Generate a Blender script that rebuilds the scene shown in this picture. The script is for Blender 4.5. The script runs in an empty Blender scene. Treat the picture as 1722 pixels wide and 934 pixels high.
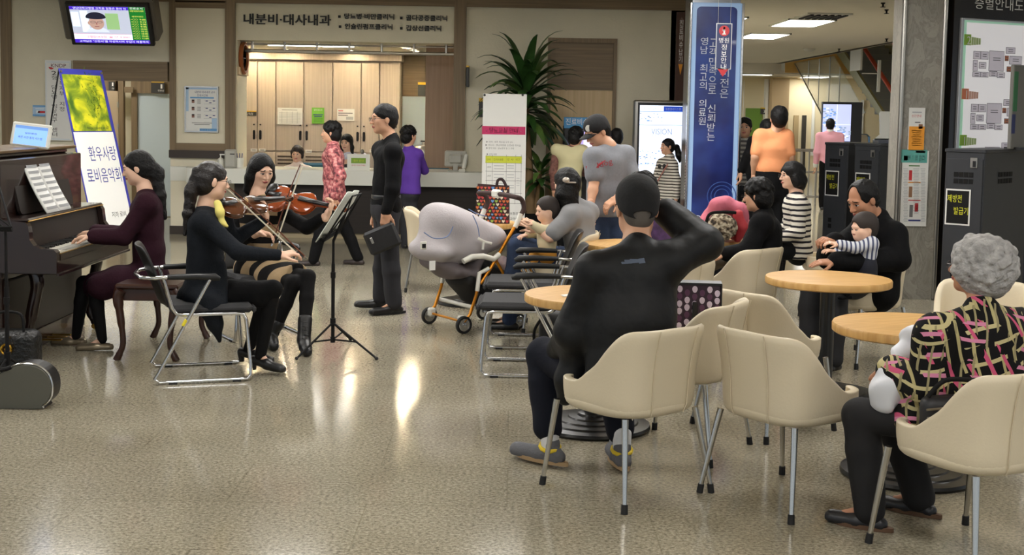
import bpy, math, random
import numpy as np
from mathutils import Vector as V, Matrix as Mx
SC = bpy.context.scene
COL = SC.collection
PI = math.pi
random.seed(7)

# ------------------------------------------------------------------ camera, world, exposure
FPX, CU, CV, CH = 2172.0, 861.0, 360.0, 1.68          # focal length in pixels, principal point, eye height
PITCH, ROLL = math.radians(4.5), math.radians(1.0)
_cr, _sr, _cp, _sp = math.cos(ROLL), math.sin(ROLL), math.cos(PITCH), math.sin(PITCH)
_U0 = V((0, _sp, _cp)); _F = V((0, _cp, -_sp)); _X = V((1, 0, 0))
_right = _X*_cr + _U0*_sr
_up = _X*(-_sr) + _U0*_cr
cam = bpy.data.cameras.new('camera'); camo = bpy.data.objects.new('camera', cam); COL.objects.link(camo)
m = Mx.Identity(4)
for i in range(3):
    m[i][0], m[i][1], m[i][2] = _right[i], _up[i], -_F[i]
m[2][3] = CH
camo.matrix_world = m
cam.sensor_fit = 'HORIZONTAL'; cam.sensor_width = 36.0; cam.lens = FPX/1722*36
cam.shift_y = -(467-CV)/1722
cam.clip_end = 200
cam.dof.use_dof = False
SC.camera = camo
SC.view_settings.view_transform = 'Standard'; SC.view_settings.look = 'None'
SC.view_settings.gamma = 1.0; SC.view_settings.use_curve_mapping = False
SC.view_settings.exposure = 1.42
W = bpy.data.worlds.new('world'); SC.world = W; W.use_nodes = True
W.node_tree.nodes['Background'].inputs[0].default_value = (0.80, 0.90, 1.0, 1)
W.node_tree.nodes['Background'].inputs[1].default_value = 0.28
LAMP_POWER = 7.5          # emission strength of the ceiling panels
COUNTER_POWER = 6.0

# ------------------------------------------------------------------ pixel <-> room helpers (measuring only)
def ray(u, v):
    a = (u-CU)/FPX; b = -(v-CV)/FPX
    return _right*a + _up*b + _F
def P(u, v, Y):
    d = ray(u, v); t = Y/d.y
    return V((d.x*t, Y, CH+d.z*t))
def G(u, v, z=0.0):
    d = ray(u, v); t = (z-CH)/d.z
    return V((d.x*t, d.y*t, z))

# ------------------------------------------------------------------ materials
def lin(c):
    return tuple((x/255/12.92 if x/255 <= .04045 else ((x/255+.055)/1.055)**2.4) for x in c)
MATS = {}
def mat(name, rgb, rough=.6, metal=0.0, spec=.5, emit=0.0, bump=0.0, bscale=60, coat=0.0, var=0.0, vscale=8, alpha=1.0, trans=0.0, sheen=0.0):
    if name in MATS: return MATS[name]
    m = bpy.data.materials.new(name); m.use_nodes = True
    nt = m.node_tree; b = nt.nodes['Principled BSDF']
    c = lin(rgb)+(1,)
    b.inputs['Base Color'].default_value = c
    b.inputs['Roughness'].default_value = rough; b.inputs['Metallic'].default_value = metal
    b.inputs['Specular IOR Level'].default_value = spec; b.inputs['Coat Weight'].default_value = coat
    b.inputs['Alpha'].default_value = alpha; b.inputs['Transmission Weight'].default_value = trans
    if sheen: b.inputs['Sheen Weight'].default_value = sheen
    if emit:
        b.inputs['Emission Color'].default_value = c; b.inputs['Emission Strength'].default_value = emit
    if bump or var:
        tc = nt.nodes.new('ShaderNodeTexCoord')
        if bump:
            n = nt.nodes.new('ShaderNodeTexNoise'); n.inputs['Scale'].default_value = bscale; n.inputs['Detail'].default_value = 3
            bp = nt.nodes.new('ShaderNodeBump'); bp.inputs['Strength'].default_value = bump; bp.inputs['Distance'].default_value = .02
            nt.links.new(tc.outputs['Object'], n.inputs['Vector']); nt.links.new(n.outputs['Fac'], bp.inputs['Height'])
            nt.links.new(bp.outputs['Normal'], b.inputs['Normal'])
        if var:
            n2 = nt.nodes.new('ShaderNodeTexNoise'); n2.inputs['Scale'].default_value = vscale; n2.inputs['Detail'].default_value = 5
            mr = nt.nodes.new('ShaderNodeMapRange'); mr.inputs['From Min'].default_value = .3; mr.inputs['From Max'].default_value = .7
            mr.inputs['To Min'].default_value = 1-var; mr.inputs['To Max'].default_value = 1+var
            mx = nt.nodes.new('ShaderNodeVectorMath'); mx.operation = 'SCALE'; mx.inputs[0].default_value = c[:3]
            nt.links.new(tc.outputs['Object'], n2.inputs['Vector']); nt.links.new(n2.outputs['Fac'], mr.inputs['Value'])
            nt.links.new(mr.outputs['Result'], mx.inputs['Scale']); nt.links.new(mx.outputs['Vector'], b.inputs['Base Color'])
    MATS[name] = m
    return m
def nodes_of(m):
    return m.node_tree, m.node_tree.nodes, m.node_tree.links, m.node_tree.nodes['Principled BSDF']
def ramp(nt, stops, interp='LINEAR'):
    r = nt.nodes.new('ShaderNodeValToRGB'); r.color_ramp.interpolation = interp
    e = r.color_ramp.elements
    while len(e) < len(stops): e.new(.5)
    for k, (p, c) in enumerate(stops):
        e[k].position = p; e[k].color = lin(c)+(1,)
    return r
def grain(name, c1, c2, axis='Z', scale=1.0, rough=.5, spec=.4):
    """wood veneer with fine grain running along one axis"""
    if name in MATS: return MATS[name]
    m = mat(name, c1, rough, spec=spec); nt, N, L, b = nodes_of(m)
    tc = N.new('ShaderNodeTexCoord'); mp = N.new('ShaderNodeMapping')
    s = {'X': (1.2, 45, 45), 'Y': (45, 1.2, 45), 'Z': (45, 45, 1.2)}[axis]
    mp.inputs['Scale'].default_value = [k*scale for k in s]
    n = N.new('ShaderNodeTexNoise'); n.inputs['Scale'].default_value = 1.0; n.inputs['Detail'].default_value = 6
    r = ramp(nt, [(.3, c1), (.7, c2)])
    L.new(tc.outputs['Object'], mp.inputs['Vector']); L.new(mp.outputs['Vector'], n.inputs['Vector'])
    L.new(n.outputs['Fac'], r.inputs['Fac']); L.new(r.outputs['Color'], b.inputs['Base Color'])
    return m
def stripes(name, cols, axis='Z', period=.03, rough=.85, offset=0.0, wob=0.0, bump=.15):
    """even woven stripes across one axis of the cloth (object space); cols = [(upper bound 0..1, rgb)]"""
    if name in MATS: return MATS[name]
    m = mat(name, cols[0][1], rough, spec=.2, bump=bump, bscale=25); nt, N, L, b = nodes_of(m)
    tc = N.new('ShaderNodeTexCoord'); sp = N.new('ShaderNodeSeparateXYZ'); L.new(tc.outputs['Object'], sp.inputs['Vector'])
    src = sp.outputs[axis]
    if wob:
        n = N.new('ShaderNodeTexNoise'); n.inputs['Scale'].default_value = 6; L.new(tc.outputs['Object'], n.inputs['Vector'])
        ma = N.new('ShaderNodeMath'); ma.operation = 'MULTIPLY_ADD'; ma.inputs[1].default_value = wob
        L.new(n.outputs['Fac'], ma.inputs[0]); L.new(src, ma.inputs[2]); src = ma.outputs[0]
    d = N.new('ShaderNodeMath'); d.operation = 'MULTIPLY_ADD'; d.inputs[1].default_value = 1/period; d.inputs[2].default_value = 50+offset
    L.new(src, d.inputs[0])
    f = N.new('ShaderNodeMath'); f.operation = 'FRACT'; L.new(d.outputs[0], f.inputs[0])
    st = []; p0 = 0.0
    for ub, c in cols: st.append((p0, c)); p0 = ub
    r = ramp(nt, st, 'CONSTANT'); L.new(f.outputs[0], r.inputs['Fac']); L.new(r.outputs['Color'], b.inputs['Base Color'])
    return m

# ------------------------------------------------------------------ mesh builder
class MB:
    def __init__(s): s.v = []; s.f = []; s.m = []
    def add(s, vs, fs, mi=0, M=None):
        o = len(s.v)
        s.v += [tuple(M @ V(p)) if M is not None else tuple(p) for p in vs]
        s.f += [tuple(o+i for i in f) for f in fs]; s.m += [mi]*len(fs)
        return s
    def box(s, c, d, mi=0, M=None, r=0.0):
        x, y, z = (k/2 for k in d); r = min(r, x*.95, y*.95, z*.95)
        if r <= 0:
            vs = [(c[0]+a*x, c[1]+b*y, c[2]+e*z) for a in (-1, 1) for b in (-1, 1) for e in (-1, 1)]
            return s.add(vs, [(0,1,3,2), (4,6,7,5), (0,4,5,1), (2,3,7,6), (0,2,6,4), (1,5,7,3)], mi, M)
        vs = []; idx = {}
        for a in (-1, 1):
            for b in (-1, 1):
                for e in (-1, 1):
                    for k in range(3):
                        q = [a*x, b*y, e*z]
                        for j in range(3):
                            if j != k: q[j] -= (a, b, e)[j]*r
                        idx[a, b, e, k] = len(vs); vs.append(tuple(c[j]+q[j] for j in range(3)))
        fs = []
        for k in range(3):
            i, j = [(1, 2), (0, 2), (0, 1)][k]
            for sg in (-1, 1):
                L = []
                for p, q in ((-1, -1), (1, -1), (1, 1), (-1, 1)):
                    t = [0, 0, 0]; t[k] = sg; t[i] = p; t[j] = q; L.append(idx[t[0], t[1], t[2], k])
                if (sg > 0) != (k != 1): L.reverse()
                fs.append(tuple(L))
        for k in range(3):
            i, j = [(1, 2), (0, 2), (0, 1)][k]
            for p in (-1, 1):
                for q in (-1, 1):
                    A = [0, 0, 0]; B = [0, 0, 0]; A[i] = B[i] = p; A[j] = B[j] = q; A[k] = -1; B[k] = 1
                    L = [idx[(*A, i)], idx[(*B, i)], idx[(*B, j)], idx[(*A, j)]]
                    if (p*q > 0) != (k != 1): L.reverse()
                    fs.append(tuple(L))
        for a in (-1, 1):
            for b in (-1, 1):
                for e in (-1, 1):
                    L = [idx[a, b, e, 0], idx[a, b, e, 1], idx[a, b, e, 2]]
                    if a*b*e < 0: L.reverse()
                    fs.append(tuple(L))
        return s.add(vs, fs, mi, M)
    def tube(s, pts, r, n=10, mi=0, M=None, closed=False, caps=True, flat=1.0, side=None):
        pts = [V(p) for p in pts]; k = len(pts)
        rs = r if isinstance(r, (list, tuple)) else [r]*k
        T = []
        for i in range(k):
            a = pts[i-1] if (i > 0 or closed) else pts[i]; b = pts[(i+1) % k] if (i < k-1 or closed) else pts[i]
            t = b-a; T.append(t.normalized() if t.length > 1e-9 else V((0, 0, 1)))
        u = V(side) if side else (V((0, 0, 1)) if abs(T[0].z) < .9 else V((1, 0, 0)))
        u = (u-T[0]*u.dot(T[0])).normalized(); vs = []
        for i in range(k):
            u = (u-T[i]*u.dot(T[i])).normalized(); w = T[i].cross(u)
            for j in range(n):
                a = 2*PI*j/n
                vs.append(pts[i]+u*(rs[i]*math.cos(a))+w*(rs[i]*flat*math.sin(a)))
        fs = []
        for i in range(k if closed else k-1):
            i2 = (i+1) % k
            for j in range(n):
                j2 = (j+1) % n; fs.append((i*n+j, i*n+j2, i2*n+j2, i2*n+j))
        if caps and not closed:
            fs.append(tuple(range(n-1, -1, -1))); fs.append(tuple((k-1)*n+j for j in range(n)))
        return s.add(vs, fs, mi, M)
    def cyl(s, a, b, r, n=16, mi=0, M=None, r2=None):
        return s.tube([a, b], [r, r if r2 is None else r2], n, mi, M)
    def lathe(s, prof, n=24, c=(0, 0, 0), mi=0, M=None):
        vs = []; fs = []; k = len(prof)
        for (r, z) in prof:
            for j in range(n):
                a = 2*PI*j/n; vs.append((c[0]+r*math.cos(a), c[1]+r*math.sin(a), c[2]+z))
        for i in range(k-1):
            for j in range(n):
                j2 = (j+1) % n; fs.append((i*n+j, i*n+j2, (i+1)*n+j2, (i+1)*n+j))
        if prof[0][0] > 1e-6: fs.append(tuple(range(n-1, -1, -1)))
        if prof[-1][0] > 1e-6: fs.append(tuple((k-1)*n+j for j in range(n)))
        return s.add(vs, fs, mi, M)
    def prism(s, poly, z0, z1, mi=0, M=None):
        n = len(poly)
        if sum(poly[i][0]*poly[(i+1) % n][1]-poly[(i+1) % n][0]*poly[i][1] for i in range(n)) < 0: poly = poly[::-1]
        vs = [(x, y, z0) for x, y in poly]+[(x, y, z1) for x, y in poly]
        fs = [tuple(range(n-1, -1, -1)), tuple(range(n, 2*n))]+[(i, (i+1) % n, n+(i+1) % n, n+i) for i in range(n)]
        return s.add(vs, fs, mi, M)
    def grid(s, rows, mi=0, M=None, close_u=False):
        k = len(rows); n = len(rows[0]); vs = [p for r in rows for p in r]; fs = []
        for i in range(k-1):
            for j in range(n if close_u else n-1):
                j2 = (j+1) % n; fs.append((i*n+j, i*n+j2, (i+1)*n+j2, (i+1)*n+j))
        return s.add(vs, fs, mi, M)
    def ell(s, c, r, n=16, mi=0, M=None):
        k = n//2; vs = [(c[0], c[1], c[2]-r[2])]; fs = []
        for i in range(1, k):
            t = PI*i/k
            for j in range(n):
                a = 2*PI*j/n; vs.append((c[0]+r[0]*math.sin(t)*math.cos(a), c[1]+r[1]*math.sin(t)*math.sin(a), c[2]-r[2]*math.cos(t)))
        vs.append((c[0], c[1], c[2]+r[2])); e = len(vs)-1
        for j in range(n):
            j2 = (j+1) % n; fs.append((0, 1+j2, 1+j)); fs.append((e, e-n+j, e-n+j2))
            for i in range(k-2): fs.append((1+i*n+j, 1+i*n+j2, 1+(i+1)*n+j2, 1+(i+1)*n+j))
        return s.add(vs, fs, mi, M)
    def quad(s, a, b, c, d, mi=0, M=None): return s.add([a, b, c, d], [(0, 1, 2, 3)], mi, M)

def frame(o, x, y):
    """matrix whose local x,y run along the given directions from o"""
    x = V(x).normalized(); y = V(y); y = (y-x*y.dot(x)).normalized(); z = x.cross(y)
    M = Mx.Identity(4)
    for i in range(3): M[i][0], M[i][1], M[i][2], M[i][3] = x[i], y[i], z[i], o[i]
    return M
def tag(o, label, cat, group=None):
    o['label'] = label; o['category'] = cat
    if group: o['group'] = group
    return o
def thing(name, label, cat, loc=(0, 0, 0), rz=0.0, group=None):
    o = bpy.data.objects.new(name, None); COL.objects.link(o); o.empty_display_size = .1
    o.location = loc; o.rotation_euler = (0, 0, rz)
    return tag(o, label, cat, group)
def fmesh(name, v, f, mats, mi=None, smooth=False):
    me = bpy.data.meshes.new(name); me.from_pydata(v, [], f)
    for m in mats: me.materials.append(m)
    if mi is not None and len(mats) > 1: me.polygons.foreach_set('material_index', mi)
    if smooth: me.polygons.foreach_set('use_smooth', [True]*len(me.polygons))
    me.update(); return me
def obj(name, mb, mats, parent=None, smooth=False, world=True, sub=0, solid=0.0, autos=True, soff=-1):
    """one mesh object; vertices of mb are room coordinates when world is True, else the parent's own"""
    if not isinstance(mats, (list, tuple)): mats = [mats]
    v = mb.v
    root = parent
    while root is not None and root.parent is not None: root = root.parent
    if root is not None and world:
        Mi = Mx.LocRotScale(root.location, root.rotation_euler, None).inverted()
        v = [tuple(Mi @ V(p)) for p in v]
    o = bpy.data.objects.new(name, fmesh(name, v, mb.f, mats, mb.m, smooth)); COL.objects.link(o)
    if parent is not None: o.parent = parent
    if solid:
        q = o.modifiers.new('solid', 'SOLIDIFY'); q.thickness = solid; q.offset = soff
    if sub:
        q = o.modifiers.new('sub', 'SUBSURF'); q.levels = sub; q.render_levels = sub
    if smooth and not sub and autos:
        o.data.set_sharp_from_angle(angle=math.radians(42))
    return o
def struct(name, mb, mats, parent=None, smooth=False):
    o = obj(name, mb, mats, parent, smooth)
    if parent is None: o['kind'] = 'structure'
    return o
def dup(root, loc=None, rz=None, label=None, group=None):
    r = root.copy(); COL.objects.link(r)
    if loc is not None: r.location = loc
    if rz is not None: r.rotation_euler = (0, 0, rz)
    if label: r['label'] = label
    if group: r['group'] = group
    for ch in list(root.children):
        c = ch.copy(); COL.objects.link(c); c.parent = r
        for g in list(ch.children):
            d = g.copy(); COL.objects.link(d); d.parent = c
    return r
_TX = {}
def text_mb(s, w, h, M, mi=0, depth=.0, bold=0.0, mb=None, keep=False, cx=.5, cy=.5):
    """lettering fitted into w x h (h alone if keep), centred on the frame M"""
    key = (s, depth, bold)
    if key not in _TX:
        cu = bpy.data.curves.new('t', 'FONT'); cu.body = s; cu.resolution_u = 2; cu.extrude = depth; cu.offset = bold
        o = bpy.data.objects.new('t', cu)
        me = bpy.data.meshes.new_from_object(o)
        _TX[key] = ([tuple(p.co) for p in me.vertices], [tuple(q.vertices) for q in me.polygons])
        bpy.data.objects.remove(o); bpy.data.curves.remove(cu); bpy.data.meshes.remove(me)
    vs, fs = _TX[key]
    x0 = min(p[0] for p in vs); x1 = max(p[0] for p in vs); y0 = min(p[1] for p in vs); y1 = max(p[1] for p in vs)
    sy = h/(y1-y0); sx = sy if keep else w/(x1-x0)
    if keep and w and (x1-x0)*sx > w: sx = w/(x1-x0)
    vs = [((p[0]-x0-(x1-x0)*cx)*sx, (p[1]-y0-(y1-y0)*cy)*sy, p[2]) for p in vs]
    mb = mb or MB(); mb.add(vs, fs, mi, M); return mb
def rr(w, h, r, n=5, cx=0, cy=0):
    """rounded rectangle outline"""
    o = []
    for sx, sy, a0 in ((1, 1, 0), (-1, 1, 90), (-1, -1, 180), (1, -1, 270)):
        for k in range(n+1):
            a = math.radians(a0+90*k/n); o.append((cx+sx*(w/2-r)+r*math.cos(a), cy+sy*(h/2-r)+r*math.sin(a)))
    return o
def spline(pts, n=6, closed=False):
    """Catmull-Rom through the points"""
    pts = [V(p) for p in pts]; k = len(pts); out = []
    for i in range(k if closed else k-1):
        if closed: p0, p1, p2, p3 = (pts[(i+j) % k] for j in (-1, 0, 1, 2))
        else: p0, p1, p2, p3 = pts[max(i-1, 0)], pts[i], pts[i+1], pts[min(i+2, k-1)]
        for j in range(n):
            t = j/n
            out.append(.5*((2*p1)+(p2-p0)*t+(2*p0-5*p1+4*p2-p3)*t*t+(3*p1-p0-3*p2+p3)*t**3))
    if not closed: out.append(pts[-1])
    return out
# ------------------------------------------------------------------ soft modelling: distance fields meshed by surface nets
def _n(a): a = np.asarray(a, np.float64); return a/max(np.linalg.norm(a), 1e-9)
class Sdf:
    def __init__(s, h=.01): s.h = h; s.ops = []; s.cuts = []
    def cap(s, a, b, r1, r2=None, k=.02, side=None, w=1.0, sub=False, tag=0):
        """tapered limb from a to b; w widens it along side"""
        s.ops.append(('cap', np.array(a, float), np.array(b, float), r1, r1 if r2 is None else r2, k, None if side is None else _n(side), w, sub)); return s
    def ell(s, c, r, R=None, k=.02, sub=False):
        """ellipsoid with half axes r along the rows of R"""
        s.ops.append(('ell', np.array(c, float), np.array(r, float), np.eye(3) if R is None else np.array(R, float), k, sub)); return s
    def box(s, c, d, R=None, r=.01, k=.01, sub=False):
        s.ops.append(('box', np.array(c, float), np.array(d, float)/2, np.eye(3) if R is None else np.array(R, float), r, k, sub)); return s
    def chain(s, pts, rs, k=.02, side=None, w=1.0):
        for i in range(len(pts)-1): s.cap(pts[i], pts[i+1], rs[i], rs[i+1], k, side, w)
        return s
    def cut(s, p, n, k=.0):
        """keep the side the normal points away from"""
        s.cuts.append((np.array(p, float), _n(n))); return s
    def _bb(s, o):
        if o[0] == 'cap':
            m = max(o[3], o[4])*max(o[7], 1)
            return np.minimum(o[1], o[2])-m, np.maximum(o[1], o[2])+m
        if o[0] == 'ell':
            e = np.abs(o[3].T) @ o[2]; return o[1]-e, o[1]+e
        e = np.abs(o[3].T) @ o[2]; return o[1]-e-.0, o[1]+e
    def build(s, noise=0.0, nscale=14.0, fn=None):
        h = s.h; B = [s._bb(o) for o in s.ops if not o[-1]]
        B = [b for b, o in zip(B, [o for o in s.ops if not o[-1]])]
        lo = np.min([b[0] for b in B], 0)-4*h-noise; hi = np.max([b[1] for b in B], 0)+4*h+noise
        n = np.ceil((hi-lo)/h).astype(int)+1
        F = np.full(n, .12, np.float32)
        ax = [lo[i]+h*np.arange(n[i]) for i in range(3)]
        for o in s.ops:
            b = s._bb(o); k = o[5] if o[0] == 'cap' else o[4] if o[0] == 'ell' else o[5]; m = k+3*h+noise
            i0 = np.maximum(((b[0]-m-lo)/h).astype(int), 0); i1 = np.minimum(((b[1]+m-lo)/h).astype(int)+2, n)
            if np.any(i1 <= i0): continue
            sl = tuple(slice(i0[i], i1[i]) for i in range(3))
            X = ax[0][sl[0]][:, None, None]; Y = ax[1][sl[1]][None, :, None]; Z = ax[2][sl[2]][None, None, :]
            if o[0] == 'cap':
                _, a, bb, r1, r2, k, side, w, sub = o
                d = bb-a; L2 = max(d @ d, 1e-12)
                px, py, pz = X-a[0], Y-a[1], Z-a[2]
                t = np.clip((px*d[0]+py*d[1]+pz*d[2])/L2, 0, 1)
                qx, qy, qz = px-t*d[0], py-t*d[1], pz-t*d[2]
                if side is not None and w != 1.0:
                    sd = qx*side[0]+qy*side[1]+qz*side[2]; g = sd*(1/w-1)
                    qx = qx+g*side[0]; qy = qy+g*side[1]; qz = qz+g*side[2]
                D = np.sqrt(qx*qx+qy*qy+qz*qz)-(r1+(r2-r1)*t)
            elif o[0] == 'ell':
                _, c, r, R, k, sub = o
                px, py, pz = X-c[0], Y-c[1], Z-c[2]
                a_ = [(px*R[i, 0]+py*R[i, 1]+pz*R[i, 2])/r[i] for i in range(3)]
                g = np.sqrt(a_[0]**2+a_[1]**2+a_[2]**2)
                g2 = np.sqrt((a_[0]/r[0])**2+(a_[1]/r[1])**2+(a_[2]/r[2])**2)
                D = g*(g-1)/np.maximum(g2, 1e-6)
            else:
                _, c, hd, R, r, k, sub = o
                px, py, pz = X-c[0], Y-c[1], Z-c[2]
                q = [np.abs(px*R[i, 0]+py*R[i, 1]+pz*R[i, 2])-(hd[i]-r) for i in range(3)]
                D = np.sqrt(sum(np.maximum(v, 0)**2 for v in q))+np.minimum(np.maximum(np.maximum(q[0], q[1]), q[2]), 0)-r
            A = F[sl]; D = D.astype(np.float32)
            if sub: D = -D; A2 = -A
            else: A2 = A
            if sub:
                hh = np.maximum(k-np.abs(A-D), 0)/max(k, 1e-6); F[sl] = np.maximum(A, D)+hh*hh*k*.25
            else:
                hh = np.maximum(k-np.abs(A-D), 0)/max(k, 1e-6); F[sl] = np.minimum(A, D)-hh*hh*k*.25
        X = ax[0][:, None, None]; Y = ax[1][None, :, None]; Z = ax[2][None, None, :]
        if noise:
            q = nscale
            N = np.sin(q*X+1.3*np.sin(q*.7*Z+.5))*np.sin(q*.9*Y+1.7*np.sin(q*.6*X))+np.sin(q*1.7*Z+2.1*np.sin(q*.8*Y)+q*.5*X)*.7
            F += (noise*N).astype(np.float32)
        if fn is not None: F = fn(F, X, Y, Z).astype(np.float32)
        for p, nn in s.cuts:
            F = np.maximum(F, ((X-p[0])*nn[0]+(Y-p[1])*nn[1]+(Z-p[2])*nn[2]).astype(np.float32))
        return nets(F, lo, h)
def nets(F, lo, h):
    S = F < 0; n = np.array(F.shape)
    c = [S[:-1, :-1, :-1], S[1:, :-1, :-1], S[:-1, 1:, :-1], S[1:, 1:, :-1], S[:-1, :-1, 1:], S[1:, :-1, 1:], S[:-1, 1:, 1:], S[1:, 1:, 1:]]
    cnt = sum(x.astype(np.int8) for x in c); act = (cnt > 0) & (cnt < 8)
    I = np.argwhere(act); idx = np.full(act.shape, -1, np.int64); idx[act] = np.arange(len(I))
    off = np.array([(0,0,0), (1,0,0), (0,1,0), (1,1,0), (0,0,1), (1,0,1), (0,1,1), (1,1,1)])
    val = np.stack([F[I[:, 0]+o[0], I[:, 1]+o[1], I[:, 2]+o[2]] for o in off], 1).astype(float)
    acc = np.zeros((len(I), 3)); num = np.zeros(len(I))
    for a, b in ((0,1), (2,3), (4,5), (6,7), (0,2), (1,3), (4,6), (5,7), (0,4), (1,5), (2,6), (3,7)):
        va, vb = val[:, a], val[:, b]; x = (va < 0) != (vb < 0)
        t = np.where(x, va/np.where(x, va-vb, 1), 0)
        acc += np.where(x[:, None], off[a]+(off[b]-off[a])*t[:, None], 0); num += x
    Vv = lo+h*(I+acc/num[:, None])
    Q = []
    for d, (u, v) in ((0, (1, 2)), (1, (2, 0)), (2, (0, 1))):
        sa = [slice(None)]*3; sb = [slice(None)]*3; sa[d] = slice(0, -1); sb[d] = slice(1, None)
        A = S[tuple(sa)]; Bb = S[tuple(sb)]; E = np.argwhere(A != Bb)
        E = E[(E[:, u] > 0) & (E[:, v] > 0) & (E[:, u] < n[u]-1) & (E[:, v] < n[v]-1)]
        if not len(E): continue
        fl = A[E[:, 0], E[:, 1], E[:, 2]]
        def g(du, dv):
            e = E.copy(); e[:, u] += du; e[:, v] += dv; return idx[e[:, 0], e[:, 1], e[:, 2]]
        q = np.stack([g(-1, -1), g(0, -1), g(0, 0), g(-1, 0)], 1)
        q[~fl] = q[~fl][:, ::-1]; Q.append(q)
    Q = np.concatenate(Q); Q = Q[(Q >= 0).all(1)]
    return Vv, Q
def npobj(name, parts, mats, parent, fidx=None, world=True, smooth=True):
    """join (verts, quads, material index | function of face centres) pieces into one mesh object"""
    vs = []; fs = []; mi = []; o = 0
    for Vv, Q, k in parts:
        vs.append(Vv); fs.append(Q+o); o += len(Vv)
        mi.append(np.asarray(k(Vv[Q].mean(1)), np.int32) if callable(k) else np.full(len(Q), k, np.int32))
    Vv = np.concatenate(vs); Q = np.concatenate(fs); mi = np.concatenate(mi)
    if not isinstance(mats, (list, tuple)): mats = [mats]
    root = parent
    while root is not None and root.parent is not None: root = root.parent
    if root is not None and world:
        Mi = np.array(Mx.LocRotScale(root.location, root.rotation_euler, None).inverted())
        Vv = Vv @ Mi[:3, :3].T+Mi[:3, 3]
    me = bpy.data.meshes.new(name)
    me.vertices.add(len(Vv)); me.vertices.foreach_set('co', Vv.astype(np.float32).ravel())
    me.loops.add(Q.size); me.loops.foreach_set('vertex_index', Q.astype(np.int32).ravel())
    me.polygons.add(len(Q)); me.polygons.foreach_set('loop_start', np.arange(0, Q.size, 4, dtype=np.int32)); me.polygons.foreach_set('loop_total', np.full(len(Q), 4, np.int32))
    for m in mats: me.materials.append(m)
    me.polygons.foreach_set('material_index', mi)
    me.polygons.foreach_set('use_smooth', np.full(len(Q), smooth, bool))
    me.update(calc_edges=True); me.validate()
    ob = bpy.data.objects.new(name, me); COL.objects.link(ob)
    if parent is not None: ob.parent = parent
    return ob
def soft(name, sdf, m, parent, noise=0.0, nscale=14.0, fn=None, world=True):
    Vv, Q = sdf.build(noise, nscale, fn)
    return npobj(name, [(Vv, Q, 0)], m, parent, world=world)
# ------------------------------------------------------------------ materials of the room
CREAM = mat('cream wallcovering', (218, 211, 188), .75, spec=.2, bump=.12, bscale=35, var=.03, vscale=3)
PALE = mat('pale cream paint', (224, 216, 192), .7, spec=.2)
BROWN_Z = grain('brown veneer upright', (112, 95, 72), (136, 116, 88), 'Z')
BROWN_X = grain('brown veneer lying', (112, 95, 72), (136, 116, 88), 'X')
LIGHT_WOOD = grain('light oak veneer', (196, 170, 128), (210, 184, 144), 'Z', .7)
CAB_WOOD = grain('pale ash veneer', (178, 164, 150), (196, 182, 168), 'Z', .8)
DARK_RAIL = mat('dark brown rail', (52, 42, 34), .45)
WHITE = mat('white laminate', (226, 226, 216), .3)
OFFWHITE = mat('off white plastic', (214, 212, 200), .45)
PAPER = mat('white paper', (228, 228, 224), .8, spec=.2)
BLACK = mat('black plastic', (16, 16, 17), .4)
MATBLACK = mat('matt black', (20, 19, 19), .7, spec=.25)
CHROME = mat('chrome', (205, 205, 205), .16, 1.0)
STEEL = mat('brushed steel', (176, 172, 164), .3, 1.0)
DARKWOOD = grain('espresso panel', (30, 24, 20), (40, 32, 27), 'X')
INK = mat('black ink', (28, 27, 26), .6)
GREYINK = mat('grey ink', (112, 112, 112), .7)
BLUEINK = mat('blue ink', (52, 58, 140), .6)
YELLOW = mat('yellow tab', (222, 178, 40), .5)
SIGNGREY = mat('charcoal sign', (52, 51, 50), .5)
LAMP = mat('fluorescent diffuser', (252, 250, 247), .5, emit=LAMP_POWER)
DOWN = mat('downlight glass', (255, 248, 232), .5, emit=15.0)

FLOOR = mat('polished terrazzo', (150, 142, 120), .2, spec=.35)
nt, N, L, b = nodes_of(FLOOR)
tc = N.new('ShaderNodeTexCoord')
n1 = N.new('ShaderNodeTexNoise'); n1.inputs['Scale'].default_value = 62; n1.inputs['Detail'].default_value = 4; n1.inputs['Roughness'].default_value = .7
n2 = N.new('ShaderNodeTexVoronoi'); n2.inputs['Scale'].default_value = 120
n3 = N.new('ShaderNodeTexNoise'); n3.inputs['Scale'].default_value = 1.3; n3.inputs['Detail'].default_value = 3
br = N.new('ShaderNodeTexBrick'); br.offset = .5; br.inputs['Scale'].default_value = 1.0
br.inputs['Brick Width'].default_value = 1.2; br.inputs['Row Height'].default_value = .6; br.inputs['Mortar Size'].default_value = .0035; br.inputs['Mortar Smooth'].default_value = .1
br.inputs['Color1'].default_value = (1, 1, 1, 1); br.inputs['Color2'].default_value = (.95, .95, .95, 1); br.inputs['Mortar'].default_value = (.80, .79, .76, 1)
for n in (n1, n2, n3, br): L.new(tc.outputs['Object'], n.inputs['Vector'])
r1 = ramp(nt, [(.36, (116, 110, 95)), (.47, (150, 143, 125)), (.56, (166, 159, 140)), (.68, (188, 182, 164))])
L.new(n1.outputs['Fac'], r1.inputs['Fac'])
mx = N.new('ShaderNodeMix'); mx.data_type = 'RGBA'; mx.blend_type = 'MULTIPLY'; mx.inputs['Factor'].default_value = 1
L.new(r1.outputs['Color'], mx.inputs['A']); L.new(br.outputs['Color'], mx.inputs['B'])
mx2 = N.new('ShaderNodeMix'); mx2.data_type = 'RGBA'; mx2.blend_type = 'MULTIPLY'; mx2.inputs['Factor'].default_value = .35
L.new(mx.outputs['Result'], mx2.inputs['A'])
r2 = ramp(nt, [(.15, (150, 140, 120)), (.4, (255, 255, 255))]); L.new(n2.outputs['Distance'], r2.inputs['Fac']); L.new(r2.outputs['Color'], mx2.inputs['B'])
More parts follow.
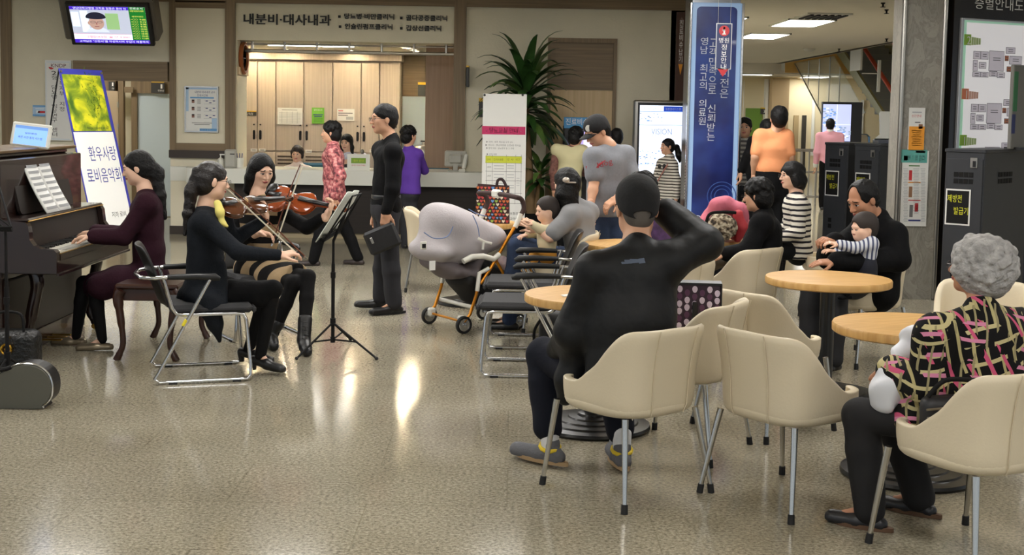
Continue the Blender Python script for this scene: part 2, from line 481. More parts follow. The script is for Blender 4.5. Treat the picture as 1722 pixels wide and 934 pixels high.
mx3 = N.new('ShaderNodeMix'); mx3.data_type = 'RGBA'; mx3.blend_type = 'MULTIPLY'; mx3.inputs['Factor'].default_value = .5
r3 = ramp(nt, [(.3, (205, 200, 190)), (.7, (255, 255, 255))]); L.new(n3.outputs['Fac'], r3.inputs['Fac'])
L.new(mx2.outputs['Result'], mx3.inputs['A']); L.new(r3.outputs['Color'], mx3.inputs['B']); L.new(mx3.outputs['Result'], b.inputs['Base Color'])
rg = N.new('ShaderNodeMapRange'); rg.inputs['To Min'].default_value = .09; rg.inputs['To Max'].default_value = .15
L.new(n1.outputs['Fac'], rg.inputs['Value']); L.new(rg.outputs['Result'], b.inputs['Roughness'])

MARBLE = mat('grey veined marble', (136, 132, 122), .3)
nt, N, L, b = nodes_of(MARBLE)
tc = N.new('ShaderNodeTexCoord'); mp = N.new('ShaderNodeMapping'); mp.inputs['Rotation'].default_value = (0, .7, 0); mp.inputs['Scale'].default_value = (5, 5, 2.2)
nn = N.new('ShaderNodeTexNoise'); nn.inputs['Scale'].default_value = 1.4; nn.inputs['Detail'].default_value = 9; nn.inputs['Distortion'].default_value = 1.2; nn.inputs['Roughness'].default_value = .65
rm = ramp(nt, [(.3, (122, 119, 110)), (.45, (152, 148, 138)), (.5, (134, 130, 121)), (.56, (160, 156, 146)), (.75, (144, 140, 130))])
L.new(tc.outputs['Object'], mp.inputs['Vector']); L.new(mp.outputs['Vector'], nn.inputs['Vector']); L.new(nn.outputs['Fac'], rm.inputs['Fac']); L.new(rm.outputs['Color'], b.inputs['Base Color'])

CEILM = mat('ceiling paint', (234, 228, 212), .8, spec=.2)
WY = 17.0
CZ = 3.2
def X17(u): return P(u, 200, WY).x
def Z17(u, v): return P(u, v, WY).z
def wallbox(mb, u0, u1, z0, z1, y0=WY, y1=WY+.2, mi=0, r=0):
    x0, x1 = X17(u0), X17(u1)
    return mb.box(((x0+x1)/2, (y0+y1)/2, (z0+z1)/2), (x1-x0, y1-y0, z1-z0), mi, r=r)

# ------------------------------------------------------------------ floor, ceiling, walls
struct('floor', MB().box((3, 22, -.05), (36, 60, .1)), FLOOR)
cm = MB(); cm.prism([(-15, -8), (21, -8), (21, 24.4), (7.6, 24.4), (7.6, 37), (-15, 37)], CZ, CZ+.15)
struct('ceiling', cm, CEILM)
struct('ceiling_far', MB().box((6, 42, 2.95), (26, 10, .1)).box((3, 37.02, 3.08), (9.2, .06, .3)), CEILM)

w = MB()
wallbox(w, -250, 125, 0, CZ); wallbox(w, 125, 287, Z17(200, 103), CZ)          # left part and above the doorway
wallbox(w, 395, 765, Z17(580, 70), CZ, WY+.001, WY+.6)                          # header over the counter
wallbox(w, 776, 921, 0, CZ); wallbox(w, 921, 1034, 2.63, CZ); wallbox(w, 1034, 1150, 0, CZ)
w.box((X17(776)+.12, WY+.8, CZ/2), (.2, 1.2, CZ)); w.box((X17(1150)-.1, WY+4, CZ/2), (.2, 8, CZ))
struct('wall_back', w, CREAM)
c = MB(); wallbox(c, 287, 395, 0, CZ, WY-.02, WY+.6); wallbox(c, 395, 399, 0, CZ, WY+.0, WY+.6)
struct('wall_column', c, PALE)
t = MB()
wallbox(t, -250, 1150, Z17(580, 8.5), CZ, WY-.05, WY-.022, 0)
wallbox(t, 125, 283, Z17(200, 135.5), Z17(200, 103), WY-.03, WY+.25, 0)
wallbox(t, 287, 397, Z17(340, 253), Z17(340, 241), WY-.05, WY-.022); wallbox(t, 287, 397, Z17(340, 14), Z17(340, 2), WY-.05, WY-.0215)
struct('trim_1', t, BROWN_X)
t = MB()
wallbox(t, 4, 22, 0, Z17(580, 8.5), WY-.03, WY+.02); wallbox(t, 287, 297, Z17(340, 253), CZ, WY-.06, WY-.0222); wallbox(t, 380, 397, Z17(340, 253), CZ, WY-.06, WY-.0222)
wallbox(t, 762, 782, 0, CZ, WY-.06, WY+.4)
struct('trim_2', t, BROWN_Z)
t = MB(); wallbox(t, 286, 397, Z17(340, 266), Z17(340, 253), WY-.07, WY-.0215); struct('trim_3', t, DARK_RAIL)
for s_, (a, e_) in {'column': (286, 398), 'left': (-250, 125), 'back': (782, 921), 'right': (1034, 1150)}.items():
    t = MB(); wallbox(t, a, e_, 0, .11, WY-.045 if s_ == 'column' else WY-.02, WY-.0); struct('baseboard_'+s_, t, DARK_RAIL)

# door in the back wall: oak leaf under a brown transom panel
d = MB(); wallbox(d, 923, 1031, .01, 1.985, WY-.005, WY+.05)
door = obj('door_1', d, LIGHT_WOOD); door['kind'] = 'structure'
d = MB(); wallbox(d, 923, 1031, 1.99, 2.6, WY-.003, WY+.05); obj('transom_panel', d, BROWN_X, door)
d = MB(); wallbox(d, 919, 925, 0, 2.66, WY-.04, WY+.06); wallbox(d, 1029, 1035, 0, 2.66, WY-.04, WY+.06); wallbox(d, 919, 1035, 2.6, 2.66, WY-.041, WY+.06)
obj('door_frame', d, BROWN_Z, door)
d = MB(); x_ = X17(1022); d.cyl((x_, WY-.01, 1.0), (x_, WY-.06, 1.0), .012); d.tube([(x_, WY-.06, 1), (x_-.12, WY-.06, 1)], .011); obj('door_handle', d, STEEL, door, True)

# rooms behind the doorway on the left
w = MB(); w.box((-6.1, 20.1, 1.6), (3.6, .15, 3.2)); w.box((-7.8, 18.6, 1.6), (.15, 3, 3.2)); w.box((X17(287)-.02, 18.9, 1.6), (.1, 2.6, 3.2)); w.box((-6.1, 18.6, 2.75), (3.6, 3, .08))
struct('wall_corridor', w, PALE)
def yrect(mb, u0, u1, v0, v1, Y, th=.04, mi=0, zb=None):
    a = P(u0, v0, Y); b_ = P(u1, v1, Y); z0 = b_.z if zb is None else zb
    return mb.box(((a.x+b_.x)/2, Y, (a.z+z0)/2), (abs(b_.x-a.x), th, abs(a.z-z0)), mi)
LD = mat('pale blue door', (190, 204, 212), .5); TAN = mat('tan door', (186, 166, 138), .55)
d = MB(); yrect(d, 230, 287, 157, 0, 19.6, .05, zb=.01); dd = obj('door_2', d, LD); dd['kind'] = 'structure'
d = MB(); yrect(d, 222, 231, 135, 0, 19.58, .1, zb=0); yrect(d, 224, 290, 135, 158, 19.57, .1); obj('door_frame', d, BROWN_Z, dd)
d = MB(); yrect(d, 178, 198, 153, 0, 18.6, .05, zb=.01); dd = obj('door_3', d, TAN); dd['kind'] = 'structure'
d = MB(); yrect(d, 197, 208, 135, 0, 19.5, .1, zb=0); yrect(d, 150, 200, 134, 153, 19.5, .1); obj('door_frame', d, BROWN_Z, dd)
h_ = MB()
for v_ in (176, 213): q = P(198, v_, 18.57); h_.box(q, (.02, .03, .08))
obj('hinge', h_, STEEL, dd)
d = MB(); yrect(d, 209, 224, 146, 156, 19.45, .02); struct('trim_4', d, BROWN_X)

# space behind the counter
IY = 20.3
w = MB(); w.box(((X17(399)+3.0)/2-2.0, IY+.75, CZ/2), (9, .1, CZ)); w.box((P(413, 200, IY).x-.08, 19.15, CZ/2), (.1, 3.0, CZ))
struct('wall_office', w, PALE)
struct('ceiling_office', MB().box((-2.3, 19.0, 2.62), (4.6, 3.4, .06)), CEILM)
t = MB(); q0 = P(402, 186, WY+.3); t.box((X17(399)+.012, WY+.3, 2.16), (.02, .62, .1)); struct('trim_5', t, LIGHT_WOOD)
p0, p1 = P(717, 75, 18.2), P(765, 290, 18.2)
w = MB().box(((p0.x+p1.x)/2, 18.2, 1.35), (p1.x-p0.x, .12, 2.5)); struct('partition_1', w, grain('rosy veneer', (158, 130, 108), (172, 144, 122), 'Z'))
q0, q1 = P(676, 162, IY+.4), P(718, 300, IY+.4)
d = MB().box(((q0.x+q1.x)/2, IY+.4, q0.z/2), (q1.x-q0.x, .05, q0.z)); dd = obj('door_4', d, LD); dd['kind'] = 'structure'
d = MB().box(((q0.x+q1.x)/2, IY+.4, (q0.z+2.6)/2), (q1.x-q0.x+.1, .06, 2.6-q0.z)); d.box((q0.x-.03, IY+.38, 1.3), (.08, .1, 2.6)); obj('door_frame', d, BROWN_X, dd)

# far hall on the right
FY = 40.0
w = MB()
a = P(1235, 300, FY).x; e_ = P(1600, 300, FY).x
w.box(((a+e_)/2+3, FY+.1, 1.5), (e_-a+8, .2, 3)); struct('wall_far', w, mat('far cream wall', (222, 208, 170), .7))
w = MB(); w.box((14.9, 28, 1.6), (.2, 30, 3.2)); struct('wall_right', w, PALE)
d = MB(); yrect(d, 1254, 1288, 182, 0, FY-.1, .06, zb=.0); dd = obj('door_5', d, mat('leaf green door', (104, 140, 46), .5)); dd['kind'] = 'structure'
d = MB(); yrect(d, 1287, 1296, 133, 0, FY-.3, .3, zb=0); yrect(d, 1251, 1256, 135, 0, FY-.1, .1, zb=0); struct('trim_6', d, mat('white post', (225, 222, 208), .6))
d = MB(); yrect(d, 1296, 1329, 132, 0, FY-.6, .6, zb=0); struct('pillar_tan', d, mat('tan pillar', (190, 164, 122), .7))
d = MB(); yrect(d, 1349, 1363, 194, 0, FY-.02, .06, zb=0); dd = obj('doorway_shade', d, mat('doorway shade', (58, 54, 46), .5)); dd['kind'] = 'structure'  # dark panel stands for the shade inside the open doorway
d = MB(); yrect(d, 1335, 1350, 194, 0, FY-.015, .06, zb=0); obj('door_jamb', d, mat('door reveal', (176, 154, 112), .6), dd)
for u_ in (1366, 1448):
    d = MB(); yrect(d, u_, u_+1.5, 168, 262, FY-.03, .03); struct('trim_%d' % (7 if u_ < 1400 else 8), d, WHITE)
struct('ceiling_upper', MB().box((11.3, 31, 5.6), (8, 14.5, .1)), CEILM); struct('wall_upper', MB().box((11.3, 38.1, 4.3), (8, .2, 2.8)).box((15, 31, 4.3), (.2, 14, 2.8)).box((11.3, 24.3, 4.4), (8, .12, 2.4)).box((7.5, 31, 4.4), (.12, 13, 2.4)), PALE)
s_ = MB().box((9.5, 36.5, 3.3), (3.8, .08, .75)); struct('wall_bulkhead', s_, mat('yellow lit bulkhead', (232, 186, 104), .6))  # the yellow light on this face is put into its colour

# marble pillar with steel corner strips
p0, p1 = P(1513, 300, 12.0), P(1575, 300, 12.0)
PX0, PX1 = p0.x, p1.x
pm = MB().box(((PX0+PX1)/2, 12.2, CZ/2), (PX1-PX0, .4, CZ)); pil = obj('pillar_marble', pm, MARBLE); pil['kind'] = 'structure'
pm = MB()
for x_ in (PX0-.015, PX1+.015): pm.box((x_, 12.0, CZ/2), (.035, .06, CZ), r=.01)
obj('corner_strip', pm, STEEL, pil)

# ------------------------------------------------------------------ ceiling lamps and fittings
def ceiling_light(cx, cy, w_, l_, label, z=CZ, lampm=LAMP):
    t_ = thing('ceiling_light', label, 'light', (cx, cy, z), 0, 'recessed ceiling lights')
    f_ = MB(); k = .03
    for sx in (-1, 1): f_.box((cx+sx*w_/2, cy, z-.012), (k, l_+k, .03)); f_.box((cx, cy+sx*l_/2, z-.012), (w_+k, k, .03))
    obj('frame', f_, WHITE, t_); obj('diffuser', MB().box((cx, cy, z-.006), (w_-k, l_-k, .008)), lampm, t_)
    return t_
LB = 'white framed fluorescent ceiling panel '
q = [P_ for P_ in (G(1311, 39.6, CZ), G(1326, 32, CZ), G(1392, 35.4, CZ), G(1365, 42, CZ))]
ceiling_light(sum(k.x for k in q)/4, sum(k.y for k in q)/4, .72, 1.5, LB+'right of the blue pillar, the nearer of two')
q2 = G(1283, 59.5, CZ); ceiling_light(q2.x, q2.y, .72, 1.5, LB+'behind the blue pillar, further from us')
q3 = G(1262, 124.5, 2.9); ceiling_light(q3.x, q3.y, 1.2, .5, 'small far fluorescent strip on the low ceiling above the green door', 2.9)
for cx, cy in ((-4.4, -2), (-1.5, -2), (1.5, -2), (4.4, -2), (-4.4, 2.5), (-1.5, 2.5), (1.5, 2.5), (4.4, 2.5), (-4.4, 7), (-1.5, 7), (1.5, 7), (4.4, 7), (-5.6, 10.4), (-3, 10.4), (-.6, 10.4), (1.8, 10.4), (-6.4, 12.2), (-4.3, 12.2), (-2.1, 12.2), (0, 12.2), (2.0, 12.2), (3.5, 26), (4, 30), (5, 34), (9.2, 21.5), (8.5, 8), (8.5, 14), (11, 20), (3.2, 20.5), (3.2, 31), (9, 39), (4.5, 39.0)):  # unseen panels added to light the halls and the far wall
    ceiling_light(cx, cy, .7, 1.2, LB+'added unseen to light the halls', 2.9 if cy > 38 else CZ)
v1 = MB(); q = G(1384, 25.5, CZ); v1.box((q.x, q.y, CZ-.01), (.66, .9, .03))
vt = tag(obj('ceiling_vent', v1, OFFWHITE), 'square air vent with dark slats in the ceiling beside the nearer light panel', 'vent')
v2 = MB()
for k in range(6): v2.box((q.x-.25+k*.1, q.y, CZ-.03), (.05, .8, .02))
obj('slat', v2, MATBLACK, vt)
q = G(1361, 82, CZ); tag(obj('smoke_detector', MB().lathe([(.0, -.06), (.09, -.055), (.13, -.02), (.13, 0)], 20, q), OFFWHITE, None, True), 'round cream smoke detector on the ceiling above the orange shirt', 'smoke detector')
for (u_, v_, lb) in ((1485, 4.5, 'small dark sprinkler head near the ceiling vent, upper one'), (1491, 16, 'small dark sprinkler head on the ceiling beside the marble pillar, lower one'), (1491, 65, 'dark sprinkler head at the ceiling edge above the red handrail'), (1411, 82, 'dark sprinkler head at the ceiling edge above the sloping steel side')):
    q = G(u_, v_, CZ); tag(obj('sprinkler', MB().lathe([(.0, -.06), (.035, -.06), (.035, -.055), (.012, -.05), (.014, -.02), (.03, -.012), (.03, 0)], 12, q), MATBLACK, None, True), lb, 'sprinkler')
ceiling_light(-6.3, 18.3, 1.0, .5, 'unseen ceiling panel added to brighten the corridor behind the left doorway', 2.71, mat('added corridor lamp', (255, 250, 240), .5, emit=9.0))  # lamp added out of view to brighten the corridor
dl = [(424, 75, 20.0), (552, 78, 18.9), (682, 81.5, 18.6), (686, 86, 18.9), (697, 95.5, 19.4), (701, 100, 19.9), (482, 97, 19.95), (592, 98.5, 19.95)]
for k, (u_, v_, y_) in enumerate(dl):
    x_ = P(u_, v_, y_).x
    t_ = thing('downlight', 'small round white downlight in the ceiling behind the counter', 'light', (x_, y_, 2.59), 0, 'downlights behind the counter')
    obj('rim', MB().lathe([(.06, 0), (.085, -.012), (.09, 0)], 20, (x_, y_, 2.59)), WHITE, t_, True)
    obj('lamp', MB().lathe([(.0, -.006), (.065, -.006)], 20, (x_, y_, 2.59)), DOWN, t_)
x_ = P(520, 84, 18.3).x
t_ = thing('ceiling_light', 'long white fluorescent trough in the ceiling behind the counter header', 'light', (x_, 18.4, 2.59))
obj('frame', MB().box((x_, 18.4, 2.585), (1.3, .4, .02)), WHITE, t_); obj('diffuser', MB().box((x_, 18.4, 2.572), (1.2, .3, .01)), mat('office diffuser', (255, 252, 244), .5, emit=COUNTER_POWER), t_)
# ------------------------------------------------------------------ reception counter and the things behind and on it
x0, x1 = P(309, 290, 16.6).x, P(884, 295, 16.6).x
CT = .895
t_ = thing('reception_counter', 'long reception counter with thick white top and dark front under the clinic name', 'counter', ((x0+x1)/2, 17.0, 0))
pl = [(x0, 17.0)]+[(x0+.12*(1-math.cos(a)), 16.72-.12*math.sin(a)) for a in (0, .4, .8, 1.2, 1.57)]+[(x1-.1, 16.6), (x1, 16.7), (x1, 17.5), (X17(399)+.05, 17.5), (X17(399)+.05, 16.97), (X17(287), 16.97)]
obj('worktop', MB().prism(pl, CT-.19, CT), WHITE, t_)
xl = X17(399)+.02
obj('front_panel', MB().box(((xl+x1-.12)/2, 16.78, .385), (x1-.12-xl, .1, .63)).box((x1-.15, 17.1, .385), (.06, .7, .63)), DARKWOOD, t_)
obj('kickboard', MB().box(((xl+x1-.12)/2, 16.8, .05), (x1-.12-xl, .08, .1)), mat('beige kickboard', (160, 146, 116), .5), t_)
# wardrobes
def cab(u0, u1, label, doors, louver=None, labels=()):
    a, b_ = P(u0, 200, IY).x, P(u1, 200, IY).x
    zt, zs = P(500, 103.5, IY).z, P(500, 255, IY).z
    t_ = thing('wardrobe', label, 'wardrobe', ((a+b_)/2, IY+.3, 0), 0, 'ash wardrobes behind the counter')
    obj('body', MB().box(((a+b_)/2, IY+.33, zt/2+.03), (b_-a, .6, zt+.06)), CAB_WOOD, t_)
    e = [a]+[P(u, 200, IY).x for u in doors]+[b_]
    for i in range(len(e)-1):
        dr = obj('door', MB().box(((e[i]+e[i+1])/2, IY+.01, (zt+zs)/2), (e[i+1]-e[i]-.012, .035, zt-zs-.012), r=.004), CAB_WOOD, t_)
        hs = -1 if i % 2 else 1
        hx = e[i+1]-.05 if i % 2 == 0 else e[i]+.05
        hz = P(500, 228, IY).z
        if u0 < 600:
            obj('handle', MB().box((hx, IY-.025, hz), (.035, .03, .15), r=.012).cyl((hx, IY-.04, hz+.16), (hx, IY, hz+.16), .012, 8), BLACK, dr)
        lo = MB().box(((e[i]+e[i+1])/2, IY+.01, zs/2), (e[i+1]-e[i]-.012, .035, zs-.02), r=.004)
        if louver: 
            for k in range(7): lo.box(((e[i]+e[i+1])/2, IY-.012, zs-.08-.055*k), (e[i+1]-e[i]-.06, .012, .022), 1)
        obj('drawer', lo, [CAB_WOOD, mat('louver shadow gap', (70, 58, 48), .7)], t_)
    return t_
cab(413, 464, 'tall ash wardrobe in left corner behind counter, dark pull handles', [433])
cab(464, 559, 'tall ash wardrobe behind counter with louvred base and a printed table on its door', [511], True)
cab(559, 672, 'tall ash wardrobe behind counter, right hand unit without handles', [607, 638])
tb = MB(); a, b_ = P(411, 200, IY).x, P(672, 200, IY).x; z0 = P(500, 103, IY).z
tag(obj('cornice', MB().box(((a+b_)/2, IY+.3, (z0+2.59)/2+.02), (b_-a+.06, .75, 2.59-z0-.0), r=.005), CAB_WOOD), 'pale wood cornice running along the top of the wardrobes', 'cornice')

def sheet(name, label, cat, u0, u1, v0, v1, Y, m, texts=(), th=.006, extra=None, group=None, rim=None):
    """flat notice on a wall facing us; texts = [(string, u, v, width px, height px, material)]"""
    a, b_ = P(u0, v0, Y), P(u1, v1, Y)
    c = (a+b_)/2; s_ = (b_.x-a.x)/(u1-u0)
    t_ = thing(name, label, cat, (c.x, Y, c.z), 0, group)
    obj('panel', MB().box((c.x, Y, c.z), (b_.x-a.x, th, a.z-b_.z)), m, t_)
    if rim:
        r_ = MB(); k = .018
        for q in (a.x, b_.x): r_.box((q, Y-.006, c.z), (k, th+.016, a.z-b_.z+k))
        for q in (a.z, b_.z): r_.box((c.x, Y-.006, q), (b_.x-a.x+k, th+.015, k))
        obj('frame', r_, rim, t_)
    bym = {}
    for k, (tx, u, v, w_, h_, mm) in enumerate(texts):
        q = P(u, v, Y); y_ = Y-th/2-.0015
        mb = bym.setdefault(mm.name, (MB(), mm))[0]
        if tx is None: mb.box((q.x, y_+.001, q.z), (w_*s_, .002, h_*s_))
        else: text_mb(tx, w_*s_, h_*s_, frame((q.x, y_, q.z), (1, 0, 0), (0, 0, 1)), mb=mb)
    for mb, mm in bym.values(): obj('lettering' if mm in (INK, BLUEINK, GREYINK) else 'print', mb, mm, t_)
    return t_
GREEN = mat('lime green paper', (120, 190, 62), .7); PINKP = mat('magenta print', (190, 40, 96), .6); CYAN = mat('sky blue print', (104, 160, 210), .6)
TEAL = mat('teal print', (96, 170, 160), .6); REDP = mat('red print', (196, 48, 52), .6); ORANGE = mat('orange print', (240, 160, 50), .6); LIMEY = mat('yellow green print', (206, 212, 60), .6)
NAVY = mat('navy print', (42, 56, 120), .6); WTXT = mat('white print', (236, 236, 232), .6); PALEBL = mat('pale blue print', (172, 200, 226), .6); LGREY = mat('light grey print', (178, 180, 182), .7)
sheet('paper_notice', 'white printed timetable taped to the louvred wardrobe', 'notice', 467, 508, 181, 210, IY-.03, PAPER, [(None, 487, 185, 26, .8, GREYINK)]+[(None, 474+8.7*i, 198, .8, 20, LGREY) for i in range(5)]+[(None, 487.5, 190+2.2*i, 36, .6, LGREY) for i in range(9)])
sheet('paper_notice', 'lime green notice taped to the wardrobe between two white papers', 'notice', 524.5, 545, 181, 208.5, IY-.03, GREEN, [('알려드립니다', 535, 185, 14, 3, WTXT), (None, 535, 193, 16, 1.4, NAVY), (None, 535, 196, 13, 1.4, NAVY)]+[(None, 535, 199+2*i, 15, .7, mat('dark green print', (60, 120, 40), .7)) for i in range(4)])
sheet('paper_notice', 'small white notice with a drawing at the right end of the wardrobe papers', 'notice', 567, 596, 183, 203.5, IY-.03, PAPER, [(None, 573, 186.5, 8, 1.2, REDP), (None, 581, 190.5, 24, 1.5, GREYINK), (None, 577, 194, 16, 1.5, GREYINK), (None, 588, 199, 12, 5, LGREY)])
sheet('door_sign', 'small charcoal sign with yellow top on the corner wardrobe', 'sign', 413.5, 431, 187, 195, IY-.03, SIGNGREY, [(None, 422.5, 187.3, 17, 1.6, YELLOW), ('당측정', 420, 191.6, 11, 4.5, WTXT)])
sheet('door_sign', 'charcoal room sign with yellow top above the blue door behind the counter', 'sign', 703, 722, 139, 162, 18.13+1.5, SIGNGREY, [(None, 712.5, 140.5, 19, 4, YELLOW)])
for (u_, v_, lb) in ((427, 252.5, 'small white name label on the corner wardrobe, left one'), (441, 252.5, 'small white name label on the corner wardrobe, right one'), (519, 254.5, 'small white name label beside the first receptionist'), (627, 254, 'small white name label low on the right wardrobe')):
    sheet('name_label', lb, 'label', u_-5.5, u_+5.5, v_-2.6, v_+2.6, IY-.012, PAPER, [(None, u_, v_, 7, 1, GREYINK)], .004)

# hanging rail under the header
t_ = thing('shutter_rail', 'double metal rail with clamps hanging across the counter opening', 'rail', (X17(580), 17.35, 2.3))
a, b_ = P(412, 71.5, 17.35), P(763, 82, 17.35)
m_ = MB(); m_.tube([(a.x, 17.35, 2.53), (b_.x, 17.35, 2.53)], .012); obj('upper_rail', m_, STEEL, t_, True)
m_ = MB(); m_.tube([(a.x, 17.35, 2.44), (b_.x, 17.35, 2.44)], .024); obj('lower_rail', m_, STEEL, t_, True)
for k in range(7):
    x_ = a.x+.1+(b_.x-a.x-.2)*k/6
    obj('clamp', MB().box((x_, 17.35, 2.50), (.03, .04, .14), r=.008).box((x_, 17.35, 2.57), (.05, .05, .02)), STEEL, t_)

# clock on the side of the opening
cx = X17(399)+.004; q = P(405, 97.5, 17.25)
t_ = thing('wall_clock', 'round wooden wall clock on the left side of counter opening', 'clock', (cx, 17.28, q.z))
Mc = Mx.Translation((cx, 17.28, q.z)) @ Mx.Rotation(PI/2, 4, 'Y')
obj('case', MB().lathe([(.17, .0), (.215, .0), (.22, .03), (.20, .055), (.172, .05), (.17, .0)], 40, M=Mc), mat('cherry wood', (150, 84, 40), .35), t_, True)
obj('dial', MB().lathe([(0, .02), (.172, .02)], 40, M=Mc), PAPER, t_)
m_ = MB(); m_.box((0, .05, .026), (.012, .11, .004), M=Mc); m_.box((.03, -.03, .028), (.07, .01, .004), M=Mc)
for k in range(12): m_.box((.148*math.cos(k*PI/6), .148*math.sin(k*PI/6), .024), (.016, .016, .003), M=Mc)
obj('hands', m_, INK, t_)

# things on the worktop
def at(u, v, z, Y=None): return G(u, v, z)
t_ = thing('acrylic_sign', 'white acrylic stand with green and red notice beside the microphone', 'sign', (P(603, 288, 16.75).x, 16.75, CT))
a, b_ = P(584, 259, 16.75), P(622, 287, 16.75); cx = (a.x+b_.x)/2
obj('panel', MB().box((cx, 16.75, CT+(a.z-CT)/2), (b_.x-a.x, .02, a.z-CT), r=.004).box((cx, 16.78, CT+.008), (b_.x-a.x, .1, .016)), WHITE, t_)
obj('print', MB().box((cx, 16.738, a.z-.085), (.19, .003, .07)), mat('olive green print', (130, 166, 58), .6), t_)
m_ = text_mb('접수 안내', .13, .03, frame((cx, 16.7355, a.z-.085), (1, 0, 0), (0, 0, 1))); obj('lettering', m_, LIMEY, t_)
m_ = text_mb('잠시만 기다려 주세요', .18, .02, frame((cx, 16.7385, CT+.065), (1, 0, 0), (0, 0, 1))); obj('lettering', m_, REDP, t_)
q = P(610, 262, 16.95)
t_ = thing('microphone', 'slim desk microphone with mesh head on the counter', 'microphone', (q.x, 16.95, CT))
obj('base', MB().lathe([(.06, 0), (.06, .015), (.02, .025)], 16, (q.x, 16.95, CT)), BLACK, t_); obj('neck', MB().tube([(q.x, 16.95, CT+.02), (q.x, 16.95, CT+.12), (q.x-.005, 16.94, CT+.2)], .008), STEEL, t_, True)
obj('head', MB().ell((q.x-.005, 16.94, CT+.235), (.026, .026, .035)), mat('mic mesh', (120, 118, 112), .4, .8), t_, True)
def monitor(u, w_, h_, Y, label, colr):
    q = P(u, 285, Y); t_ = thing('monitor', label, 'monitor', (q.x, Y, CT))
    obj('housing', MB().box((q.x, Y, CT+.06+h_/2), (w_, .05, h_), r=.015).box((q.x, Y-.04, CT+.06+h_/2), (w_*.6, .05, h_*.6), r=.02), colr, t_)
    obj('stand', MB().box((q.x, Y-.02, CT+.05), (.06, .04, .1)).box((q.x, Y, CT+.008), (.2, .16, .016), r=.006), colr, t_)
monitor(766, .29, .21, 16.95, 'pale grey monitor back on counter left of banner stand', mat('warm grey plastic', (176, 174, 164), .5))
monitor(800, .24, .1, 17.2, 'low dark blue monitor back on counter behind banner stand', mat('dark blue plastic', (28, 36, 52), .4))
q = P(777, 285, 16.75); t_ = thing('desk_phone', 'white cordless phone standing before pale grey monitor', 'phone', (q.x, 16.75, CT))
Mc = Mx.Translation((q.x, 16.75, CT)) @ Mx.Rotation(.2, 4, 'Y')
obj('cradle', MB().box((0, 0, .02), (.09, .1, .04), M=Mx.Translation((q.x, 16.75, CT)), r=.01), OFFWHITE, t_); obj('handset', MB().box((.01, 0, .14), (.05, .035, .2), M=Mc, r=.015), WHITE, t_)
q = P(388, 280, 16.85); t_ = thing('card_terminal', 'grey card terminal on left end of the counter', 'terminal', (q.x, 16.85, CT))
obj('body', MB().box((q.x, 16.85, CT+.12), (.15, .09, .24), r=.02), mat('warm grey plastic', (176, 174, 164), .5), t_); obj('slot', MB().box((q.x+.03, 16.803, CT+.18), (.06, .01, .012)), BLACK, t_)
q = P(371, 280, 16.85); t_ = thing('pump_bottle', 'small white pump bottle beside grey card terminal', 'bottle', (q.x, 16.85, CT))
obj('bottle', MB().lathe([(.04, 0), (.042, .09), (.03, .12), (.012, .13)], 16, (q.x, 16.85, CT)), OFFWHITE, t_, True); obj('pump', MB().cyl((q.x, 16.85, CT+.13), (q.x, 16.85, CT+.17), .008, 8).box((q.x+.02, 16.85, CT+.17), (.06, .02, .015)), WHITE, t_)
q = P(403, 280, 16.9); t_ = thing('pen_cup', 'white pen cup right of grey card terminal', 'cup', (q.x, 16.9, CT))
obj('cup', MB().lathe([(0, 0), (.05, 0), (.055, .13), (.048, .13), (.044, .02), (0, .02)], 18, (q.x, 16.9, CT)), WHITE, t_, True)
m_ = MB()
for k in range(3): m_.cyl((q.x-.02+.02*k, 16.9, CT+.02), (q.x-.035+.035*k, 16.9, CT+.19), .005, 6)
obj('pens', m_, NAVY, t_)
q = P(711, 268, 18.9); t_ = thing('rice_cooker', 'steel cooker on a low cabinet by the blue door behind counter', 'cooker', (q.x, 19.2, .9))
obj('pot', MB().lathe([(.0, 0), (.16, .0), (.17, .04), (.17, .2), (.14, .26), (.04, .28), (.03, .32), (0, .32)], 24, (q.x, 19.2, .9)), STEEL, t_, True); obj('lid_handle', MB().box((q.x, 19.2, 1.23), (.12, .03, .02), r=.008), BLACK, t_)
t_ = thing('side_cabinet', 'low pale cabinet carrying the steel cooker behind counter', 'cabinet', (q.x, 19.2, 0)); obj('body', MB().box((q.x, 19.2, .45), (.5, .45, .9), r=.01), CAB_WOOD, t_); obj('door', MB().box((q.x, 18.965, .45), (.46, .02, .8), r=.005), CAB_WOOD, t_)
def office_chair(u, v, Y, label, z=.9):
    q = P(u, v, Y); t_ = thing('office_chair', label, 'chair', (q.x, Y, 0))
    bl = mat('petrol blue fabric', (44, 92, 112), .8)
    obj('backrest', MB().box((q.x, Y, z-.22), (.44, .07, .44), r=.03), bl, t_); obj('seat', MB().box((q.x, Y+.25, .46), (.46, .46, .08), r=.03), bl, t_)
    obj('post', MB().cyl((q.x, Y+.25, .06), (q.x, Y+.25, .43), .025).box((q.x, Y+.05, .45), (.05, .3, .03)).box((q.x, Y+.03, .6), (.05, .03, .3)), BLACK, t_)
    m_ = MB()
    for k in range(5):
        a = k*1.2566; m_.tube([(q.x, Y+.25, .09), (q.x+.28*math.cos(a), Y+.25+.28*math.sin(a), .055)], [.022, .015]); m_.ell((q.x+.28*math.cos(a), Y+.25+.28*math.sin(a), .03), (.03, .03, .03), 10)
    obj('base', m_, BLACK, t_, True)
office_chair(731, 281, 17.75, 'petrol blue office chair back right of the purple cardigan')

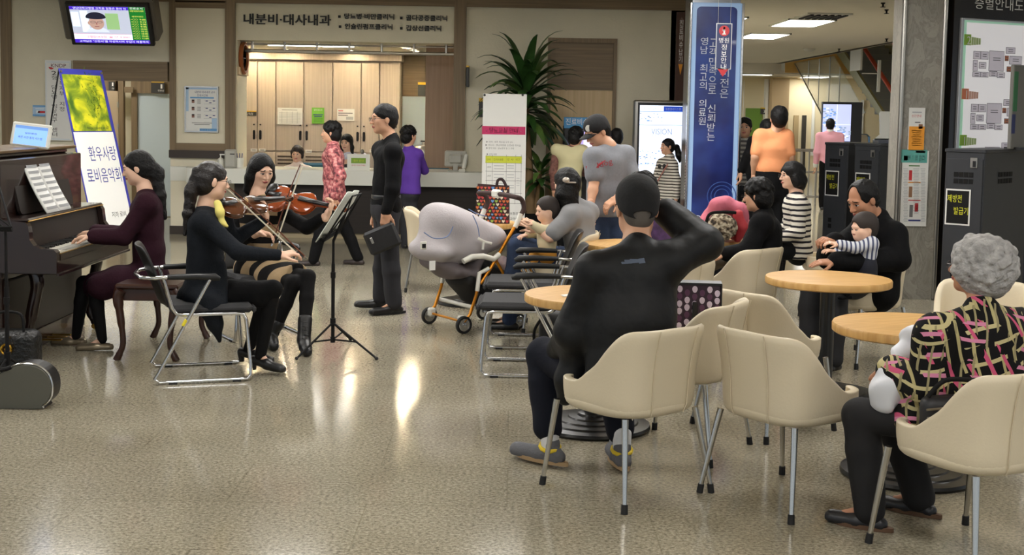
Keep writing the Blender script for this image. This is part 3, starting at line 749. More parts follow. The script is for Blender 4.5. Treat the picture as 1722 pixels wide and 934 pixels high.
# clinic name over the counter
t_ = thing('clinic_lettering', 'dark raised clinic name lettering on the header above the counter', 'lettering', (X17(580), WY-.01, 2.85))
def hdr(tx, u0, u1, v0, v1):
    a, b_ = P(u0, v0, WY), P(u1, v1, WY); c = (a+b_)/2
    return text_mb(tx, b_.x-a.x, a.z-b_.z, frame((c.x, WY-.012, c.z), (1, 0, 0), (0, 0, 1)), depth=.008, bold=.018)
obj('title', hdr('내분비·대사내과', 410, 557, 22.5, 43.5), INK, t_)
for tx, u0, u1, v0, v1 in (('당뇨병·비만클리닉', 579, 663, 22.5, 33.5), ('인슐린펌프클리닉', 580, 660, 39.5, 50.5), ('골다공증클리닉', 683, 752, 25, 36), ('갑상선클리닉', 683, 742, 42.5, 53)):
    q = P(u0-8, (v0+v1)/2, WY); obj('bullet', MB().box((q.x, WY-.012, q.z), (.033, .016, .033)), INK, t_)
    obj('line', hdr(tx, u0, u1, v0, v1), INK, t_)

# signs on the back wall
sheet('framed_poster', 'white framed timetable poster with blue border on the column', 'poster', 312, 366.5, 146, 222, WY-.04, PAPER,
      [(None, 339, 148.5, 54, 4, PALEBL), (None, 315, 166, 5, 42, PALEBL), (None, 351, 219, 30, 5, CYAN), (None, 361, 208, 9, 18, PALEBL), (None, 340, 164.5, 40, 2.4, CYAN), ('내분비·대사내과 교수', 345, 155, 34, 4.2, NAVY), ('진료시간표', 341, 160.5, 18, 4, NAVY), ('영남대학교병원', 343, 218, 22, 2.4, WTXT)]
      +[(None, 325, 170.5+12.3*k, 4.5, 5.5, mat('portrait tone', (150, 112, 100), .7)) for k in range(3)]+[(None, 325, 168.6+12.3*k, 4.5, 2, INK) for k in range(3)]+[(None, 335, 168+2*j+12.3*k, 6, .7, GREYINK) for k in range(3) for j in range(4)]
      +[(None, 353, 169+6.1*k, 20, .4, LGREY) for k in range(7)]+[(None, 348+6*j, 170+12.3*k+(j % 2)*3, 4, 1.4, NAVY) for k in range(3) for j in range(3)]+[(None, 340, 207+2.5*j, 34-8*j, .9, GREYINK) for j in range(2)], .02, rim=mat('silver frame', (190, 192, 194), .35, .6))
def vtext(tx, u, v0, v1, Y, w_, m_, mb=None, gap=1.0):
    mb = mb or MB(); n = len(tx); st = (v1-v0)/n; xm = P(u, (v0+v1)/2, Y).x
    for k, ch in enumerate(tx):
        if ch == ' ': continue
        q = P(u, v0+st*(k+.5), Y); s_ = P(u+1, v0, Y).x-P(u, v0, Y).x
        text_mb(ch, w_*s_, st*.86*s_, frame((xm, Y-.0045, q.z), (1, 0, 0), (0, 0, 1)), mb=mb)
    return mb
t_ = sheet('wall_sign', 'tall white upright sign with black Korean lettering behind the blue banner', 'sign', 76, 121, 101, 237, WY-.03, PAPER, [('KNDP', 99, 110.5, 26, 6, mat('maroon print', (90, 30, 50), .6)), (None, 98, 104.5, 40, .5, PALEBL), (None, 98, 234, 40, .5, PALEBL), (None, 78, 169, .5, 129, PALEBL), (None, 119, 169, .5, 129, PALEBL)], .02)
obj('lettering', vtext('2형 당뇨병 임상연구 센터', 91.5, 119, 230, WY-.036, 8.5, INK), INK, t_)
obj('lettering', vtext('보건복지부 지정', 104, 118, 188, WY-.036, 8, INK), INK, t_)
m_ = MB().tube([P(82+2*k, 113+[0, 1.5, 2.2, 2.2, 1.5][k], WY-.043) for k in range(5)], [.004, .012, .014, .01, .003], 6, flat=.2); obj('swoosh', m_, REDP, t_)
sheet('room_sign', 'small charcoal sign number 30 with yellow top beside the green door', 'sign', 1279, 1292, 181, 192.5, 39.6, SIGNGREY, [(None, 1285.5, 182, 13, 2, YELLOW), ('30', 1287, 187.5, 6, 5, WTXT)], .03)
sheet('wall_flyer', 'small sky blue flyer on wall left of the white upright sign', 'flyer', 55, 80, 177, 196, WY-.02, PALEBL, [(None, 67, 178.5, 24, 2.5, CYAN), (None, 67, 183, 15, 1, WTXT), (None, 70, 188.5, 12, 3.5, REDP), (None, 64, 188, 6, 4, WTXT), (None, 67, 194, 24, 3, CYAN)], .004)
sheet('room_sign', 'charcoal room sign number 1 above the pale blue door', 'sign', 254.5, 277, 138, 156.5, 19.48, SIGNGREY, [(None, 266, 138.3, 22, 1.5, YELLOW), ('1', 272, 145.5, 3, 7, WTXT), ('진료실', 271, 152.5, 10, 3, WTXT)], .03)
sheet('room_sign', 'narrow charcoal room sign number 1 above the tan door', 'sign', 183, 193, 137, 152.5, 19.4, SIGNGREY, [('1', 190, 142, 2.4, 6, WTXT), ('안내', 190.5, 149, 4, 3, WTXT)], .03)
q = P(787, 130, WY-.06); t_ = thing('room_sign', 'charcoal projecting sign with yellow edge high on wall right of the counter', 'sign', (q.x, WY, q.z))
obj('panel', MB().box((q.x-.0, WY-.13, q.z), (.035, .22, .25), r=.004), SIGNGREY, t_); obj('edge', MB().box((q.x, WY-.13, q.z+.135), (.036, .22, .02)), YELLOW, t_)
sheet('room_sign', 'charcoal room sign with yellow top half hidden by banner stand', 'sign', 805.5, 824, 165, 197, WY-.02, SIGNGREY, [(None, 815, 168, 18, 6, YELLOW), ('내시경', 815, 184, 12, 4, WTXT)], .03)
# arrow sign at the end of the back wall
t_ = thing('arrow_sign', 'dark brown upright sign with white lettering and an orange arrow tip at wall end', 'sign', (P(1145, 95, 16.5).x, 16.6, 2.2))
a, b_ = P(1138.5, 20, 16.6), P(1151, 168, 16.6); cx = (a.x+b_.x)/2
obj('panel', MB().box((cx, 16.62, (a.z)/2), (b_.x-a.x, .04, a.z)), mat('russet board', (74, 46, 34), .5), t_)
m_ = MB(); q0, q1 = P(1145, 34, 16.6), P(1145, 108, 16.6)
pts = [(-.028, q1.z), (0, q1.z-.13), (.028, q1.z), (.028, q0.z), (0, q0.z+.04), (-.028, q0.z)]
m_.add([(cx+a_, 16.597, z_) for a_, z_ in pts[3:]+[pts[0], pts[2]]], [(2, 3, 4, 0, 1)], 0)
m_.add([(cx-.028, 16.597, q1.z), (cx, 16.597, q1.z-.14), (cx+.028, 16.597, q1.z)], [(0, 1, 2)], 1)
obj('arrow', m_, [mat('brown grey print', (112, 92, 82), .6), ORANGE], t_); obj('lettering', vtext('진료비수납기', 1145.3, 33, 106, 16.595, 6, WTXT), WTXT, t_)
# ------------------------------------------------------------------ cream tub chairs
LEATHER = mat('cream leatherette', (212, 199, 172), .42, spec=.4, bump=.05, bscale=90)
RUBBER = mat('black rubber', (22, 22, 22), .7)
SHINYLEG = mat('chromed tube', (190, 188, 182), .18, 1.0)
def make_tub():
    """front towards -Y, base square 0.53 m"""
    t_ = thing('tub_chair', 'cream', 'chair', (0, 0, 0), 0, 'cream tub chairs')
    n = 40; rows = []
    def plan(a, e):                       # superellipse plan, a = 0 at front right arm end .. 1 at front left
        ang = math.radians(-62+304*a); p = 3.2
        c, s_ = math.cos(ang), math.sin(ang)
        r = (abs(c)**p+abs(s_)**p)**(-1/p)
        return r*c*e, r*s_*e
    def rim(a):
        q = abs(a-.5)*2                   # 0 back, 1 arm end
        t = min(1, max(0, (q-.30)/.42)); t = t*t*(3-2*t)
        return .755*(1-t)+.505*t+.015*(1-q)
    prof = [(.80, .375), (.88, .385), (.93, .42), (.94, .47)]
    outer = []
    for i in range(n+1):
        a = i/n; zr = rim(a); col = []
        for e, z in prof: x, y = plan(a, .275*e); col.append((x, y, z))
        for k in range(1, 6):
            f = k/5; z = .47+(zr-.47)*f; e = .94+.06*((z-.47)/.285)**1.4 if z > .47 else .94
            x, y = plan(a, .275*e); col.append((x, y+(.03*f*f if abs(a-.5) < .28 else 0), z))
        outer.append(col)
    mb = MB(); mb.grid([list(r) for r in outer])
    sh = obj('shell', mb, LEATHER, t_, True, False, 1, .038, True, 1)
    for p_ in sh.data.polygons: pass
    m_ = MB(); po = [plan(i/24, .262) for i in range(25)]
    po = [p for p in po]+[(-.14, -.285), (.14, -.285)]
    def ring(s_, z): return [(x*s_, y*s_, z) for x, y in po]
    m_.grid([ring(.75, .372), ring(.93, .38), ring(.985, .41), ring(.97, .44), ring(.85, .455), ring(.4, .45)], close_u=True)
    m_.add(ring(.75, .372), [tuple(range(len(po)))]); m_.add(ring(.4, .45), [tuple(range(len(po)))])
    obj('seat', m_, LEATHER, t_, True, False, 1)
    m_ = MB()
    for a in (.435, .565):
        i = round(a*n); m_.tube([V(p)+V((0, .004, 0)) for p in outer[i][1:]], .0028, 6)
    obj('seam', m_, mat('cream seam', (204, 190, 162), .6), t_, True, False)  # seam tubes slightly darker than the leather
    for sx, sy in ((-1, -1), (1, -1), (-1, 1), (1, 1)):
        top = (sx*.215, sy*.205, .385) if sy > 0 else (sx*.235, -.215, .40)
        lg = obj('leg', MB().tube([top, (sx*.265, sy*.265, .035)], [.015, .0105], 12), SHINYLEG, t_, True, False)
        obj('foot', MB().tube([(sx*.264, sy*.264, .04), (sx*.268, sy*.268, .0)], [.0145, .0155], 12), RUBBER, lg, True, False)
    return t_
def face(dx, dy): return math.atan2(dx, -dy)      # turn that brings -Y to (dx,dy)
tub0 = make_tub()
TUBS = [  # x, y, facing, label
    (.535, 5.70, (-.63, .78), 'cream tub chair under the man in black cap and jacket, seen from behind'),
    (1.235, 5.60, (.81, .59), 'empty cream tub chair beside the capped man, nearest empty one, its back to us'),
    (1.80, 4.90, (-.47, .88), 'cream tub chair under the grey haired woman in patterned blouse'),
    (.875, 6.43, (-.86, .51), 'cream tub chair holding the dotted purple bag, behind the two nearest chair backs'),
    (1.38, 6.90, (.80, .60), 'empty cream tub chair with its arm end in front of the black table column'),
    (1.60, 9.13, (-.68, .73), 'cream tub chair under the curly haired woman in black jacket'),
    (2.78, 11.0, (-.95, .3), 'cream tub chair under the woman in striped jacket'),
    (2.42, 8.92, (-.85, -.5), 'cream tub chair under the man holding a baby'),
    (2.62, 7.10, (-.35, -.94), 'empty cream tub chair facing us beyond the grey haired woman'),
    (-.72, 12.15, (1, .05), 'empty cream tub chair behind the pushchair hood'),
    (.38, 9.98, (-1, .05), 'cream tub chair under the woman in grey top with a baby'),
    (1.03, 8.42, (-.25, .97), 'cream tub chair under the person in purple top, behind the dotted bag'),
]
for i, (x, y, f, lb) in enumerate(TUBS):
    if i == 0: tub0.location = (x, y, 0); tub0.rotation_euler = (0, 0, face(*f)); tub0['label'] = lb
    else: dup(tub0, (x, y, 0), face(*f), lb)

# ------------------------------------------------------------------ round oak tables
OAK = mat('oak top', (206, 164, 98), .4)
nt, N, L, b = nodes_of(OAK)
tc = N.new('ShaderNodeTexCoord'); mp = N.new('ShaderNodeMapping'); mp.inputs['Scale'].default_value = (2.5, 30, 2.5)
nn = N.new('ShaderNodeTexNoise'); nn.inputs['Scale'].default_value = 1.6; nn.inputs['Detail'].default_value = 6
rm = ramp(nt, [(.3, (186, 140, 74)), (.7, (212, 170, 106))])
L.new(tc.outputs['Object'], mp.inputs['Vector']); L.new(mp.outputs['Vector'], nn.inputs['Vector']); L.new(nn.outputs['Fac'], rm.inputs['Fac']); L.new(rm.outputs['Color'], b.inputs['Base Color'])
BASEM = mat('black cast base', (24, 23, 22), .28)
def make_table():
    t_ = thing('round_table', 'oak', 'table', (0, 0, 0), 0, 'round oak tables')
    obj('tabletop', MB().lathe([(0, .675), (.365, .675), (.374, .682), (.375, .712), (.370, .72), (0, .72)], 64), OAK, t_, True, False)
    obj('column', MB().lathe([(.044, .03), (.044, .66), (.12, .665), (.12, .676), (0, .676)], 24), BASEM, t_, True, False)
    obj('base', MB().lathe([(0, 0), (.31, 0), (.315, .012), (.31, .026), (.25, .032), (.245, .040), (.19, .044), (.185, .052), (.13, .056), (.125, .064), (.08, .068), (.075, .08), (.045, .085)], 48), BASEM, t_, True, False)
    return t_
tab0 = make_table()
TABS = [(G(1393, 467, .72), 'round oak table in front of the man holding a baby'), (G(1537, 546, .72), 'round oak table beside the grey haired woman, nearest to the right edge'),
        (G(1000, 495, .72), 'round oak table with folded paper, just beyond the capped man'), (G(1066, 410, .72), 'round oak table behind the head of the capped man'),
        (G(796, 373, .72), 'round oak table under the heart tote bag behind the pushchair'), (G(1196, 400, .72), 'round oak table under the pink jacket')]
for i, (p, lb) in enumerate(TABS):
    if i == 0: tab0.location = (p.x, p.y, 0); tab0['label'] = lb
    else: dup(tab0, (p.x, p.y, 0), .4*i, lb)
q = G(957, 499, .7205); m_ = MB().box((0, 0, .004), (.07, .03, .006), M=Mx.Translation(q) @ Mx.Rotation(.5, 4, 'Z')).box((.0, .02, .006), (.06, .03, .003), M=Mx.Translation(q) @ Mx.Rotation(.8, 4, 'Z'))
tag(obj('folded_paper', m_, PAPER), 'small scrap of folded white paper on the oak table by the capped man', 'paper')

# ------------------------------------------------------------------ chrome sled chairs with black seats
SEATF = mat('charcoal seat fabric', (46, 46, 48), .85, bump=.2, bscale=200)
def make_sled():
    t_ = thing('sled_chair', 'sled', 'chair', (0, 0, 0), 0, 'chrome armchairs with black seats')
    for sx in (-1, 1):
        x = sx*.275; xi = sx*.245
        path = [(x, -.03, .635), (x, .27, .075), (x, .295, .035), (x, .27, .012), (x, .2, .012), (x, -.2, .012), (x, -.255, .014), (x, -.278, .04), (x*.99, -.275, .1), (xi, -.25, .38), (xi, -.235, .412), (xi, -.19, .418), (xi, .12, .418), (xi, .165, .425), (xi, .19, .46), (sx*.255, .235, .62), (sx*.258, .25, .66)]
        fr = obj('side_frame', MB().tube(path, .0115, 10), CHROME, t_, True, False)
        obj('sticker', MB().tube([(x, .12+.008, .355), (x, .10+.008, .392)], .0128, 10), mat('yellow sticker', (226, 206, 40), .5), fr, True, False) if sx < 0 else None
        for gy in (.19, -.19): obj('glide', MB().box((x, gy, .006), (.03, .05, .012)), RUBBER, fr, False, False)
        m_ = MB(); m_.tube([(x, -.09, .638), (x, -.06, .648), (x*.99, .05, .655), (sx*.262, .22, .652)], [.012, .024, .02, .016], 10, flat=.7)
        obj('armrest', m_, BLACK, t_, True, False)
    m_ = MB(); m_.box((0, -.045, .447), (.5, .5, .055), r=.022); m_.box((0, -.3, .437), (.48, .03, .045), r=.014)
    obj('seat', m_, SEATF, t_, True, False)
    m_ = MB(); m_.tube([(-.262, .22, .652), (-.262, .29, .648), (-.2, .37, .645), (0, .40, .645), (.2, .37, .645), (.262, .29, .648), (.262, .22, .652)], .0115, 10); obj('rear_bow', m_, CHROME, t_, True, False)
    rows = []
    for k in range(9):
        f = k/8; z = .47+.37*f; yb = .20+.13*f; w_ = .235-.02*abs(f-.5)*2*(f > .5)
        rows.append([(w_*s_/6, yb+.045*(1-(s_/6)**2)+.02*f*f, z-(.02 if abs(s_) == 6 and k in (0, 8) else 0)) for s_ in range(-6, 7)])
    obj('backrest', MB().grid(rows), BLACK, t_, True, False, 1, .016)
    return t_
sl0 = make_sled()
SLEDS = [(-1.94, 8.04, (.935, .30), 'chrome armchair with black seat under the ponytailed violinist in dark cardigan'),
         (-1.86, 9.50, (.5, -.85), 'chrome armchair with black seat under the violinist in striped dress'),
         (.10, 8.36, (-1, .02), 'empty chrome armchair with charcoal seat, nearer of the pair left of the oak table'),
         (.12, 9.35, (-1, .02), 'empty chrome armchair with charcoal seat, further of the pair beside the pushchair')]
for i, (x, y, f, lb) in enumerate(SLEDS):
    if i == 0: sl0.location = (x, y, 0); sl0.rotation_euler = (0, 0, face(*f)); sl0['label'] = lb
    else: dup(sl0, (x, y, 0), face(*f), lb)

# ------------------------------------------------------------------ piano, bench
PW = mat('dark mahogany', (33, 18, 14), .22, spec=.5, coat=.4, var=.15, vscale=5)
PW2 = mat('dark walnut panel', (27, 18, 13), .45, var=.12, vscale=4)
GOLD = mat('brass', (190, 150, 70), .3, 1.0)
IVORY = mat('ivory keys', (228, 224, 210), .25)
Y0, Y1 = 8.2, 9.75
XB, XU, XS, XF = -3.80, -3.26, -3.10, -2.90         # back, upper panel, shelf edge, keybed front
YC = (Y0+Y1)/2; LY = Y1-Y0
pn = thing('upright_piano', 'dark mahogany upright piano with sheet music on its desk', 'piano', ((XB+XF)/2, YC, 0))
m_ = MB(); m_.box(((XB+XU)/2, YC, .69), (XU-XB, LY, 1.26), r=.008); obj('case', m_, PW, pn)
m_ = MB(); m_.box(((XB+XU)/2, YC, .07), (XU-XB+.03, LY+.02, .14), r=.008); obj('plinth', m_, PW, pn)
m_ = MB(); m_.box(((XB+XU)/2-.06, YC, 1.335), (XU-XB-.10, LY+.04, .03), r=.008); m_.box((XB+.28, YC, 1.365), (.44, LY+.02, .025), r=.006, mi=1); obj('lid', m_, [PW, mat('worn brass brown lid', (92, 70, 36), .35)], pn)
m_ = MB(); m_.box(((XU+XF)/2, YC, .635), (XF-XU-.004, LY-.02, .09), r=.006); m_.box((XF+.0, YC, .59), (.02, LY-.02, .02), r=.004); obj('keybed', m_, PW, pn)
prof = [(XU-.02, .60), (XF-.005, .60), (XF-.005, .735), (XF-.02, .75), (XF-.10, .755), (XF-.15, .775), (XF-.175, .81), (XF-.18, .86), (XF-.185, .90), (XF-.20, .925), (XU-.02, .94)]
for ya, yb in ((Y0, Y0+.065), (Y1-.065, Y1)):
    Mc = Mx.Identity(4); Mc[1][1] = 0; Mc[1][2] = 1; Mc[2][2] = 0; Mc[2][1] = 1
    obj('cheek', MB().prism(prof, ya, yb, M=Mc), PW, pn)
Mt = Mx.Translation((XS-.02, YC, .80)) @ Mx.Rotation(math.radians(-10), 4, 'Y')
obj('fallboard', MB().box((0, 0, .045), (.025, LY-.13, .20), M=Mt, r=.006), PW2, pn)
obj('music_shelf', MB().box((XS-.09, YC, .935), (.20, LY-.05, .024), r=.01).box((XS+.01, YC, .93), (.010, LY-.05, .008), r=.003, mi=1), [PW, GOLD], pn)
Md = Mx.Translation((XS-.13, YC-.02, .95)) @ Mx.Rotation(math.radians(-12), 4, 'Y') @ Mx(((0, 0, 1, 0), (1, 0, 0, 0), (0, 1, 0, 0), (0, 0, 0, 1)))
obj('music_desk', MB().prism(rr(1.02, .33, .04, 5, 0, .165), -.01, .01, M=Md), PW2, pn)
obj('white_keys', MB().box(((XS+XF)/2+.01, YC, .725), (.15, LY-.16, .03), r=.004), IVORY, pn)
m_ = MB(); nk = 52; wk = (LY-.16)/nk
for k in range(nk-1):
    y_ = Y1-.08-wk*(k+1)
    m_.box((XF-.02, Y1-.08-wk*(k+1), .7405), (.09, .0015, .002), 1)
    if (k+2) % 7 not in (2, 6): m_.box((XS+.035, y_, .746), (.095, .011, .016), 0)
obj('black_keys', m_, [BLACK, GREYINK], pn)
obj('key_slip', MB().box((XF-.012, YC, .70), (.022, LY-.13, .05), r=.004).box((XF-.002, YC, .722), (.006, LY-.13, .006), 1), [PW, GOLD], pn)
for yl in (Y0+.22, Y1-.12):
    m_ = MB(); m_.tube(spline([(XF-.07-.16, yl, .59), (XF-.05-.16, yl, .50), (XF-.085-.16, yl, .32), (XF-.11-.16, yl, .15), (XF-.075-.16, yl, .06), (XF-.07-.16, yl, .04)], 5), [.045]*6+[.04]*6+[.028]*6+[.024]*8, 12)
    lg = obj('leg', m_, PW, pn, True)
    obj('caster', MB().cyl((XF-.07-.16, yl, .025), (XF-.07-.16, yl, .06), .018).cyl((XF-.07-.16, yl-.012, .022), (XF-.07-.16, yl+.012, .022), .022), GOLD, lg, True)
m_ = MB(); m_.box((XU-.25, YC, .40), (.5, LY-.1, .42)); obj('lower_panel', MB().box((XU+.01, YC, .34), (.02, LY-.14, .4), r=.008), PW2, pn)
for k in range(3): obj('pedal', MB().box((XU+.07, YC-.1+.1*k, .05), (.16, .035, .012), r=.005), GOLD, pn)
# open sheet music
ms = thing('sheet_music', 'open white music book leaning on the piano music desk', 'sheet music', (XS-.06, YC-.1, .955))
def arcpage(y0, y1, mi=0):
    rows = []
    for i in range(9):
        f = i/8; z = .952+.345*f; x = XS-.045-.10*f-.03*math.sin(PI*f*.5)+(.035*(1-f)**2)
        rows.append([(x+.004*math.sin(PI*j/6), y0+(y1-y0)*j/6, z) for j in range(7)])
    return rows
yc = YC-.12
for a, e_ in ((yc-.235, yc-.002), (yc+.002, yc+.235)):
    pg = obj('page', MB().grid(arcpage(a, e_)), PAPER, ms, True, solid=.008)
    m_ = MB(); R_ = arcpage(a+.018, e_-.018)
    for k in range(8):
        for j in range(6):
            for s_ in range(3):
                f = .06+.115*k+.018*s_; z = .952+.345*f; fx = lambda j_: XS-.045-.10*f-.03*math.sin(PI*f*.5)+.035*(1-f)**2+.004*math.sin(PI*j_/6)+.0055
                ya, yb = a+.02+(e_-a-.04)*j/6, a+.02+(e_-a-.04)*(j+1)/6
                m_.quad((fx(j), ya, z), (fx(j+1), yb, z), (fx(j+1), yb, z+.006), (fx(j), ya, z+.006))
    obj('staves', m_, LGREY, pg)
# digital frame on the lid
q = P(49, 228, 9.0)
t_ = thing('digital_frame', 'white framed tablet display standing on the piano lid', 'tablet', (q.x, 9.0, 1.38))
a, b_ = P(15, 215, 9.0), P(82, 243, 9.0); wd = b_.x-a.x; hd = .17
Mc = Mx.Translation((q.x, 9.0, 1.379)) @ Mx.Rotation(.10, 4, 'Y') @ Mx.Rotation(math.radians(-12), 4, 'X')
obj('housing', MB().box((0, 0, hd/2), (wd, .022, hd), M=Mc, r=.01), WHITE, t_)
SCR = mat('tablet screen', (120, 160, 236), .3, emit=.45)
obj('screen', MB().box((0, -.0115, hd/2-.005), (wd*.82, .002, hd*.78), M=Mc), SCR, t_)
obj('title_bar', MB().box((0, -.0122, hd*.80), (wd*.82, .003, hd*.12), M=Mc), mat('title bar glow', (90, 130, 190), .3, emit=.35), t_)
obj('lettering', text_mb('빠른 사전 동의 시스템', wd*.6, hd*.11, Mc @ Mx.Translation((0, -.0135, hd*.38)) @ Mx.Rotation(PI/2, 4, 'X'), mb=text_mb('일반병원', wd*.3, hd*.08, Mc @ Mx.Translation((0, -.0135, hd*.56)) @ Mx.Rotation(PI/2, 4, 'X'))), NAVY, t_)
# bench
BW = mat('bench mahogany', (58, 32, 22), .3, coat=.2)
xs0, xs1, yb0, yb1 = -2.60, -2.20, 8.44, 9.30
bn = thing('piano_bench', 'dark wooden piano bench with curved legs under the pianist', 'bench', ((xs0+xs1)/2, (yb0+yb1)/2, 0))
cx, cy = (xs0+xs1)/2, (yb0+yb1)/2
obj('seat', MB().box((cx, cy, .49), (xs1-xs0+.02, yb1-yb0+.02, .035), r=.012), BW, bn)
obj('apron', MB().box((cx, cy, .435), (xs1-xs0-.03, yb1-yb0-.03, .08), r=.006), BW, bn)
for x, sx in ((xs0, -1), (xs1, 1)):
    for y in (yb0, yb1):
        m_ = MB().tube(spline([(x-sx*.03, y, .47), (x-sx*.012, y, .42), (x-sx*.03, y, .28), (x-sx*.045, y, .12), (x-sx*.02, y, .04), (x-sx*.0, y, .0)], 5), [.036]*4+[.034]*4+[.026]*4+[.02]*4+[.02]*4+[.024]*6, 12)
        obj('leg', m_, BW, bn, True)
# ------------------------------------------------------------------ television on the wall
a = P(108, 4, 16.0); bl = P(116, 75, 16.3); wt = 1.03; ht = (V((a.x, 16.0, a.z))-V((a.x, 16.3, bl.z))).length
c0 = V((a.x+wt/2, 16.15, (a.z+bl.z)/2))
Mt = frame(c0, (1, 0.02, 0), V((0, -.3, a.z-bl.z)))
tv = thing('television', 'wall television in grey housing showing a man in dark cap and green list', 'television', tuple(c0))
obj('housing', MB().box((-.02, .03, -.17), (wt+.14, ht-.02, .26), M=Mt, r=.02).box((0, .1, -.45), (.5, .3, .6), M=Mt), mat('grey tv housing', (92, 86, 76), .5), tv)
obj('bezel', MB().box((0, 0, -.02), (wt, ht, .07), M=Mt, r=.012), BLACK, tv)
def em(n, c, e=1.0): return mat(n, c, .4, emit=e*.42, spec=.1)
sw, sh_ = wt*.90, ht*.86
def px(x, y): return ((x-.5)*sw, (.5-y)*sh_)      # screen fractions, y down
def srect(mb, x0, y0, x1, y1, z, mi=0):
    (a_, b_), (c_, d_) = px(x0, y1), px(x1, y0); mb.box(((a_+c_)/2, (b_+d_)/2, z), (c_-a_, d_-b_, .0015), mi, Mt)
def sell(mb, x, y, rx, ry, z, mi=0, a0=0, a1=360):
    pts = [px(x+rx*math.cos(math.radians(t)), y-ry*math.sin(math.radians(t))) for t in range(a0, a1+1, 12)]
    mb.prism(pts, z, z+.001, mi, Mt)
m_ = MB(); srect(m_, 0, 0, 1, 1, .017)
scr = obj('screen', m_, em('tv backdrop', (190, 196, 214), .8), tv)
m_ = MB(); srect(m_, 0, 0, .78, .085, .0185); srect(m_, 0, .9, 1, 1, .0185); obj('ticker_bar', m_, em('tv violet', (70, 40, 190), .9), scr)
m_ = MB(); srect(m_, .78, .06, 1, .9, .0185); srect(m_, .78, .0, 1, .06, .0185); obj('list_panel', m_, em('tv green', (30, 120, 44), .8), scr)
m_ = MB(); srect(m_, .01, .15, .11, .55, .0185); srect(m_, .13, .12, .23, .7, .0185, 0); srect(m_, .46, .18, .63, .62, .0185, 1); srect(m_, 0, .75, .78, .9, .0185, 2); srect(m_, .0, .745, .78, .755, .0188, 3)
obj('picture', m_, [em('tv pale', (226, 236, 244), .9), em('tv foliage', (150, 190, 130), .8), em('tv caption', (232, 232, 240), .9), em('tv rose', (190, 90, 140), .8)], scr)
m_ = MB(); sell(m_, .33, .80, .17, .25, .019, 3, 24, 156); srect(m_, .29, .55, .37, .66, .0192, 0); sell(m_, .33, .44, .10, .19, .0195, 0); sell(m_, .23, .45, .018, .05, .0193, 0); sell(m_, .33, .30, .135, .15, .020, 1, 0, 180); sell(m_, .33, .30, .13, .04, .0202, 1)
for dx in (-.045, .045): sell(m_, .33+dx, .42, .035, .03, .0205, 2); sell(m_, .33+dx, .42, .029, .022, .021, 0)
srect(m_, .30, .535, .36, .55, .021, 4); srect(m_, .322, .43, .338, .49, .0208, 4); srect(m_, 0, .75, .78, .9, .0196, 5)
obj('newsreader', m_, [em('tv skin', (196, 160, 146), .7), em('tv cap', (44, 44, 62), .5), em('tv glasses', (60, 60, 80), .5), em('tv shirt', (214, 222, 236), .8), em('tv lips', (160, 100, 100), .6), em('tv caption', (232, 232, 240), .9)], scr)
def stx(tx, x, y, w_, h_, mb=None): 
    p_ = px(x, y); return text_mb(tx, w_*sw, h_*sh_, Mt @ Mx.Translation((p_[0], p_[1], .022)), mb=mb)
m_ = stx('영남대학교병원 교직원 일동은 환자 진', .40, .042, .70, .06); stx('고객님은 "신청서"를 작성하시어 수납시 제출하여', .52, .95, .92, .06, m_); stx('진료순서', .885, .03, .17, .055, m_); obj('lettering', m_, em('tv white text', (240, 240, 250), 1.0), scr)
m_ = stx('내분비대사내과', .89, .10, .18, .05); stx('예약자명단', .89, .25, .15, .04, m_)
for k in range(9):
    stx('김◯◯' if k % 2 else '이◯◯', .84, .33+.065*k, .09, .042, m_); stx('%d:%02d' % (9+k//4, (k*15) % 60), .95, .33+.065*k, .08, .042, m_)
obj('lettering', m_, em('tv yellow text', (232, 226, 110), 1.0), scr)
m_ = stx('고혈압OK보험', .30, .825, .26, .06); obj('lettering', stx('☎ 17  4-0021', .60, .825, .28, .06, m_), em('tv red text', (200, 60, 100), .8), scr)

# ------------------------------------------------------------------ blue and green banner on its stand behind the piano
al = math.radians(63); wd = V((math.cos(al), math.sin(al), 0)); nr = V((math.sin(al), -math.cos(al), 0))
tl = P(98, 115, 13.2); upv = (V((0, 0, 1))*1.0-nr*.28).normalized()
Bw, Bh = .60, 1.80
Mb = frame(tl, wd, upv)                       # local x right, y up, origin at top left corner
bt = thing('banner_stand', 'leaning concert banner with yellow green photo and blue edges behind the piano', 'banner', (tl.x+.3, tl.y, 0))
obj('sheet', MB().box((Bw/2, -Bh/2, 0), (Bw, Bh, .004), M=Mb), mat('royal blue print', (52, 54, 150), .5), bt)
gm = mat('leaf photo print', (190, 190, 30), .5); nt, N, L, b = nodes_of(gm)
tc = N.new('ShaderNodeTexCoord'); n_ = N.new('ShaderNodeTexNoise'); n_.inputs['Scale'].default_value = 5; n_.inputs['Detail'].default_value = 6; n_.inputs['Distortion'].default_value = .6
rm = ramp(nt, [(.32, (60, 96, 20)), (.46, (130, 150, 24)), (.56, (206, 204, 30)), (.68, (224, 214, 40))]); L.new(tc.outputs['Object'], n_.inputs['Vector']); L.new(n_.outputs['Fac'], rm.inputs['Fac']); L.new(rm.outputs['Color'], b.inputs['Base Color'])
obj('photo', MB().box((Bw/2-.01, -.06-.30, .003), (Bw-.07, .60, .003), M=Mb), gm, bt)
m_ = MB(); random.seed(3)
for k in range(90):
    a = random.gauss(0, .5); x = .40+random.gauss(0, .06); y = -.30+random.gauss(0, .13)
    m_.tube([(x, y, .0055), (x+.03*math.cos(a*3), y+.03*math.sin(a*3)+.01, .0055)], [.006, .001], 4, M=Mb, flat=.2)
obj('sprig', m_, mat('moss green print', (74, 106, 22), .6), bt)
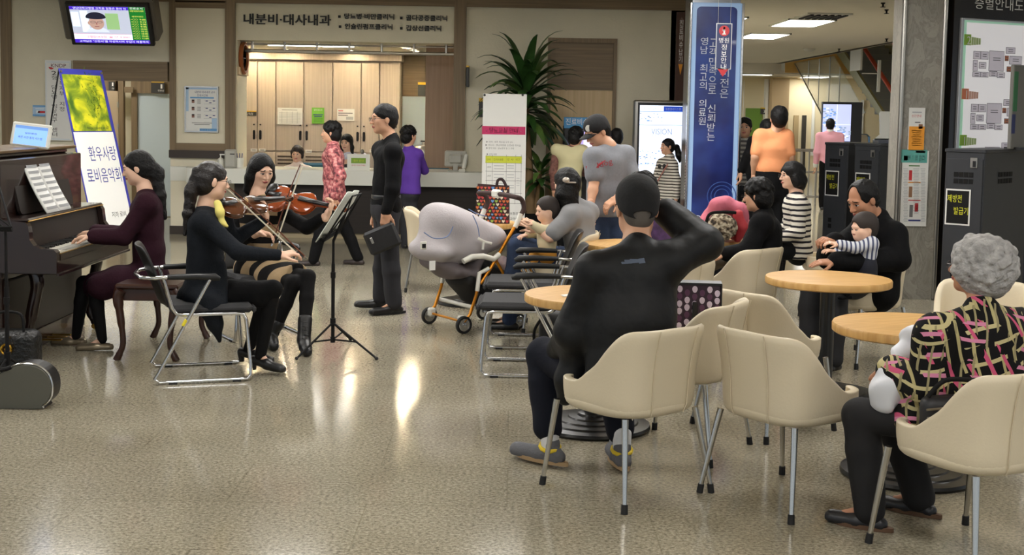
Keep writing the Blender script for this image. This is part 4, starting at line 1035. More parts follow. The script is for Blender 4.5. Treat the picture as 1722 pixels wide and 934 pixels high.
obj('white_panel', MB().box((Bw/2-.01, -.66-(Bh-.66)/2, .003), (Bw-.05, Bh-.68, .003), M=Mb), PAPER, bt)
def btx(tx, x, y, w_, h_, mb=None): return text_mb(tx, w_, h_, Mb @ Mx.Translation((x, y, .006)), mb=mb)
obj('lettering', btx('환우사랑', .35, -.90, .38, .155, btx('로비음악회', .31, -1.13, .47, .155)), BLUEINK, bt); obj('lettering', btx('http://yumc.ac.kr', .37, -.63, .30, .035, btx('지하 로비', .40, -1.55, .2, .06)), INK, bt)
pb = tl+upv*(-Bh-.02); back = -nr*.55
m_ = MB(); m_.tube([tl+wd*.02+nr*-.01, tl+wd*.10+V((0, 0, -tl.z))+back*1.0], .008); m_.tube([tl+wd*.58-nr*.01, tl+wd*.5+V((0, 0, -tl.z))+back*1.0], .008)
m_.tube([pb+nr*-.01, V((pb.x, pb.y, .0))], .01); m_.tube([pb+wd*.6-nr*.01, V((pb.x, pb.y, 0))+wd*.6], .01)
obj('support', m_, MATBLACK, bt, True)
m_ = MB()
for x in (.02, Bw-.02): m_.cyl(Mb @ V((x, -.03, 0)), Mb @ V((x, -.03, .012)), .013)
obj('eyelet', m_, STEEL, bt)

# ------------------------------------------------------------------ diabetes class banner
Y_ = 15.4
bn2 = sheet('class_banner', 'white upright banner with magenta title band and a timetable in front of the plant', 'banner', 812.5, 882, 157.5, 380, Y_, PAPER,
  [(None, 847, 219.5, 69, 13, PINKP), (None, 847, 268.5, 58, 11, LIMEY), ('- 당뇨교실 안내 -', 847, 219.5, 56, 8.5, WTXT), ('▶ 언제 : 매주 목요일 오후 2시', 840, 239, 42, 3.2, GREYINK), ('▶ 어디서 : 영남대병원 신관3층 회의실', 846, 244.5, 56, 3.2, GREYINK), ('▶ 참석 대상 : 당뇨환자 및 그 가족', 841, 249.5, 44, 3.2, GREYINK), ('▶ 강의 내용', 827, 259.5, 16, 3.2, GREYINK), ('과목', 822, 268.5, 6, 4, INK), ('강의내용', 838, 268.5, 16, 4, INK), ('강  사', 858, 268.5, 10, 4, INK), ('비고', 871, 268.5, 6, 4, INK)]
  +[(None, 847, v, 58, .5, GREYINK) for v in (263, 274.5, 288.5, 304, 325, 342)]+[(None, u, 302, .5, 79, GREYINK) for u in (818, 827.5, 851, 866.5, 876)]
  +[('%d째주' % (k+1), 822.7, (281, 296, 314.5)[k], 6.5, 3, GREYINK) for k in range(3)]+[(None, 839, (279, 284, 293.5, 299, 309, 319)[k], 16+(k*5) % 5, 1.1, LGREY) for k in range(6)]+[(None, 858.5, (279, 283, 294, 299, 312, 316)[k], 11, 1.1, LGREY) for k in range(6)]+[(None, 871, 300+4*k, 5, .8, LGREY) for k in range(4)]
  +[('국민건강보험공단', 857, 359, 36, 4, INK), ('영남대학교의료원', 857, 368, 36, 4, INK)], .004)
m_ = MB(); q0, q1 = P(815, 160, Y_), P(879, 160, Y_); q2, q3 = P(815, 378, Y_), P(879, 378, Y_)
for q in (q0, q1, q2, q3): m_.cyl((q.x, Y_-.008, q.z), (q.x, Y_, q.z), .014)
obj('eyelet', m_, BLACK, bn2)
m_ = MB(); mid = V(((q0.x+q1.x)/2, Y_+.06, .75))
for q in (q0, q1, q2, q3): m_.tube([(q.x, Y_+.004, q.z), mid], .006)
for dx, dy in ((-.25, -.0), (.25, .0), (0, .35)): m_.tube([mid, (mid.x+dx, mid.y+dy, .01)], .009)
obj('stand', m_, MATBLACK, bn2, True)

# ------------------------------------------------------------------ potted dracaena
LEAF = mat('glossy dracaena leaf', (46, 78, 34), .32, spec=.5, var=.35, vscale=6); LEAF2 = mat('light dracaena leaf', (82, 112, 50), .4, var=.3, vscale=6)
BARK = mat('dracaena cane', (138, 112, 78), .8, bump=.4, bscale=30)
cp = P(890, 300, 16.3); cp.z = 0
pt = thing('potted_dracaena', 'tall dracaena with drooping green leaves in a dark planter beside the door', 'plant', tuple(cp))
obj('planter', MB().lathe([(.15, 0), (.21, .40), (.22, .42), (.195, .42), (.185, .38), (0, .38)], 28, cp), MATBLACK, pt, True)
obj('soil', MB().lathe([(0, .385), (.187, .385)], 20, cp), mat('potting soil', (52, 40, 30), .95, bump=.5), pt)
def leaf(mb, base, az, el, ln, wd_, droop, mi=0):
    d = V((math.cos(az)*math.cos(el), math.sin(az)*math.cos(el), math.sin(el))); side = V((-math.sin(az), math.cos(az), 0)); p = V(base); rows = []; n = 8
    for k in range(n+1):
        f = k/n; w_ = wd_*(math.sin(PI*min(.98, .12+.88*f))**.75)*.5
        up_ = d.cross(side).normalized()*-1
        rows.append([p-side*w_+up_*w_*.25, p, p+side*w_+up_*w_*.25]); p = p+d*(ln/n); d = (d+V((0, -.5*max(0, p.y-16.62), -droop*(.4+f)))).normalized(); p.y = min(p.y, 16.90)
    mb.grid(rows, mi)
def crown(mb, c, n, ln, wd_, z0, rs):
    random.seed(rs)
    for k in range(n):
        az = k*2.399+random.uniform(-.3, .3); f = k/n
        leaf(mb, (c[0]+.02*math.cos(az), c[1]+.02*math.sin(az), c[2]-z0*f+random.uniform(-.02, .02)), az, 1.2-1.5*f+random.uniform(-.2, .2), ln*(.8+.4*random.random()), wd_*(.8+.4*random.random()), .20+.12*random.random(), 1 if random.random() < .22 else 0)
top = P(884, 155, 16.3)
obj('cane', MB().tube(spline([(cp.x+.02, cp.y, .38), (cp.x+.0, cp.y, .9), (top.x+.01, cp.y+.02, 1.5), (top.x, top.y, top.z+.1)], 5), [.06]*5+[.052]*5+[.045]*6, 12), BARK, pt, True)
m_ = MB(); crown(m_, (top.x, top.y, top.z+.16), 92, .68, .125, .60, 5); obj('leaves', m_, [LEAF, LEAF2], pt, True, autos=False, solid=.0)
t2 = P(908, 288, 16.3)
obj('cane', MB().tube([(cp.x+.08, cp.y, .38), (t2.x, t2.y, t2.z)], .03, 10), BARK, pt, True)
m_ = MB(); crown(m_, (t2.x, t2.y, t2.z+.05), 34, .34, .085, .24, 8); obj('leaves', m_, [LEAF, LEAF2], pt, True, autos=False)

# ------------------------------------------------------------------ kiosks by the door
q = P(975, 300, 16.35); a, b_ = P(949, 197, 16.35), P(1003, 213, 16.35)
kx = (a.x+b_.x)/2; kw = b_.x-a.x
t_ = thing('payment_kiosk', 'black payment kiosk with blue header sign by the oak door', 'kiosk', (kx, 16.55, 0))
obj('cabinet', MB().box((kx, 16.6, .5), (kw, .45, 1.0), r=.01).box((kx, 16.62, 1.25), (kw, .3, .55), r=.01), BLACK, t_)
obj('header', MB().box((kx, 16.5, (a.z+b_.z)/2-.015), (kw, .08, a.z-b_.z+.03), r=.005), mat('kiosk blue', (70, 146, 200), .5), t_)
obj('lettering', text_mb('진료비수납', kw*.88, .085, frame((kx, 16.456, (a.z+b_.z)/2), (1, 0, 0), (0, 0, 1))), WTXT, t_)
a, b_ = P(970, 219, 16.4), P(1001, 262, 16.4)
obj('screen', MB().box(((a.x+b_.x)/2, 16.462, (a.z+b_.z)/2), (b_.x-a.x, .01, a.z-b_.z)), em('kiosk glow', (176, 160, 220), .9), t_)
obj('screen_card', MB().box(((a.x+b_.x)/2+.03, 16.455, (a.z+b_.z)/2-.02), (.12, .004, .14)).box(((a.x+b_.x)/2+.03, 16.452, (a.z+b_.z)/2-.07), (.09, .004, .012), 1), [em('kiosk card', (226, 220, 240), .9), em('kiosk orange', (230, 110, 60), .8)], t_)
obj('keypad', MB().box((kx+.05, 16.36, .92), (.22, .05, .08), M=None, r=.01), GREYINK, t_); obj('slot', MB().box((kx-.08, 16.372, .82), (.14, .01, .02)), STEEL, t_)
Y_ = 16.3; a, b_ = P(1066, 168, Y_), P(1151, 171, Y_); kx = (a.x+b_.x)/2; kw = b_.x-a.x; kz = a.z
t_ = thing('information_kiosk', 'tall silver framed display kiosk with glowing white and blue screen', 'kiosk', (kx, Y_, 0))
obj('housing', MB().box((kx, Y_+.06, kz/2), (kw, .14, kz), r=.02), STEEL, t_); obj('bezel', MB().box((kx+.015, Y_-.012, kz/2+.15), (kw-.075, .012, kz-.36)), BLACK, t_)
obj('base', MB().box((kx, Y_+.08, .03), (kw+.16, .5, .06), r=.02), BLACK, t_)
a, b_ = P(1076, 177, Y_), P(1144, 305, Y_); sx0, sx1, sz0, sz1 = a.x, b_.x, b_.z, a.z
def kr(mb, x0, y0, x1, y1, d, mi=0): mb.box((sx0+(sx1-sx0)*(x0+x1)/2, Y_-.02-d, sz1-(sz1-sz0)*(y0+y1)/2), ((sx1-sx0)*(x1-x0), .002, (sz1-sz0)*(y1-y0)), mi)
m_ = MB(); kr(m_, 0, 0, 1, 1, 0); scr = obj('screen', m_, em('kiosk white', (226, 234, 250), 1.15), t_)
m_ = MB(); kr(m_, .56, .01, 1, .075, .002); obj('button', m_, em('kiosk royal', (40, 70, 170), .9), scr)
m_ = MB(); kr(m_, 0, .96, 1, 1, .002); kr(m_, 0, .075, 1, .083, .002); kr(m_, 0, .255, 1, .262, .002); kr(m_, 0, .79, 1, .795, .002); obj('rule', m_, em('kiosk steel blue', (120, 150, 220), .9), scr)
m_ = MB(); random.seed(11)
for k in range(110):
    top_ = k < 30; x = random.uniform(0, .5 if top_ else .95); y = random.uniform(.09, .2) if top_ else random.uniform(.58, .78); w_ = random.uniform(.01, .05)
    kr(m_, x, y, x+w_, y+w_*.35, .002+.00003*k, random.randrange(3))
obj('artwork', m_, [em('art blue', (110, 150, 214), .9), em('art grey', (140, 156, 176), .9), em('art pale', (190, 210, 238), 1.0)], scr)
fx = lambda x, y: frame((sx0+(sx1-sx0)*x, Y_-.0255, sz1-(sz1-sz0)*y), (1, 0, 0), (0, 0, 1))
obj('lettering', text_mb('VISION', .26, .075, fx(.52, .345), mb=text_mb('고객만족으로 신뢰받는 영남 최고의 의료원', .34, .018, fx(.52, .40))), em('kiosk grey text', (140, 156, 186), .6), scr)
obj('lettering', text_mb('영남대학교병원', .2, .03, fx(.26, .045)), em('kiosk grey text', (140, 156, 186), .6), scr); obj('lettering', text_mb('통합안내시스템', .19, .03, fx(.78, .045)), WTXT, scr)

# ------------------------------------------------------------------ blue light pillar and hanging information sign
Y_ = 14.5; a, b_ = P(1164, 4, Y_), P(1248, 5, Y_); x0, x1 = a.x, b_.x; pz = a.z; pc = (x0+x1)/2; pw = x1-x0
t_ = thing('light_box_pillar', 'tall blue light box pillar with white Korean slogan in three columns', 'pillar', (pc, Y_, 0))
obj('core', MB().box((pc, Y_+.33, CZ/2), (pw-.02, .60, CZ-.004)), mat('pillar steel', (150, 152, 156), .3, .8), t_)
obj('light_panel', MB().box((pc, Y_+.015, pz/2+.04), (pw, .06, pz-.08), r=.01), mat('ice blue acrylic', (150, 180, 216), .25, emit=.12), t_)
m_ = MB()
for x in (x0-.012, x1+.012): m_.box((x, Y_-.0, pz/2), (.028, .09, pz), r=.008)
obj('edge_strip', m_, CHROME, t_)
bm = mat('deep blue print', (34, 52, 124), .3, emit=.0, coat=.3); nt, N, L, b = nodes_of(bm)
tc = N.new('ShaderNodeTexCoord'); n_ = N.new('ShaderNodeTexNoise'); n_.inputs['Scale'].default_value = 1.6; n_.inputs['Detail'].default_value = 3
rm = ramp(nt, [(.38, (18, 26, 76)), (.5, (27, 43, 104)), (.66, (44, 68, 134))]); L.new(tc.outputs['Object'], n_.inputs['Vector']); L.new(n_.outputs['Fac'], rm.inputs['Fac']); L.new(rm.outputs['Color'], b.inputs['Base Color']); L.new(rm.outputs['Color'], b.inputs['Emission Color']); b.inputs['Emission Strength'].default_value = .10
Mc = frame((pc, Y_-.016, 0), (1, 0, 0), (0, 0, 1))
a, b_ = P(1170, 11, Y_), P(1241, 11, Y_)
obj('slogan_panel', MB().prism(rr(b_.x-a.x-.02, a.z-.25, .05, 6, 0, (a.z+.25)/2), .0, .004, M=Mc), bm, t_)
m_ = vtext('영남 최고의 의료원', 1182.5, 62, 211, Y_-.018, 12, WTXT); vtext('고객만족으로 신뢰받는', 1197.5, 64, 238, Y_-.018, 13, WTXT, m_); vtext('비전은', 1218, 113, 166, Y_-.018, 14, WTXT, m_)
obj('lettering', m_, mat('silver print', (214, 218, 226), .5), t_)
m_ = MB(); q = P(1213, 330, Y_)
for r_ in (.16, .12, .08): m_.tube([(q.x+r_*math.cos(k*PI/16), Y_-.019, q.z+r_*math.sin(k*PI/16)) for k in range(32)], .006, 6, closed=True)
obj('emblem', m_, mat('soft blue print', (62, 90, 160), .5), t_)
q = P(1172, 370, Y_); m_ = MB(); m_.tube([(q.x+.05*math.cos(k*PI/12), Y_-.019, q.z+.05*math.sin(k*PI/12)) for k in range(24)], .006, 6, closed=True); m_.box((q.x, Y_-.019, q.z), (.05, .004, .01)); m_.box((q.x, Y_-.019, q.z), (.01, .004, .05)); obj('emblem', m_, mat('silver print', (214, 218, 226), .5), t_)
Y_ = 13.7; a, b_ = P(1204.5, 40, Y_), P(1229, 116, Y_); x0, x1 = a.x, b_.x-.0; cx = (x0+x1)/2; w_ = .155
t_ = thing('hanging_sign', 'small navy information sign with red i hanging from the ceiling before blue pillar', 'sign', (cx, Y_, a.z))
obj('panel', MB().box((cx, Y_, (a.z+b_.z)/2), (w_+.012, .02, a.z-b_.z+.012)), mat('silver frame', (190, 192, 194), .35, .6), t_)
obj('face', MB().box((cx, Y_-.011, (a.z+b_.z)/2), (w_-.006, .004, a.z-b_.z-.006)), mat('slate navy', (46, 56, 96), .5), t_)
tip = P(1216.5, 129, Y_).z
obj('arrow_tip', MB().add([(cx-w_/2, Y_-.01, b_.z+.03), (cx+w_/2, Y_-.01, b_.z+.03), (cx, Y_-.01, tip), (cx-w_/2, Y_+.01, b_.z+.03), (cx+w_/2, Y_+.01, b_.z+.03), (cx, Y_+.01, tip)], [(0, 2, 1), (3, 4, 5), (0, 1, 4, 3), (1, 2, 5, 4), (2, 0, 3, 5)]), mat('signal red', (190, 50, 56), .5), t_)
q = P(1217, 52, Y_); Mc = Mx.Translation((cx, Y_-.0135, q.z)) @ Mx.Rotation(PI/2, 4, 'X')
obj('disc', MB().lathe([(0, .002), (.055, .002), (.055, -.002)], 28, M=Mc), mat('signal red', (190, 50, 56), .5), t_)
m_ = MB(); m_.box((0, -.012, .003), (.018, .045, .002), M=Mc); m_.box((-.007, .006, .003), (.022, .012, .002), M=Mc); m_.box((0, -.034, .003), (.038, .01, .002), M=Mc); m_.lathe([(0, .004), (.012, .004)], 14, (0, .028, 0), M=Mc)
obj('letter', m_, WTXT, t_)
m_ = text_mb('병원', .105, .055, frame((cx, Y_-.0145, P(1217, 68, Y_).z), (1, 0, 0), (0, 0, 1))); vtext('정보안내', 1217, 74, 118, Y_-.01, 9, WTXT, m_); obj('lettering', m_, WTXT, t_)
m_ = MB()
for s_ in (-1, 1): m_.cyl((cx+s_*w_*.42, Y_, a.z), (cx+s_*w_*.42, Y_, CZ), .002, 6)
obj('wire', m_, STEEL, t_)

# ------------------------------------------------------------------ dark certificate machines
CABM = mat('charcoal steel cabinet', (48, 50, 54), .45, var=.05)
YTX = mat('yellow film lettering', (214, 214, 40), .6)
def cabinet(u, v, Y, ang, w_, d_, label, vents=2, ulim=None):
    e = P(u, v, Y); h_ = e.z; a = math.radians(ang); fr = V((-math.sin(a), -math.cos(a), 0)); rt = V((math.cos(a), -math.sin(a), 0))
    e.z = 0; c = e-rt*(w_/2)-fr*(d_/2)
    t_ = thing('certificate_machine', label, 'machine', tuple(c), 0, 'dark certificate machines')
    M0 = frame(c, rt, V((0, 0, 1)))           # x along sign face, y up, z outwards
    obj('cabinet', MB().box((0, h_/2, 0), (w_, h_, d_), M=M0, r=.006).box((0, h_-.005, 0), (w_+.015, .03, d_+.015), M=M0, r=.006), CABM, t_)
    obj('door', MB().box((0, h_/2-.02, d_/2+.004), (w_-.02, h_-.1, .012), M=M0, r=.004), CABM, t_)
    obj('lock', MB().box((w_*.24, h_-.10, d_/2+.014), (.06, .085, .012), M=M0, r=.004).box((w_*.24+.008, h_-.11, d_/2+.022), (.025, .05, .006), 1, M=M0), [STEEL, BLACK], t_)
    m_ = MB()
    for r_ in range(2):
        for k in range(4): m_.box((-w_*.20+k*.042, h_-.20-.055*r_, d_/2+.0112), (.036, .04, .004), M=M0)
    for r_ in range(2):
        for k in range(1): m_.box((-w_*.16+k*.05, .48-.07*r_, d_/2+.0112), (.05, .05, .004), M=M0)
    if vents > 2:
        for r_ in range(2):
            for k in range(5): m_.box((w_/2+.004, h_-.20-.055*r_, d_/2-.32-k*.06), (.004, .04, .05), M=M0)
    obj('vent', m_, MATBLACK, t_)
    zc = h_-.47
    pp = obj('notice', MB().box((-w_*.12, zc, d_/2+.012), (.21, .297, .003), M=M0), PAPER, t_)
    obj('notice_print', MB().box((-w_*.12, zc, d_/2+.0142), (.185, .272, .002), M=M0), MATBLACK, pp)
    m_ = text_mb('제방전', .12, .062, M0 @ Mx.Translation((-w_*.12-.028, zc+.07, d_/2+.0158))); text_mb('발급기', .12, .062, M0 @ Mx.Translation((-w_*.12+.03, zc-.03, d_/2+.0158)), mb=m_)
    obj('lettering', m_, YTX, pp)
    return t_, c, M0, h_
cabinet(1427, 242, 15.0, 57, .36, .55, 'dark certificate machine with yellow lettered notice, left of the far pair')
c2 = cabinet(1481, 244, 14.4, 55, .36, .55, 'dark certificate machine touching the marble pillar, right of the far pair')
c3 = cabinet(1657, 254, 10.5, 42, .33, .95, 'dark certificate machine with yellow notice in front of the floor plan board', 4)
q = P(1487, 243, 14.75)
M0 = frame((q.x+.05, 14.78, c2[3]+.011), (1, -.2, 0), (0, .2, 1))
t_ = thing('document_printer', 'white upright document printer standing on dark machine beside marble pillar', 'printer', (q.x+.05, 14.78, c2[3]))
obj('base', MB().box((q.x+.05, 14.80, c2[3]+.03), (.28, .24, .05), r=.01), mat('slate plastic', (90, 94, 104), .5), t_)
obj('body', MB().prism([(-.15, .045), (.15, .045), (.11, .10), (.11, .36), (-.10, .36), (-.09, .10)], -.06, .06, M=M0), WHITE, t_)
# grey panel standing on the near machine
q = P(1700, 250, 10.75)
t_ = thing('grey_screen', 'grey upright screen panel on near certificate machine before the floor plan board', 'screen', (q.x+.2, 10.8, c3[3]))
Mg = frame((q.x, 10.8, c3[3]+.012), (.86, .5, 0), (0, 0, 1))
obj('panel', MB().box((.22, .35, 0), (.44, .70, .04), M=Mg, r=.006), mat('mid grey panel', (104, 102, 96), .5), t_)
obj('stripe', MB().box((.028, .48, .021), (.05, .33, .003), M=Mg).box((.02, .21, .021), (.04, .16, .003), 1, M=Mg), [mat('stripe green', (44, 104, 60), .5), mat('stripe navy', (34, 40, 88), .5)], t_)
obj('foot', MB().box((.22, .006, 0), (.36, .02, .16), M=Mg), BLACK, t_)

# ------------------------------------------------------------------ notices on the marble pillar
t_ = sheet('pillar_notice', 'narrow white and orange leaflet, upper one on marble pillar', 'notice', 1529, 1553, 181, 252, 11.99, PAPER, [(None, 1541, 233, 23, 36, ORANGE), (None, 1542, 189, 14, 2, LGREY), ('신간안내', 1541, 195, 14, 4, REDP), (None, 1543, 206, 8, 1.5, GREYINK), (None, 1548, 213, 6, 7, mat('brown print', (150, 110, 80), .7))]+[(None, 1541, 220+3.5*k, 15-2*(k % 3), 1, mat('ochre print', (180, 110, 30), .7)) for k in range(8)], .004)
t_ = sheet('pillar_notice', 'long printed bestseller sheet, lower one on marble pillar', 'notice', 1518, 1557, 253, 381, 11.99, PAPER, [(None, 1537.5, 263, 38, 19, TEAL), ('베스트셀러', 1541, 266, 26, 9, WTXT), (None, 1548, 255.5, 14, 3, REDP), (None, 1523, 266, 6, 7, mat('brown print', (150, 110, 80), .7)), (None, 1537.5, 279, 16, 1.4, mat('dark green print', (60, 120, 40), .7)), (None, 1537.5, 307, 18, 1.4, ORANGE), (None, 1537.5, 337, 18, 1.4, REDP), (None, 1537.5, 371, 18, 2.4, NAVY), (None, 1531, 295, 4.5, 15, REDP), (None, 1531, 323, 5, 16, mat('brown print', (150, 110, 80), .7)), (None, 1532, 355, 5, 18, GREYINK), (None, 1541, 349, 5, 12, REDP)]
  +[(None, 1523, 284+2.6*k, 7-(k % 3), .8, LGREY) for k in range(35)]+[(None, 1552, 284+2.6*k, 7-(k % 3), .8, LGREY) for k in range(35)]+[(None, 1540.5, 284+2.6*k, 9-(k % 3), .8, LGREY) for k in range(30)], .004)

# ------------------------------------------------------------------ floor plan board on the right
bx = math.radians(26); wd = V((math.cos(bx), math.sin(bx), 0))
a = P(1607, 0, 12.0); a.z = 0; bz = P(1617, 30, 12.05).z
Mp = frame(a, wd, (0, 0, 1))
t_ = thing('floor_plan_board', 'tall black framed floor plan board with white map panel at right edge', 'sign', tuple(a))
obj('frame', MB().box((.75, CZ/2, -.06), (1.5, CZ-.01, .1), M=Mp), mat('black gloss frame', (26, 20, 18), .25), t_)
o_ = .075
obj('map_panel', MB().box((o_+.65, bz-.7, .0), (1.3, 1.4, .03), M=Mp, r=.004), mat('silver frame', (190, 192, 194), .35, .6), t_)
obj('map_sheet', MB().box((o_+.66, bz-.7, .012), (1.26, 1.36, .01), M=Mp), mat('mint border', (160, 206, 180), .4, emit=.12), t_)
obj('map_ground', MB().box((o_+.70, bz-.72, .017), (1.28, 1.36, .004), M=Mp), mat('map white', (224, 222, 224), .35, emit=.16), t_)  # faint glow added to the map layers to brighten the board
obj('lettering', text_mb('층별안내도', .62, .115, Mp @ Mx.Translation((.56, bz+.15, -.009))), WTXT, t_)
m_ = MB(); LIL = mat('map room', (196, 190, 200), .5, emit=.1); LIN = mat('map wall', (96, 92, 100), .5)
def plan(x, y, rooms):
    for (rx, ry, rw, rh, c_) in rooms:
        m_.box((x+rx+rw/2, y-ry-rh/2, .0195), (rw, rh, .002), 0, Mp); m_.box((x+rx+rw/2, y-ry-rh/2, .0205), (rw-.008, rh-.008, .002), c_, Mp)
        for k in range(2): m_.box((x+rx+rw*.5, y-ry-rh*.35-.02*k, .0215), (rw*.5, .006, .001), 0, Mp)
for yy in (bz-.30, bz-.79, bz-1.20):
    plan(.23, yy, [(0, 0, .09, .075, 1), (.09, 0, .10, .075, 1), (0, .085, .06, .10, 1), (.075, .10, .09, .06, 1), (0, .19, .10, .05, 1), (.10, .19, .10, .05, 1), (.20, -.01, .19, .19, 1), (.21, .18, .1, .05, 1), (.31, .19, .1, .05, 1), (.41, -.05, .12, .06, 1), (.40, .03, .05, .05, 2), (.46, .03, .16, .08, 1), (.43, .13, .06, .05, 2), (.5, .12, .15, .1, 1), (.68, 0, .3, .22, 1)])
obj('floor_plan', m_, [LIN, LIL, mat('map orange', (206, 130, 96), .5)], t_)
for (yy, cc, nm, tx) in ((bz-.20, (150, 196, 70), 'map lime', '2'), (bz-.70, (222, 132, 96), 'map coral', '1'), (bz-1.13, (150, 196, 70), 'map lime', '1')):
    m_ = MB(); m_.box((.15, yy, .020), (.085, .10, .002), 0, Mp)
    for k in range(4): m_.box((.21+.03*k, yy-.01, .020), (.026, .075-.005*k, .002), 1, Mp)
    obj('floor_mark', m_, [mat(nm, cc, .5), mat(nm+' pale', tuple(int((c_+225*1)/2) for c_ in cc), .5)], t_); obj('lettering', text_mb(tx, .05, .075, Mp @ Mx.Translation((.165, yy-.005, .0225)), keep=True), WTXT, t_)

# ------------------------------------------------------------------ escalator and glass in the far hall
OLIVE = mat('bronze cladding', (146, 142, 92), .4)
es = thing('escalator', 'escalator with bronze side, grey steps and red handrail descending behind the marble pillar', 'escalator', (8.4, 28, 0))
def sl(Y, z0, Yr): return z0+.44*(Y-Yr)
def band(X, z0, Yr, h_, th, Ya=23.5, Yb=33.5, mb=None):
    mb = mb or MB(); za, zb = sl(Ya, z0, Yr), sl(Yb, z0, Yr)
    return mb.add([(X, Ya, max(za, 0)), (X, Yb, zb), (X, Yb, zb+h_), (X, Ya, max(za+h_, .05)), (X+th, Ya, max(za, 0)), (X+th, Yb, zb), (X+th, Yb, zb+h_), (X+th, Ya, max(za+h_, .05))], [(0, 1, 2, 3), (7, 6, 5, 4), (0, 4, 5, 1), (3, 2, 6, 7), (0, 3, 7, 4), (1, 5, 6, 2)])
obj('side_cladding', band(7.9, 1.30, 27.7, .36, .06), OLIVE, es)
obj('right_cladding', band(9.5, 2.75, 32.8, .5, .3), OLIVE, es)
m_ = MB()
for k in range(26):
    y = 24.2+.38*k; z = sl(y, 2.96, 31.8)
    if z > .05: m_.box((8.9, y+.2, z-.09), (1.15, .40, .18), r=.01); m_.box((8.9, y+.005, z-.005), (1.1, .02, .012), 1)
obj('steps', m_, [mat('escalator step', (150, 150, 140), .5), mat('step nose', (160, 158, 140), .5)], es)
obj('handrail', MB().tube([(8.2, 24.5, sl(24.5, 2.08, 27.7)), (8.2, 32, sl(32, 2.08, 27.7))], .05, 10), mat('orange red handrail', (196, 72, 40), .45), es, True)
obj('handrail', MB().tube([(9.9, 26.0, sl(26, 3.6, 33.9)), (9.9, 35, sl(35, 3.6, 33.9))], .05, 10), mat('orange red handrail', (196, 72, 40), .45), es, True)
GL = mat('greenish glass', (196, 206, 186), .04, alpha=.30, spec=.5)
gp_ = tag(obj('glass_partition', MB().add([(7.75, 35.9, 3.18), (7.75, 32.1, 1.56), (7.75, 28.6, 1.80), (7.75, 31.6, 3.18), (7.77, 35.9, 3.18), (7.77, 32.1, 1.56), (7.77, 28.6, 1.80), (7.77, 31.6, 3.18)], [(0, 1, 2, 3), (7, 6, 5, 4), (0, 4, 5, 1), (1, 5, 6, 2), (2, 6, 7, 3), (3, 7, 4, 0)]), GL), 'sloping glass partition hanging beside the escalator above far screen', 'glass')
m_ = MB()
for y in (34.2, 33.0, 31.9, 30.9): m_.cyl((7.74, y, max(1.58+.43*(y-32.1), 1.7)), (7.74, y, min(3.18, 3.2+.44*(y-31.6))), .012, 6)
m_.tube([(7.74, 35.9, 3.16), (7.74, 32.1, 1.56)], .018, 6)
obj('mullions', m_, STEEL, gp_)
q = P(1440, 97, 29.0); t_ = tag(obj('hanging_plate', MB().box((q.x, 29.0, (q.z+CZ)/2-.1), (.04, .9, .55)), OFFWHITE), 'pale plate hanging above the escalator steps', 'plate')
q = P(1478, 128, 27.6); (obj('guard_strip', MB().box((q.x, 27.6, q.z), (.07, .05, .68), r=.01).box((q.x-.18, 27.6, q.z+.05), (.36, .02, .02)), OFFWHITE, es))
Y_ = 27.0; a, b_ = P(1383, 175, Y_), P(1427, 238, Y_); cx = (a.x+b_.x)/2; w_ = b_.x-a.x; h_ = a.z-b_.z
t_ = thing('display_wall', 'tall dark video screen in the far hall behind man in pink shirt', 'screen', (cx+.1, Y_+.1, 0))
ro = frame((cx+.06, Y_+.05, (a.z+b_.z)/2), (1, -.12, 0), (0, 0, 1))
obj('housing', MB().box((.09, 0, -.14), (w_+.24, h_+.1, .24), M=ro, r=.01), BLACK, t_); obj('stand', MB().box((cx+.15, Y_+.15, (b_.z)/2), (.3, .12, b_.z)).box((cx+.15, Y_+.15, .02), (.7, .5, .04)), BLACK, t_)
obj('screen', MB().box((-.02, 0, -.015), (w_, h_, .012), M=ro), em('screen lavender', (176, 184, 232), 1.0), t_)
m_ = MB(); random.seed(5)
for k in range(70):
    x = random.uniform(-.5, -.08) if k < 40 else random.uniform(-.2, .45); y = random.uniform(-.1, .4) if k < 40 else random.uniform(-.45, -.12)
    m_.box(((x)*w_, y*h_, -.006+.00002*k), (.05, .03, .004), random.randrange(3), ro)
m_.box((-.02, -.05*h_, -.004), (w_, .008, .004), 2, ro); m_.box((-.02, 0, -.004), (.008, h_, .004), 2, ro)
obj('screen_picture', m_, [em('art blue', (110, 150, 214), .9), em('art grey', (140, 156, 176), .9), em('screen white', (226, 230, 246), 1.0)], t_)
Y_ = 25.0; a, b_ = P(1300, 252, Y_), P(1398, 254, Y_); tz = a.z
t_ = thing('railing', 'brushed steel railing in the far hall behind the orange shirt', 'railing', ((a.x+b_.x)/2, Y_, 0))
obj('top_rail', MB().tube([(a.x, Y_, tz), (b_.x, Y_, tz)], .03), STEEL, t_, True); obj('lower_rail', MB().tube([(a.x, Y_, tz-.42), (b_.x, Y_, tz-.42)], .02).tube([(a.x, Y_, .15), (b_.x, Y_, .15)], .02), STEEL, t_, True)
n_ = 9
for k in range(n_): 
    x = a.x+(b_.x-a.x)*k/(n_-1); obj('post', MB().cyl((x, Y_, 0 if k % 2 == 0 else .15), (x, Y_, tz), .022 if k % 2 == 0 else .014), STEEL, t_, True)
q = P(1453, 240, 28.6)
